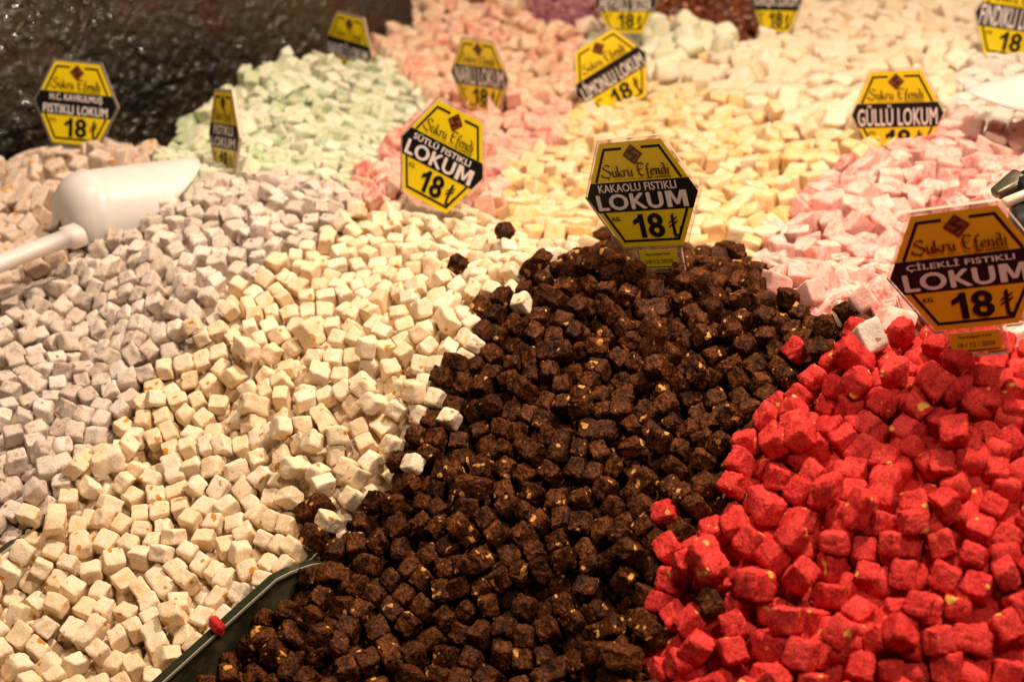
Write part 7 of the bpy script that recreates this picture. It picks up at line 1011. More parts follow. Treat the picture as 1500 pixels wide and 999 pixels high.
CX = PIECES[:, 0] / 1000; CY = PIECES[:, 1] / 1000; CZ = PIECES[:, 2] / 1000 + .7; CE = np.radians(PIECES[:, 3:6] * 3.); CV = PIECES[:, 6] % 100; CS = PIECES[:, 6] // 100
COUNTS = [252, 750, 709, 208, 436, 280, 45, 140, 133, 199, 215, 158, 371, 363, 363]; SEEN = [176, 584, 578, 116, 306, 274, 44, 47, 53, 65, 167, 152, 224, 237, 331]
def proj(P):
    q = np.asarray(P) - CAM; d = q @ FW
    return 750 + F0 * (q @ RT) / d, 499.5 - F0 * (q @ UP) / d, d
# surface control points: px, py, depth
CP=[(-300,1150,.95),(0,999,1.06),(200,999,1.05),(-300,800,1.15),(0,800,1.13),(200,800,1.15),(-300,600,1.25),(0,600,1.24),(200,600,1.25),
(400,700,1.18),(400,900,1.07),(140,495,1.345),(200,440,1.34),(0,440,1.38),(-300,440,1.42),(330,440,1.32),(480,480,1.27),(600,500,1.23),(560,600,1.185),
(500,400,1.35),(650,400,1.32),(650,322,1.45),(560,320,1.45),(330,275,1.5),(450,280,1.5),(420,340,1.42),(200,350,1.43),(780,370,1.36),
(60,330,1.52),(100,222,1.66),(200,225,1.66),(0,240,1.68),(-300,260,1.7),(60,395,1.44),
(260,230,1.74),(300,150,1.84),(400,92,1.92),(500,105,1.95),(560,125,1.96),(400,180,1.76),(400,245,1.62),(520,200,1.75),(600,180,1.86),
(560,60,2.18),(620,0,2.34),(700,0,2.36),(650,100,2.1),(800,20,2.3),(560,200,1.84),(700,165,1.97),(780,110,2.08),(800,230,1.72),(680,250,1.68),(560,275,1.56),(740,300,1.55),
(760,150,1.95),(850,160,1.88),(850,250,1.66),(950,200,1.74),(1000,385,1.40),(880,330,1.47),(1080,380,1.39),(1050,300,1.52),(1000,150,1.86),(1150,250,1.6),(1180,160,1.8),
(1000,60,2.1),(1000,-40,2.4),(1100,60,2.05),(1150,0,2.2),(1300,0,2.15),(1300,60,1.98),(1420,60,1.98),(1200,100,1.93),(900,60,2.15),(700,-80,2.5),(1300,-100,2.4),(1700,-80,2.4),
(1200,400,1.33),(1300,430,1.24),(1200,300,1.47),(1300,220,1.6),(1400,170,1.66),(1400,280,1.46),(1500,190,1.63),(1500,300,1.41),(1500,400,1.25),(1750,200,1.6),(1750,400,1.22),
(1400,120,1.82),(1480,90,1.84),(1700,60,1.95),
(1300,468,1.06),(1420,480,1.01),(1500,465,1.0),(1750,470,.99),(1300,600,.97),(1500,600,.95),(1750,700,.9),(1200,800,.93),(1500,800,.9),(1000,960,.93),(1250,999,.88),(1500,999,.87),(1750,1150,.82),(1100,700,1.0),
(640,999,1.0),(640,850,1.05),(800,999,.99),(800,850,1.03),(480,900,1.05),(400,999,1.02),(700,700,1.115),(700,560,1.175),(720,450,1.24),(850,700,1.08),(850,560,1.14),(850,450,1.20),(860,385,1.25),(940,378,1.245),(1030,382,1.235),
(1000,480,1.16),(1100,480,1.14),(1110,405,1.21),(1180,440,1.16),(1250,470,1.12),(1000,600,1.1),(1150,600,1.05),(950,750,1.04),(900,950,.985),(600,1150,.93),(1000,1150,.88),(200,1150,.97)]
# hidden points just behind crests: px,py,d then drop (dy, dz)
HID=[(940,378,1.245,.12,-.055),(1060,390,1.22,.11,-.05),(860,385,1.25,.10,-.03),(1300,468,1.06,.10,-.04),(1420,475,1.01,.12,-.04),(1520,465,1.0,.13,-.04)]
pts=np.array([at(*c) for c in CP]+[at(*h[:3])+np.array([0,h[3],h[4]]) for h in HID])
class TPS:
    def __init__(s,P,lam=1e-4):
        s.c=P[:,:2].copy(); n=len(P)
        K=s.k(s.c,s.c)+lam*np.eye(n); A=np.hstack([np.ones((n,1)),s.c])
        M=np.block([[K,A],[A.T,np.zeros((3,3))]])
        s.w=np.linalg.solve(M,np.concatenate([P[:,2],np.zeros(3)]))
    def k(s,a,b):
        r2=((a[:,None]-b[None])**2).sum(2)+1e-12
        return .5*r2*np.log(r2)
    def __call__(s,xy):
        xy=np.asarray(xy,float); o=np.empty(len(xy))
        for i in range(0,len(xy),5000):
            q=xy[i:i+5000]; o[i:i+5000]=s.k(q,s.c)@s.w[:-3]+s.w[-3]+q@s.w[-2:]
        return o
_T=TPS(pts,2e-4)
DV=[at(180,1049,1.02),at(235,999,1.035),at(400,850,1.08),at(525,722,1.125)-np.array([0,0,.006]),at(600,650,1.15)-np.array([0,0,.02])]
_a=DV[0][:2]; _b=DV[3][:2]; _u=(_b-_a)/np.linalg.norm(_b-_a); _n=np.array([_u[1],-_u[0]]); _L=np.linalg.norm(_b-_a)
PIT=[(140,500,1.35,.03,.018),(880,520,1.16,.035,.02),(600,860,1.04,.035,.018),(1080,590,1.1,.03,.016),(720,620,1.15,.03,.014),(1190,780,.93,.03,.012),(430,470,1.28,.03,.01),(140,350,1.46,.035,.012),(1330,720,.93,.03,.012),(980,880,1.0,.03,.012),(800,960,.99,.035,.015)]
def SURF(xy):
    xy=np.asarray(xy,float); z=_T(xy)
    r=xy-_a; s=r@_n; t=(r@_u)/_L
    w=np.clip((.56-t)/.2,0,1); z=z-.040*w*np.exp(-(s/.034)**2)*(s>0)*np.clip(s/.004,0,1)
    for px,py,d,rad,dep in PIT:
        c=at(px,py,d)[:2]; z=z-dep*np.exp(-((xy-c)**2).sum(1)/rad**2)
    k=np.sin(xy[:,0]*61+1.3*np.sin(xy[:,1]*37))*np.sin(xy[:,1]*53+np.sin(xy[:,0]*41))
    return z+.005*k
# flavour polygons in photo space; first match wins
POLY=[
('none',[(-1500,225),(0,230),(60,218),(100,209),(225,216),(252,200),(278,166),(308,130),(350,100),(400,70),(500,84),(552,92),(532,60),(575,-20),(575,-500),(-1500,-500)]),
('strawberry',[(1010,1400),(962,999),(955,890),(1000,820),(1040,740),(1070,690),(1110,640),(1150,570),(1200,515),(1240,478),(1300,462),(1420,452),(1900,440),(1900,1400)]),
('cocoa',[(100,1400),(300,999),(370,880),(470,770),(560,690),(620,610),(690,530),(705,440),(790,385),(860,360),(940,350),(1060,362),(1110,385),(1170,425),(1260,462),(1320,480),(1240,1400)]),
('cream',[(-400,1400),(-400,850),(0,775),(60,730),(130,660),(200,590),(270,500),(330,430),(400,375),(470,335),(540,305),(620,290),(690,300),(745,340),(850,355),(900,420),(700,1400)]),
('tan',[(-500,450),(0,425),(60,415),(110,380),(190,330),(225,290),(235,230),(235,150),(-500,150)]),
('mauve',[(-500,1400),(-500,440),(110,370),(190,320),(250,280),(320,255),(450,255),(540,290),(560,330),(400,700)]),
('mint',[(225,300),(235,180),(262,165),(300,120),(340,80),(400,60),(560,85),(600,125),(625,155),(600,190),(560,225),(545,250),(490,275),(300,300)]),
('mallow',[(850,70),(870,45),(960,34),(1060,50),(1080,72),(1020,80),(985,120),(900,130),(860,110)]),
('petal',[(740,-300),(740,0),(800,42),(868,56),(885,40),(900,-300)]),
('date',[(900,-300),(950,30),(1000,38),(1065,55),(1090,66),(1135,38),(1175,-300)]),
('hazel',[(1385,160),(1400,125),(1425,75),(1450,45),(1900,0),(1900,200),(1480,190)]),
('peach',[(520,120),(520,-300),(760,-300),(760,-10),(850,50),(860,110),(850,150),(760,160),(640,160),(600,150)]),
('rose',[(500,310),(500,262),(545,245),(600,190),(600,150),(640,155),(760,150),(860,130),(840,160),(800,215),(745,250),(730,320),(690,330)]),
('milk',[(1040,88),(1135,45),(1175,-300),(1900,-300),(1900,20),(1450,45),(1425,80),(1395,150),(1300,190),(1200,200),(1150,190),(1100,140),(1010,130),(960,110)]),
('pink',[(1150,440),(1108,398),(1145,320),(1200,265),(1290,215),(1385,160),(1480,180),(1900,190),(1900,520),(1300,500)]),
('lemon',[(-999,-999),(2999,-999),(2999,2999),(-999,2999)]),
]
def inpoly(px,py,poly):
    inside=np.zeros(len(px),bool); n=len(poly); j=n-1
    for i in range(n):
        xi,yi=poly[i]; xj,yj=poly[j]
        c=((yi>py)!=(yj>py))&(px<(xj-xi)*(py-yi)/((yj-yi) or 1e-9)+xi)
        inside^=c; j=i
    return inside
def flavour(P):
    px,py,d=proj(P); f=np.full(len(px),-1)
    for i,(n,poly) in enumerate(POLY):
        m=(f<0)&inpoly(px,py,poly); f[m]=99 if i==0 else i-1
    f[f==99]=-1
    return f

BX = np.arange(-1.4, 1.41, .014); BY = np.arange(.55, 2.7, .014); BS = (len(BY), len(BX))
_x, _y = np.meshgrid(BX, BY); _q = np.column_stack([_x.ravel(), _y.ravel()]); _z = SURF(_q)
fmap = flavour(np.column_stack([_q, _z])).reshape(BS); _s = np.array([SIZE[n] for n in FL] + [.02])[fmap]
base = _z.reshape(BS) - 1.75 * _s + .0035 * vnoise(np.column_stack([_q * 90, _z * 0]))[:, 0].reshape(BS)
counter_m = plain('counter_steel', (.35, .34, .33), .35, metal=.8)
v = [(-1.7, .3, .60), (1.7, .3, .60), (1.7, 3.0, .60), (-1.7, 3.0, .60), (-1.7, .3, .55), (1.7, .3, .55), (1.7, 3.0, .55), (-1.7, 3.0, .55)]
tag(mesh_obj('counter_surface', v, [(0, 1, 2, 3), (7, 6, 5, 4), (0, 4, 5, 1), (1, 5, 6, 2), (2, 6, 7, 3), (3, 7, 4, 0)], counter_m), 'steel counter below the heaps', kind='structure')

# dark pebbled wall panel behind the left heaps
T = NT('dark_pebbled_panel'); tc = T.n('ShaderNodeTexCoord'); n1 = T.noise(tc.outputs['Object'], 5, 3, .6); n2 = T.noise(tc.outputs['Object'], 11, 2)
c = T.mix(T.step(n1, .40, .62), (.012, .010, .008), (.058, .044, .022)); c = T.mix(T.step(n2, .55, .70), c, (.050, .014, .007))
T.l(c, T.b.inputs['Base Color']); T.b.inputs['Roughness'].default_value = .12; T.b.inputs['Specular IOR Level'].default_value = 1.
bp = T.n('ShaderNodeBump'); bp.inputs['Strength'].default_value = 1; bp.inputs['Distance'].default_value = .004; T.l(T.noise(tc.outputs['Object'], 230, 2), bp.inputs['Height']); T.l(bp.outputs[0], T.b.inputs['Normal'])
A = at(0, 240, 1.74); B = at(570, 60, 2.22); A = A - (B - A) * .6; B = B + (B - A) * .05; A[2] = B[2] = 0
L = np.linalg.norm(B - A); ux = (B - A) / L; nn = np.array([ux[1], -ux[0], 0])
nu, nv = 640, 330
U, Vv = np.meshgrid(np.linspace(0, L, nu + 1), np.linspace(.62, 1.52, nv + 1), indexing='ij')
P = A + U.reshape(-1, 1) * ux + Vv.reshape(-1, 1) * np.array([0, 0, 1.])
bm_ = .0030 * vnoise(np.column_stack([U.ravel() * 130, Vv.ravel() * 130, U.ravel() * 17]))[:, 0] + .0016 * vnoise(np.column_stack([U.ravel() * 260, Vv.ravel() * 260, U.ravel() * 31]))[:, 1]
P = P + bm_[:, None] * nn
i = np.arange((nu + 1) * (nv + 1)).reshape(nu + 1, nv + 1)
q = np.stack([i[:-1, :-1], i[1:, :-1], i[1:, 1:], i[:-1, 1:]], -1).reshape(-1, 4)
o = bpy.data.objects.new('dark_panel_wall', fast_mesh('dark_panel_wall', P, q, T.m)); COL.objects.link(o)
tag(o, 'dark glossy pebbled panel behind the left heaps', kind='structure')

# little glossy beads added to the panel only to make lamp glints
SB = NT('black_glint_bead'); SB.b.inputs['Base Color'].default_value = (.015, .012, .01, 1); SB.b.inputs['Roughness'].default_value = .07; SB.b.inputs['Specular IOR Level'].default_value = 1.; SB.b.inputs['IOR'].default_value = 2.2
rg = np.random.default_rng(77); V = []; F = []
for t in range(420):
    uu = L * .375 + rg.exponential(.11) - .10 + rg.normal(0, .03); hh = 1.16 - rg.exponential(.09)
    c0 = A + ux * uu + np.array([0, 0, hh]) - nn * .001; rr = rg.uniform(.0025, .007); x = len(V); t1 = np.cross(nn, [0, 0, 1.]); ti = rg.normal(0, .25, 2)
    n3 = nn + t1 * ti[0] + np.array([0, 0, 1.]) * ti[1]; n3 /= np.linalg.norm(n3); e1 = np.cross(n3, [0, 0, 1.]); e1 /= np.linalg.norm(e1); e2 = np.cross(n3, e1)
    for q, el in enumerate((12, 40, 65)):
        for k in range(10): V.append(c0 + rr * (math.cos(R(el)) * (math.cos(k * .628) * e1 + math.sin(k * .628) * e2) + math.sin(R(el)) * .75 * n3))
        if q: F += [(x + (q - 1) * 10 + k, x + q * 10 + k, x + q * 10 + (k + 1) % 10, x + (q - 1) * 10 + (k + 1) % 10) for k in range(10)]
    F.append(tuple(x + 20 + k for k in range(10))[::-1])
st = mesh_obj('added_glint_beads', V, F, SB.m, o, True); st['kind'] = 'stuff'

# glass dividers between the trays
glass_m = plain('green_edge_glass', (.030, .036, .020), .12, spec=.8, bump=.25, bscale=40)
T = NT('dusty_glass_pane'); tc = T.n('ShaderNodeTexCoord'); nz = T.noise(tc.outputs['Object'], 35, 4, .6)
T.l(T.mix(T.step(nz, .35, .7), (.035, .036, .018), (.16, .15, .085)), T.b.inputs['Base Color']); T.b.inputs['Roughness'].default_value = .25; T.b.inputs['Coat Weight'].default_value = .5
pane_m = T.m
arris_glint_m = plain('painted_arris_glint', (.45, .42, .32), .15, spec=.9)  # pale colour stands in for the glint along the glass edge
def divider(line, dn, th, label, up=0.):
    line = np.array(line); a, b = line[0], line[-1]; u = (b - a)[:2] / np.linalg.norm((b - a)[:2]); nr = np.array([u[1], -u[0], 0])
    root = empty('glass_divider', Matrix.Translation(Vector(a))); tag(root, label, 'divider', 'glass dividers between the heaps')
    def strip(name, t, z0, z1, m):
        v = []; f = []
        for p in line - a:
            for sg in (-1, 1):
                for z in (z0, z1): v.append(p + sg * nr * t / 2 + np.array([0, 0, z + up]))
        for k in range(len(line) - 1):
            x = 4 * k; y = x + 4; f += [(x, x + 1, y + 1, y), (x + 2, y + 2, y + 3, x + 3), (x + 1, x + 3, y + 3, y + 1), (x, y, y + 2, x + 2)]
        e = 4 * (len(line) - 1); f += [(0, 2, 3, 1), (e, e + 1, e + 3, e + 2)]
        return mesh_obj(name, v, f, m, root)
    strip('pane', th, -dn, -.006, pane_m); strip('top_edge', th * 1.15, -.006, 0, glass_m)
    o = strip('arris_glint', .0009, -.0015, .0006, arris_glint_m); o.location = Vector(nr * th * .62)  # thin strip carrying the painted glint of the arris
    return root
divider([at(180, 1049, 1.02), at(235, 999, 1.035), at(400, 850, 1.08), at(420, 830, 1.088) - (0, 0, .006), at(450, 797, 1.10) - (0, 0, .020), at(500, 746, 1.12) - (0, 0, .05)], .10, .007, 'glass divider between the cream and the brown heaps with a red crumb on its edge', .003)
divider([at(-160, 905, 1.08), at(-20, 800, 1.13), at(65, 735, 1.165)], .06, .006, 'glass divider between the mauve and the cream heaps at the left edge', -.013)
divider([at(1105, 400, 1.36), at(1160, 330, 1.46)], .06, .005, 'glass divider showing between the pale yellow and the pink heaps', .0)
divider([at(860, 1010, .99), at(945, 920, 1.01)], .05, .006, 'dark glass divider between the brown and the red heaps at the bottom edge', -.004)

# ---------------------------------------------------------------- lokum heaps
MESH = {}
def mesh_of(fl, v):
    if (fl, v) not in MESH:
        p, q = lump(fl, v, FLV[fl]['n']); MESH[fl, v] = fast_mesh(FLV[fl]['name'], p, q, FLV[fl]['m'])
    return MESH[fl, v]
def eul(e): return np.array(Euler(e, 'XYZ').to_matrix())
STRAY = [
'lone brown cube at the back rim of the cream heap, near the yellow cubes',
'small brown piece half sunk in the upper part of the cream heap',
'largest lone brown cube among the cream cubes near the brown heap',
'brown cube in the cream heap just below the larger lone brown cube',
'lone brown cube among the cream cubes close to the glass divider',
'upper red cube of the two that lie on the brown heap below its crest',
'lower red cube of the two that lie on the brown heap below its crest',
'lone red cube high on the brown heap, near the edge of the red heap',
'upper red cube of a pair lying well out on the brown heap',
'lower red cube of a pair lying well out on the brown heap',
'brown cube surrounded by red cubes near the bottom edge',
'lone white cube on the brown heap below the cream heap',
'white cube on the brown heap near the tip of the cream heap',
'pale cube wedged in the upper flank of the brown heap',
'whitish cube between the tops of the brown and the red heaps']
start = 0
for k, fl in enumerate(FL):
    n = COUNTS[k]; f = FLV[fl]; ids = list(range(start, start + n)); start += n
    stray = [i for i in ids if CS[i]]
    solo = [i for i in ids[:SEEN[k]] if not CS[i]][:300]
    rest = [i for i in ids if i not in set(solo) and not CS[i]]
    for i in solo + stray:
        o = bpy.data.objects.new(f['name'], mesh_of(fl, CV[i] % len(ASP[fl]))); COL.objects.link(o)
        o.location = (CX[i], CY[i], CZ[i]); o.rotation_euler = CE[i]
        if CS[i]:
            tag(o, STRAY[CS[i] - 1], f['cat'])
        elif 'double' in f and ASP[fl][CV[i] % 12][0] > 1.4: tag(o, f['double'], f['cat'], 'double pieces among the ' + f['group'])
        else: tag(o, f['label'], f['cat'], f['group'])
    V = []; Q = []; nv = 0
    for i in rest:
        p, q = lump(fl, CV[i] % len(ASP[fl]), 4 if f['n'] > 7 else 3); V.append(p @ eul(CE[i]).T + (CX[i], CY[i], CZ[i])); Q.append(q + nv); nv += len(p)
    g_ = SIZE[fl] * 1.12; qx, qy = np.meshgrid(np.arange(-1.15, 1.15, g_), np.arange(.62, 2.55, g_)); rb = np.random.default_rng(900 + k)     # buried pieces that close the gaps
    qq = np.column_stack([qx.ravel(), qy.ravel()]) + rb.normal(0, g_ * .22, (qx.size, 2)); qq = np.column_stack([qq, SURF(qq)]); qx, qy, _ = proj(qq)
    qq = qq[(flavour(qq) == k) & (qx > -420) & (qx < 1980) & (qy > -120) & (qy < 1330)]; qx, qy, _ = proj(qq); rim = (qx < -110) | (qx > 1610) | (qy > 1100)
    for t, c in enumerate(qq):
        p, q = lump(fl, t % 12, 5 if rim[t] else 3); V.append(p @ eul(rb.random(3) * 6.28).T + c - (0, 0, SIZE[fl] * (rb.uniform(.2, .9) if rim[t] else rb.uniform(1.35, 1.9)))); Q.append(q + nv); nv += len(p)
    jj, ii = np.nonzero(fmap[:-1, :-1] == k)      # the packed bottom of the heap
    if len(jj):
        used = np.unique(np.concatenate([jj * BS[1] + ii, jj * BS[1] + ii + 1, (jj + 1) * BS[1] + ii, (jj + 1) * BS[1] + ii + 1])); rem = {int(u): t + nv for t, u in enumerate(used)}
        V.append(np.column_stack([BX[used % BS[1]], BY[used // BS[1]], base[used // BS[1], used % BS[1]] ]))
        Q.append(np.array([[rem[a * BS[1] + b], rem[a * BS[1] + b + 1], rem[(a + 1) * BS[1] + b + 1], rem[(a + 1) * BS[1] + b]] for a, b in zip(jj.tolist(), ii.tolist())]))
    hn = f['name'].replace('_cube', '').replace('_piece', '') + '_heap'
    o = bpy.data.objects.new(hn, fast_mesh(hn, np.concatenate(V), np.concatenate(Q), f['m'])); COL.objects.link(o)
    tag(o, 'packed lower layers of the heap of ' + f['group'], f['cat'] + ' heap', kind='stuff')
# red crumb lying on the divider
p, q = lump('strawberry', 3, 11); p = p * (.55, .72, .5)
o = bpy.data.objects.new('strawberry_lokum_crumb', fast_mesh('crumb', p, q, FLV['strawberry']['m'])); COL.objects.link(o)
o.location = at(318, 922, 1.055) + np.array([0, 0, .004]); o.rotation_euler = (.3, .5, .9); tag(o, 'small red lokum crumb lying on the edge of the glass divider', 'red crumb')

# ---------------------------------------------------------------- price signs
YEL = plain('yellow_card_print', (.92, .68, .008), .38, coat=.35)
BLK = plain('black_print', (.006, .005, .006), .5, spec=.3, coat=.08)
WHT = plain('white_print', (.86, .76, .74), .5, coat=.1)
BRN = plain('brown_print', (.26, .075, .012), .4, coat=.35)
BRD = plain('dark_brown_print', (.045, .010, .004), .4, coat=.35)
ACR = clear('clear_acrylic', (.93, .90, .86), .10, .06)
RIM = plain('acrylic_cut_edge', (.70, .52, .40), .25, spec=.7, coat=.5)
TEXTS = {}
def glyphs(s, bold):
    """flat lettering scaled to the unit box; returns verts (n,2), faces"""
    if (s, bold) not in TEXTS:
        cu = bpy.data.curves.new('txt', 'FONT'); cu.body = s; cu.size = 1; cu.resolution_u = 3; cu.space_character = 1.0 + bold * 1.6
        o = bpy.data.objects.new('txt', cu); COL.objects.link(o)
        bpy.context.view_layer.update()
        me = bpy.data.meshes.new_from_object(o.evaluated_get(bpy.context.evaluated_depsgraph_get()))
        v0 = np.array([x.co[:2] for x in me.vertices]); f0 = [tuple(p.vertices) for p in me.polygons]; v = []; f = []; n0 = 0
        for q, (ox, oy) in enumerate([(0, 0)] if bold < .012 else [(-1, 0), (1, 0), (0, .7), (0, -.7)]):     # heavier letters: thin print layers
            v.append(np.column_stack([v0 + np.array([ox, oy]) * bold, np.full(len(v0), q * 4e-6)])); f += [tuple(i + n0 for i in p) for p in f0]; n0 += len(v0)
        v = np.concatenate(v)
        bpy.data.objects.remove(o); bpy.data.curves.remove(cu); bpy.data.meshes.remove(me)
        lo, hi = v[:, :2].min(0), v[:, :2].max(0); v[:, :2] = (v[:, :2] - lo) / (hi - lo); TEXTS[s, bold] = (v, f)
    return TEXTS[s, bold]
def put_text(s, box, mat, parent, bold=.03, z=.0005, name='lettering'):
    x0, x1, y0, y1 = box; v, f = glyphs(s, bold)
    return mesh_obj(name, np.column_stack([(x0 + v[:, 0] * (x1 - x0)) * W, (y0 + v[:, 1] * (y1 - y0)) * W, v[:, 2] + z]), f, mat, parent)
def strokes(lines, nib, ang, z=.0005):
    """broad-nib pen strokes along polylines"""
    n = np.array([math.cos(ang), math.sin(ang)]) * nib / 2; V = []; F = []; e = 0
    for ln in lines:
        p = np.array(ln, float)
        if len(p) > 2:       # Catmull-Rom
            q = np.vstack([2 * p[0] - p[1], p, 2 * p[-1] - p[-2]]); o = []
            for i in range(len(p) - 1):
                for t in np.linspace(0, 1, 6)[:-1]:
                    a, b, c, d = q[i:i + 4]; o.append(.5 * (2 * b + (c - a) * t + (2 * a - 5 * b + 4 * c - d) * t * t + (3 * b - a - 3 * c + d) * t ** 3))
            p = np.vstack([o, p[-1]])
        for a, b in zip(p[:-1], p[1:]):
            dr = b - a; l = np.linalg.norm(dr) + 1e-9; pr = np.array([-dr[1], dr[0]]) / l * nib * .16
            nn2 = n if (n @ pr) >= 0 else -n; h = nn2 + pr; x = len(V); e += 1
            V += [(*(a - h), z + e * 2e-6), (*(a + h), z + e * 2e-6), (*(b + h), z + e * 2e-6), (*(b - h), z + e * 2e-6)]; F.append((x, x + 1, x + 2, x + 3))
    return np.array(V), F
def arc(cx, cy, rx, ry, a0, a1, n=7): return [(cx + rx * math.cos(R(a)), cy + ry * math.sin(R(a))) for a in np.linspace(a0, a1, n)]
def script_name():
    """the shop's name in blackletter-like pen strokes, unit = x-height .5"""
    L = []; x = 0.
    def add(ls, wd):
        nonlocal x
        L.extend([[(a + x, b) for a, b in l] for l in ls]); x += wd
    S_ = [[(.62, .85), (.45, 1.0), (.18, .95), (.10, .75), (.35, .55), (.60, .35), (.50, .08), (.22, .0), (-.08, .10), (-.15, .3)], [(.30, .0), (.38, -.12), (.24, -.22)]]
    u_ = [[(.0, .45), (.06, .5), (.08, .1), (.2, .0), (.34, .08)], [(.34, .5), (.35, .08), (.42, .0)], [(.06, .70), (.10, .70)], [(.28, .70), (.32, .70)]]
    k_ = [[(.05, .9), (.07, .0)], [(.38, .5), (.10, .22)], [(.14, .28), (.30, .05), (.42, .0)]]
    r_ = [[(.0, .46), (.07, .5), (.07, .0)], [(.08, .38), (.2, .5), (.32, .46)]]
    E_ = [[(.60, .88), (.40, 1.0), (.15, .9), (.10, .5), (.16, .12), (.42, .0), (.66, .14)], [(.0, .52), (.3, .5), (.55, .6)], [(-.05, .92), (.1, 1.05), (.3, .98)]]
    f_ = [[(.36, .86), (.22, .92), (.14, .7), (.12, .2), (.10, -.2), (-.02, -.3)], [(.0, .48), (.30, .50)]]
    e_ = [[(.04, .24), (.32, .34), (.24, .5), (.08, .44), (.03, .2), (.16, .0), (.34, .08)]]
    n_ = [[(.0, .46), (.07, .5), (.07, .0)], [(.08, .36), (.22, .5), (.32, .38), (.32, .08), (.40, .0)]]
    d_ = [[(.30, .46), (.12, .48), (.03, .25), (.12, .0), (.30, .1)], [(.10, .9), (.30, .8), (.34, .4), (.34, .05), (.42, .0)]]
    i_ = [[(.0, .46), (.07, .5), (.07, .06), (.15, .0)], [(.06, .72), (.10, .72)]]
    add(S_, .72); add(u_, .48); add(k_, .46); add(r_, .36); add(u_, .82); add(E_, .70); add(f_, .36); add(e_, .40); add(n_, .46); add(d_, .50); add(i_, .2)
    return L, x
NAME_LINES, NAME_W = script_name()
W = .105
def hexa(hw, hh, fl): return [(-hw, 0), (-fl, hh), (fl, hh), (hw, 0), (fl, -hh), (-fl, -hh)]
def flat(name, poly, mat, parent, z):
    return mesh_obj(name, [(x * W, y * W, z) for x, y in poly], [tuple(range(len(poly)))[::-1] if sum(poly[i][0] * poly[(i + 1) % len(poly)][1] - poly[(i + 1) % len(poly)][0] * poly[i][1] for i in range(len(poly))) < 0 else tuple(range(len(poly)))], mat, parent)
def band_line(name, pts, th, mat, parent, z):
    V = []; F = []
    for a, b in zip(pts[:-1], pts[1:]):
        a = np.array(a); b = np.array(b); d = (b - a) / np.linalg.norm(b - a); n = np.array([-d[1], d[0]]) * th / 2; x = len(V); a = a - d * th * .28; b = b + d * th * .28; z += 4e-6
        V += [(*((a - n) * W), z), (*((b - n) * W), z), (*((b + n) * W), z), (*((a + n) * W), z)]; F.append((x, x + 1, x + 2, x + 3))
    return V, F
def slab(name, poly, z0, z1, mat, parent, rim=None):
    n = len(poly); v = [(x * W, y * W, z0) for x, y in poly] + [(x * W, y * W, z1) for x, y in poly]
    f = [tuple(range(n)), tuple(range(2 * n - 1, n - 1, -1))] + [(i, i + n, (i + 1) % n + n, (i + 1) % n) for i in range(n)]
    o = mesh_obj(name, v, f, mat, parent)
    if rim:
        o.data.materials.append(rim)
        for p in list(o.data.polygons)[2:]: p.material_index = 1
    return o
def pose(Lp, Rp, Tp, Bp, k, card=True):
    """recover where a flat sign of known size stands from its four measured extremes"""
    Lp, Rp, Tp, Bp = map(np.array, (Lp, Rp, Tp, Bp)); r = (Rp - Lp) * (1, -1.); u = (Tp - Bp) * (1, -1.)
    if card: r = r / .956; u = u / .91
    else: u = u / .97
    a, b, c = r @ r, u @ u, r @ u
    s2 = ((a + b) + math.sqrt((a - b) ** 2 + 4 * c * c)) / 2; s = math.sqrt(s2)
    uz = math.sqrt(max(s2 - b, 0)); rz = math.copysign(math.sqrt(max(s2 - a, 0)), -c)   # signs stand nearly upright; r.u = 0
    C2 = (Lp + Rp + Tp + Bp) / 4; d = F0 * W * k / s
    V = at(*C2, d) - CAM; z = -V / np.linalg.norm(V); x = np.cross(UP, z); x /= np.linalg.norm(x); y = np.cross(z, x)
    X = (r[0] * x + r[1] * y + rz * z) / s; Y = (u[0] * x + u[1] * y + uz * z) / s; Y = Y - X * (X @ Y); X /= np.linalg.norm(X); Y /= np.linalg.norm(Y); Z = np.cross(X, Y)
    M = Matrix.Identity(4)
    for i in range(3): M[i][0], M[i][1], M[i][2], M[i][3] = X[i] * k, Y[i] * k, Z[i] * k, at(*C2, d)[i]
    return M
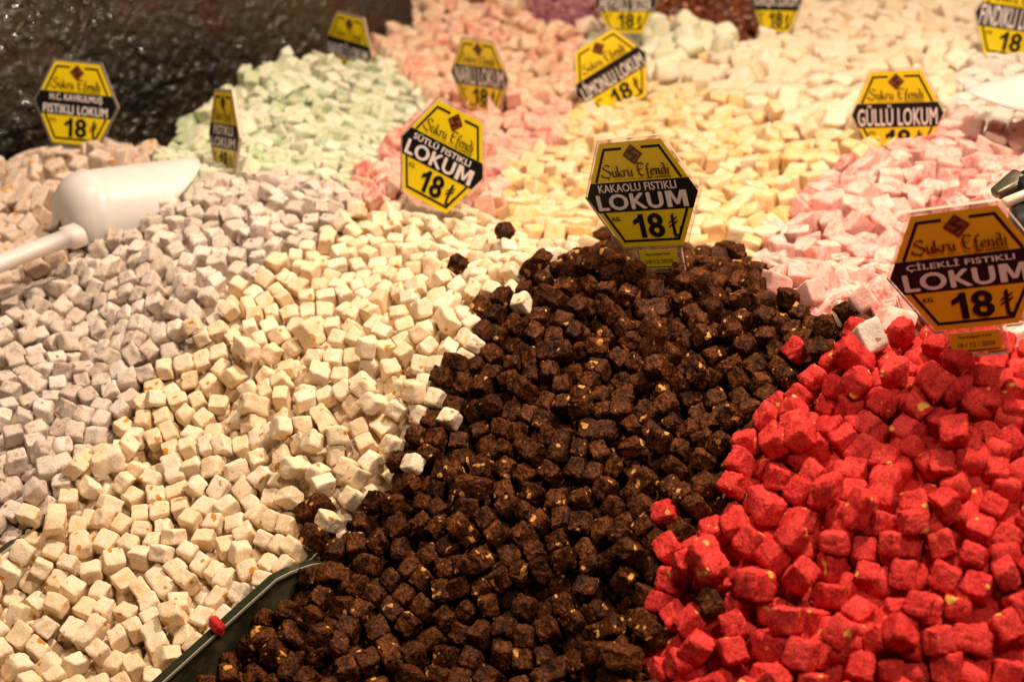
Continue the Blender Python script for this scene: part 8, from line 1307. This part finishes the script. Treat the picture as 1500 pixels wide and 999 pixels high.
def sign(lines, label, ext, k=1., tagtext=None, stem_off=0., card=True, edge=True, ink=None):
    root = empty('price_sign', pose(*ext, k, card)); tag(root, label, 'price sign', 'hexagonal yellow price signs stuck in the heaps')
    so = stem_off
    outer = [(-.5, 0), (-.28, .472), (-.27, .484), (.27, .484), (.28, .472), (.5, 0), (.285, -.475), (.27, -.484), (so + .20, -.484), (so + .19, -.70), (so - .19, -.70), (so - .20, -.484), (-.27, -.484), (-.285, -.475)]
    slab('acrylic_plate', outer, -.0030, -.0004, ACR, root, RIM if edge else None)
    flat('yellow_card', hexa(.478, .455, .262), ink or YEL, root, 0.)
    bw = .478 - (.478 - .262) * (.12 / .455)
    bb = .478 - (.478 - .262) * (.14 / .455)
    flat('black_band', [(-bb, -.14), (bb, -.14), (.478, 0), (bw, .12), (-bw, .12), (-.478, 0)], BLK, root, .0002)
    def edge_x(y): return .425 - (.425 - .235) * (abs(y) / .40)
    for pts in ([(-.09, .40), (-.235, .40), (-edge_x(.13), .13)], [(.09, .40), (.235, .40), (edge_x(.13), .13)], [(-edge_x(.145), -.145), (-.235, -.40), (.235, -.40), (edge_x(.145), -.145)]):
        v, f = band_line('b', pts, .022, BLK, root, .00022); mesh_obj('border_line', v, f, BLK, root)
    e = flat('emblem', [(-.088, .345), (0, .255), (.088, .345), (0, .435)], BRN, root, .0003)
    V, F = band_line('b', [(-.070, .345), (0, .273), (.070, .345), (0, .417), (-.070, .345)], .008, BRD, root, .0004)
    v, f = band_line('b', [(.026, .393), (-.030, .365), (.0, .347), (.032, .335), (-.026, .300)], .020, BRD, root, .00045); n0 = len(V); mesh_obj('emblem_mark', V + v, F + [tuple(i + n0 for i in q) for q in f], BRD, e)
    v, f = strokes(NAME_LINES, .10, R(35)); sx = .57 / NAME_W; sy = .105; v = np.column_stack([(v[:, 0] * sx - .285) * W, (v[:, 1] * sy + .165) * W, v[:, 2]])
    mesh_obj('script_lettering', v, f, BRD, root)
    put_text('Lokum • Kuruyemiş • Baharat', (-.20, .08, .132, .150), BRD, root, .01); put_text('BY KEMERLER', (.10, .285, .132, .150), BLK, root, .02)
    if len(lines) == 3:
        put_text(lines[0], (-.36, .31, .036, .106), WHT, root, .025); put_text(lines[1][:-1], (-.40, .175, -.122, .020), WHT, root, .035)
        mx = [(0, 0), (0, 1), (.30, 1), (.5, .42), (.70, 1), (1, 1), (1, 0), (.76, 0), (.76, .66), (.59, .16), (.41, .16), (.24, .66), (.24, 0)]
        flat('lettering', [(.20 + x * .18, -.122 + y * .142) for x, y in mx], WHT, root, .0005)
    elif len(lines) == 2:
        put_text(lines[0], (-.31, .31, .005, .105), WHT, root, .03); put_text(lines[1], (-.385, .375, -.125, -.02), WHT, root, .03)
    else: put_text(lines[0], (-.415, .415, -.125, .105), WHT, root, .02)
    put_text('KG.', (-.30, -.225, -.215, -.178), BLK, root, .03)
    flat('digit_one', [(-.075, -.375), (-.03, -.375), (-.03, -.165), (-.068, -.165), (-.085, -.195), (-.125, -.218), (-.125, -.262), (-.075, -.235)], BLK, root, .0005)
    put_text('8', (-.005, .135, -.378, -.162), BLK, root, .035, name='digit_eight')
    st = [[(.55, 1.0), (.50, .12), (.62, .0), (.85, .10), (1.05, .45)], [(.22, .60), (.85, .84)], [(.20, .42), (.85, .66)]]
    v, f = strokes(st, .17, R(30)); v = np.column_stack([(v[:, 0] * .125 + .15) * W, (v[:, 1] * .19 - .37) * W, v[:, 2]]); mesh_obj('lira_symbol', v, f, BLK, root)
    if tagtext:
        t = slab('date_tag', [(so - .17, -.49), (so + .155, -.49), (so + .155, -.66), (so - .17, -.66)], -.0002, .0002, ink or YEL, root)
        put_text('Fiyat Değişim Tarihi', (so - .11, so + .10, -.54, -.512), BLK, t, .02, .0006)
        put_text(tagtext, (so - .12, so + .115, -.607, -.572), BLK, t, .0, .0006)
        flat('tag_line', [(so - .15, -.645), (so + .135, -.645), (so + .135, -.637), (so - .15, -.637)], BLK, t, .0005)
    return root
sign(['KAKAOLU FISTIKLI', 'LOKUM', ''], 'yellow price sign reading KAKAOLU FISTIKLI LOKUM on top of the brown heap', ((857, 291), (1026, 281), (919.5, 203), (957, 366)), 1.02, '10/12/2020', .03, card=False)
sign(['ÇİLEKLİ FISTIKLI', 'LOKUM', ''], 'yellow price sign tinted for red reflected light, reading ÇİLEKLİ FISTIKLI LOKUM in the red heap', ((1301, 408), (1527, 384), (1397, 306), (1432, 487)), 1.0, '10 / 12 / 2020', -.02, card=False, ink=plain('yellow_card_red_bounce', (.92, .47, .010), .38, coat=.25))  # yellow card; light bounced off the red heap is painted in as orange
sign(['SÜTLÜ FISTIKLI', 'LOKUM', ''], 'tilted yellow price sign reading SÜTLÜ FISTIKLI LOKUM behind the cream heap', ((589, 202), (707, 262.5), (672.7, 163), (620.8, 295)), 1.05)
sign(['H.C. KAVRULMUŞ', 'FISTIKLI LOKUM'], 'yellow price sign reading H.C. KAVRULMUŞ FISTIKLI LOKUM before the dark panel', ((55, 150), (168.7, 156), (113, 93.3), (109.4, 211)), 1.0)
sign(['FISTIKLI', 'LOKUM'], 'narrow looking yellow price sign turned nearly edge on beside the left scoop', ((306, 198), (348.4, 203.7), (326.8, 134.3), (328.6, 259.5)), 1.0)
sign(['NANELİ LOKUM'], 'yellow price sign reading NANELİ LOKUM behind the green heap', ((475.9, 64), (542.5, 81.6), (512.5, 26), (506, 120)), .98)
sign(['NARLI LOKUM'], 'yellow price sign reading NARLI LOKUM in the peach pink heap', ((661.5, 106), (743, 117), (699, 62), (705, 161)), .97)
sign(['LİMONLU LOKUM'], 'yellow price sign reading LİMONLU LOKUM tilted up to one side', ((845, 139), (945, 79), (870.5, 60.6), (919.5, 157)), 1.06)
sign(['GÜLLÜ LOKUM'], 'yellow price sign reading GÜLLÜ LOKUM behind the pink heap', ((1249, 167), (1379, 168.5), (1312, 106), (1316, 229)), 1.02)
sign(['FINDIKLI LOKUM'], 'yellow price sign reading FINDIKLI LOKUM above the right scoop', ((1432.4, 14), (1544, 40), (1502, -30), (1474, 84)), 1.1)
sign(['MEYVELİ SEZER'], 'yellow price sign cut by the top edge between purple petals and dark candies', ((873, 3), (960, 4.6), (916.5, -40), (917, 48)), .92)
sign(['KARIŞIK LOKUM'], 'yellow price sign cut by the top edge behind the ivory blocks', ((1101, 0), (1172.6, 4.6), (1138, -42), (1136, 46)), .90)

# ---------------------------------------------------------------- white scoops
PLA = NT('white_plastic'); PLA.b.inputs['Base Color'].default_value = (.84, .77, .72, 1); PLA.b.inputs['Roughness'].default_value = .38; PLA.b.inputs['Subsurface Weight'].default_value = .3
PLA.b.inputs['Subsurface Radius'].default_value = (1, .7, .5); PLA.b.inputs['Subsurface Scale'].default_value = .01
tc = PLA.n('ShaderNodeTexCoord'); PLA.l(PLA.mix(PLA.step(PLA.noise(tc.outputs['Object'], 25, 4, .7), .3, .75), (.80, .72, .66), (.87, .81, .77)), PLA.b.inputs['Base Color']); PLA = PLA.m
def scoop(label, A, B, side, r=.05, handle=None, flat_=1.0, taper=.0):
    """upturned scoop: ridge from A (rounded back) to B (pointed mouth tip); side = direction towards its near rim"""
    A = np.array(A); B = np.array(B); L = np.linalg.norm(B - A); X = (B - A) / L; up = np.array([0, 0, 1.]); S = np.cross(X, up); S /= np.linalg.norm(S)
    if S @ np.array(side) < 0: S = -S
    Zv = np.cross(X, S); Zv = Zv if Zv[2] > 0 else -Zv
    root = empty('white_scoop', Matrix.Translation(Vector(A))); tag(root, label, 'scoop', 'white plastic scoops')
    N = 26; K = 28; sec = []
    for i in range(-8, N + 1):
        t = i / N
        if i < 0: cap = math.cos(-i / 8 * math.pi / 2 * .98); rr = r * max(cap, .03) ** .75; x = -r * .62 * math.sin(-i / 8 * math.pi / 2); dz = 0; ang = 108
        else: rr = r * (1 - taper * t) ; x = t * L; ang = 108 * (1 - t) ** .62 + 3; dz = 0
        if i == 0: rr *= 1.035
        sec.append([(x, rr * math.sin(R(a)), rr * math.cos(R(a)) * flat_ - r * flat_) for a in np.linspace(-ang, ang, K + 1)])
    def place(p): return p[0] * X + p[1] * S + p[2] * Zv
    V = [place(p) for s in sec for p in s]; m = K + 1
    F = [(a * m + b, (a + 1) * m + b, (a + 1) * m + b + 1, a * m + b + 1) for a in range(len(sec) - 1) for b in range(K)]
    o = mesh_obj('bowl', V, F, PLA, root, True)
    md = o.modifiers.new('wall', 'SOLIDIFY'); md.thickness = .0022; md.offset = 0
    if handle is not None:
        H0_, H1_ = [np.array(h) - A for h in handle]; d = H1_ - H0_; l = np.linalg.norm(d); d /= l; sd = np.cross(d, [0, 0, 1]); sd /= np.linalg.norm(sd); uz = np.cross(sd, d); V = []; F = []
        for j, (t, wd, th) in enumerate([(0, .0145, .010), (.09, .0150, .010), (.10, .0115, .0075), (.3, .0105, .007), (.6, .0105, .007), (.9, .012, .0075), (1, .010, .006)]):
            for a in range(12):
                c = math.cos(a * math.pi / 6); s = math.sin(a * math.pi / 6); V.append(H0_ + d * l * t + sd * wd * math.copysign(abs(c) ** .6, c) + uz * (th * math.copysign(abs(s) ** .6, s) + .004 * math.sin(t * 3)))
            if j: F += [((j - 1) * 12 + a, (j - 1) * 12 + (a + 1) % 12, j * 12 + (a + 1) % 12, j * 12 + a) for a in range(12)]
        F += [tuple(range(12))[::-1], tuple(range(72, 84))]
        h = mesh_obj('handle', V, F, PLA, root, True)
    return root
scoop('white plastic scoop lying upside down with its handle towards the left edge', at(128, 254, 1.46), at(290, 234, 1.535), (0, -1, 0), .049, handle=(at(118, 343, 1.40), at(-110, 437, 1.31)))
scoop('white plastic scoop reaching in from the right edge, only its pointed mouth in view', at(1660, 70, 1.50), at(1417, 131, 1.60), (0, -1, 0), .058)

# ---------------------------------------------------------------- black handled clamp and film at the right edge
RUB = plain('black_rubber', (.010, .009, .009), .45); STL = plain('dull_steel', (.22, .19, .13), .35, metal=.8, bump=.3, bscale=120); PEG = plain('pale_pin', (.75, .58, .42), .35)
def rod(name, a, b, r0, r1, mat, parent, org, sq=1., K=14, flat_=1.):
    a = np.array(a) - org; b = np.array(b) - org; d = (b - a); l = np.linalg.norm(d); d /= l; s = np.cross(d, [0, 0, 1]); s /= np.linalg.norm(s); u = np.cross(s, d); V = []; F = []
    for j, (t, q) in enumerate([(0, .55), (.04, .9), (.1, 1), (.5, 1), (.9, 1), (.96, .9), (1, .55)]):
        rr = (r0 + (r1 - r0) * t) * q
        for k in range(K):
            c, n = math.cos(2 * math.pi * k / K), math.sin(2 * math.pi * k / K); V.append(a + d * l * t + s * rr * math.copysign(abs(c) ** sq, c) + u * rr * flat_ * math.copysign(abs(n) ** sq, n))
        if j: F += [((j - 1) * K + k, (j - 1) * K + (k + 1) % K, j * K + (k + 1) % K, j * K + k) for k in range(K)]
    F += [tuple(range(K))[::-1], tuple(range(6 * K, 7 * K))]
    return mesh_obj(name, V, F, mat, parent, True)
org = at(1490, 300, 1.12); root = empty('black_handled_clamp', Matrix.Translation(Vector(org))); tag(root, 'black handled clamp with a steel jaw and a pale pin at the right edge', 'clamp')
rod('handle', at(1493, 292, 1.13), at(1600, 240, 1.12), .018, .017, RUB, root, org, .7)
rod('handle', at(1482, 350, 1.10), at(1610, 330, 1.08), .030, .026, RUB, root, org, .7)
rod('jaw', at(1455, 286, 1.13), at(1500, 262, 1.13), .006, .013, STL, root, org, .5, flat_=.6)
rod('pin', at(1469, 299, 1.085), at(1512, 282, 1.085), .0042, .0042, PEG, root, org, .9)
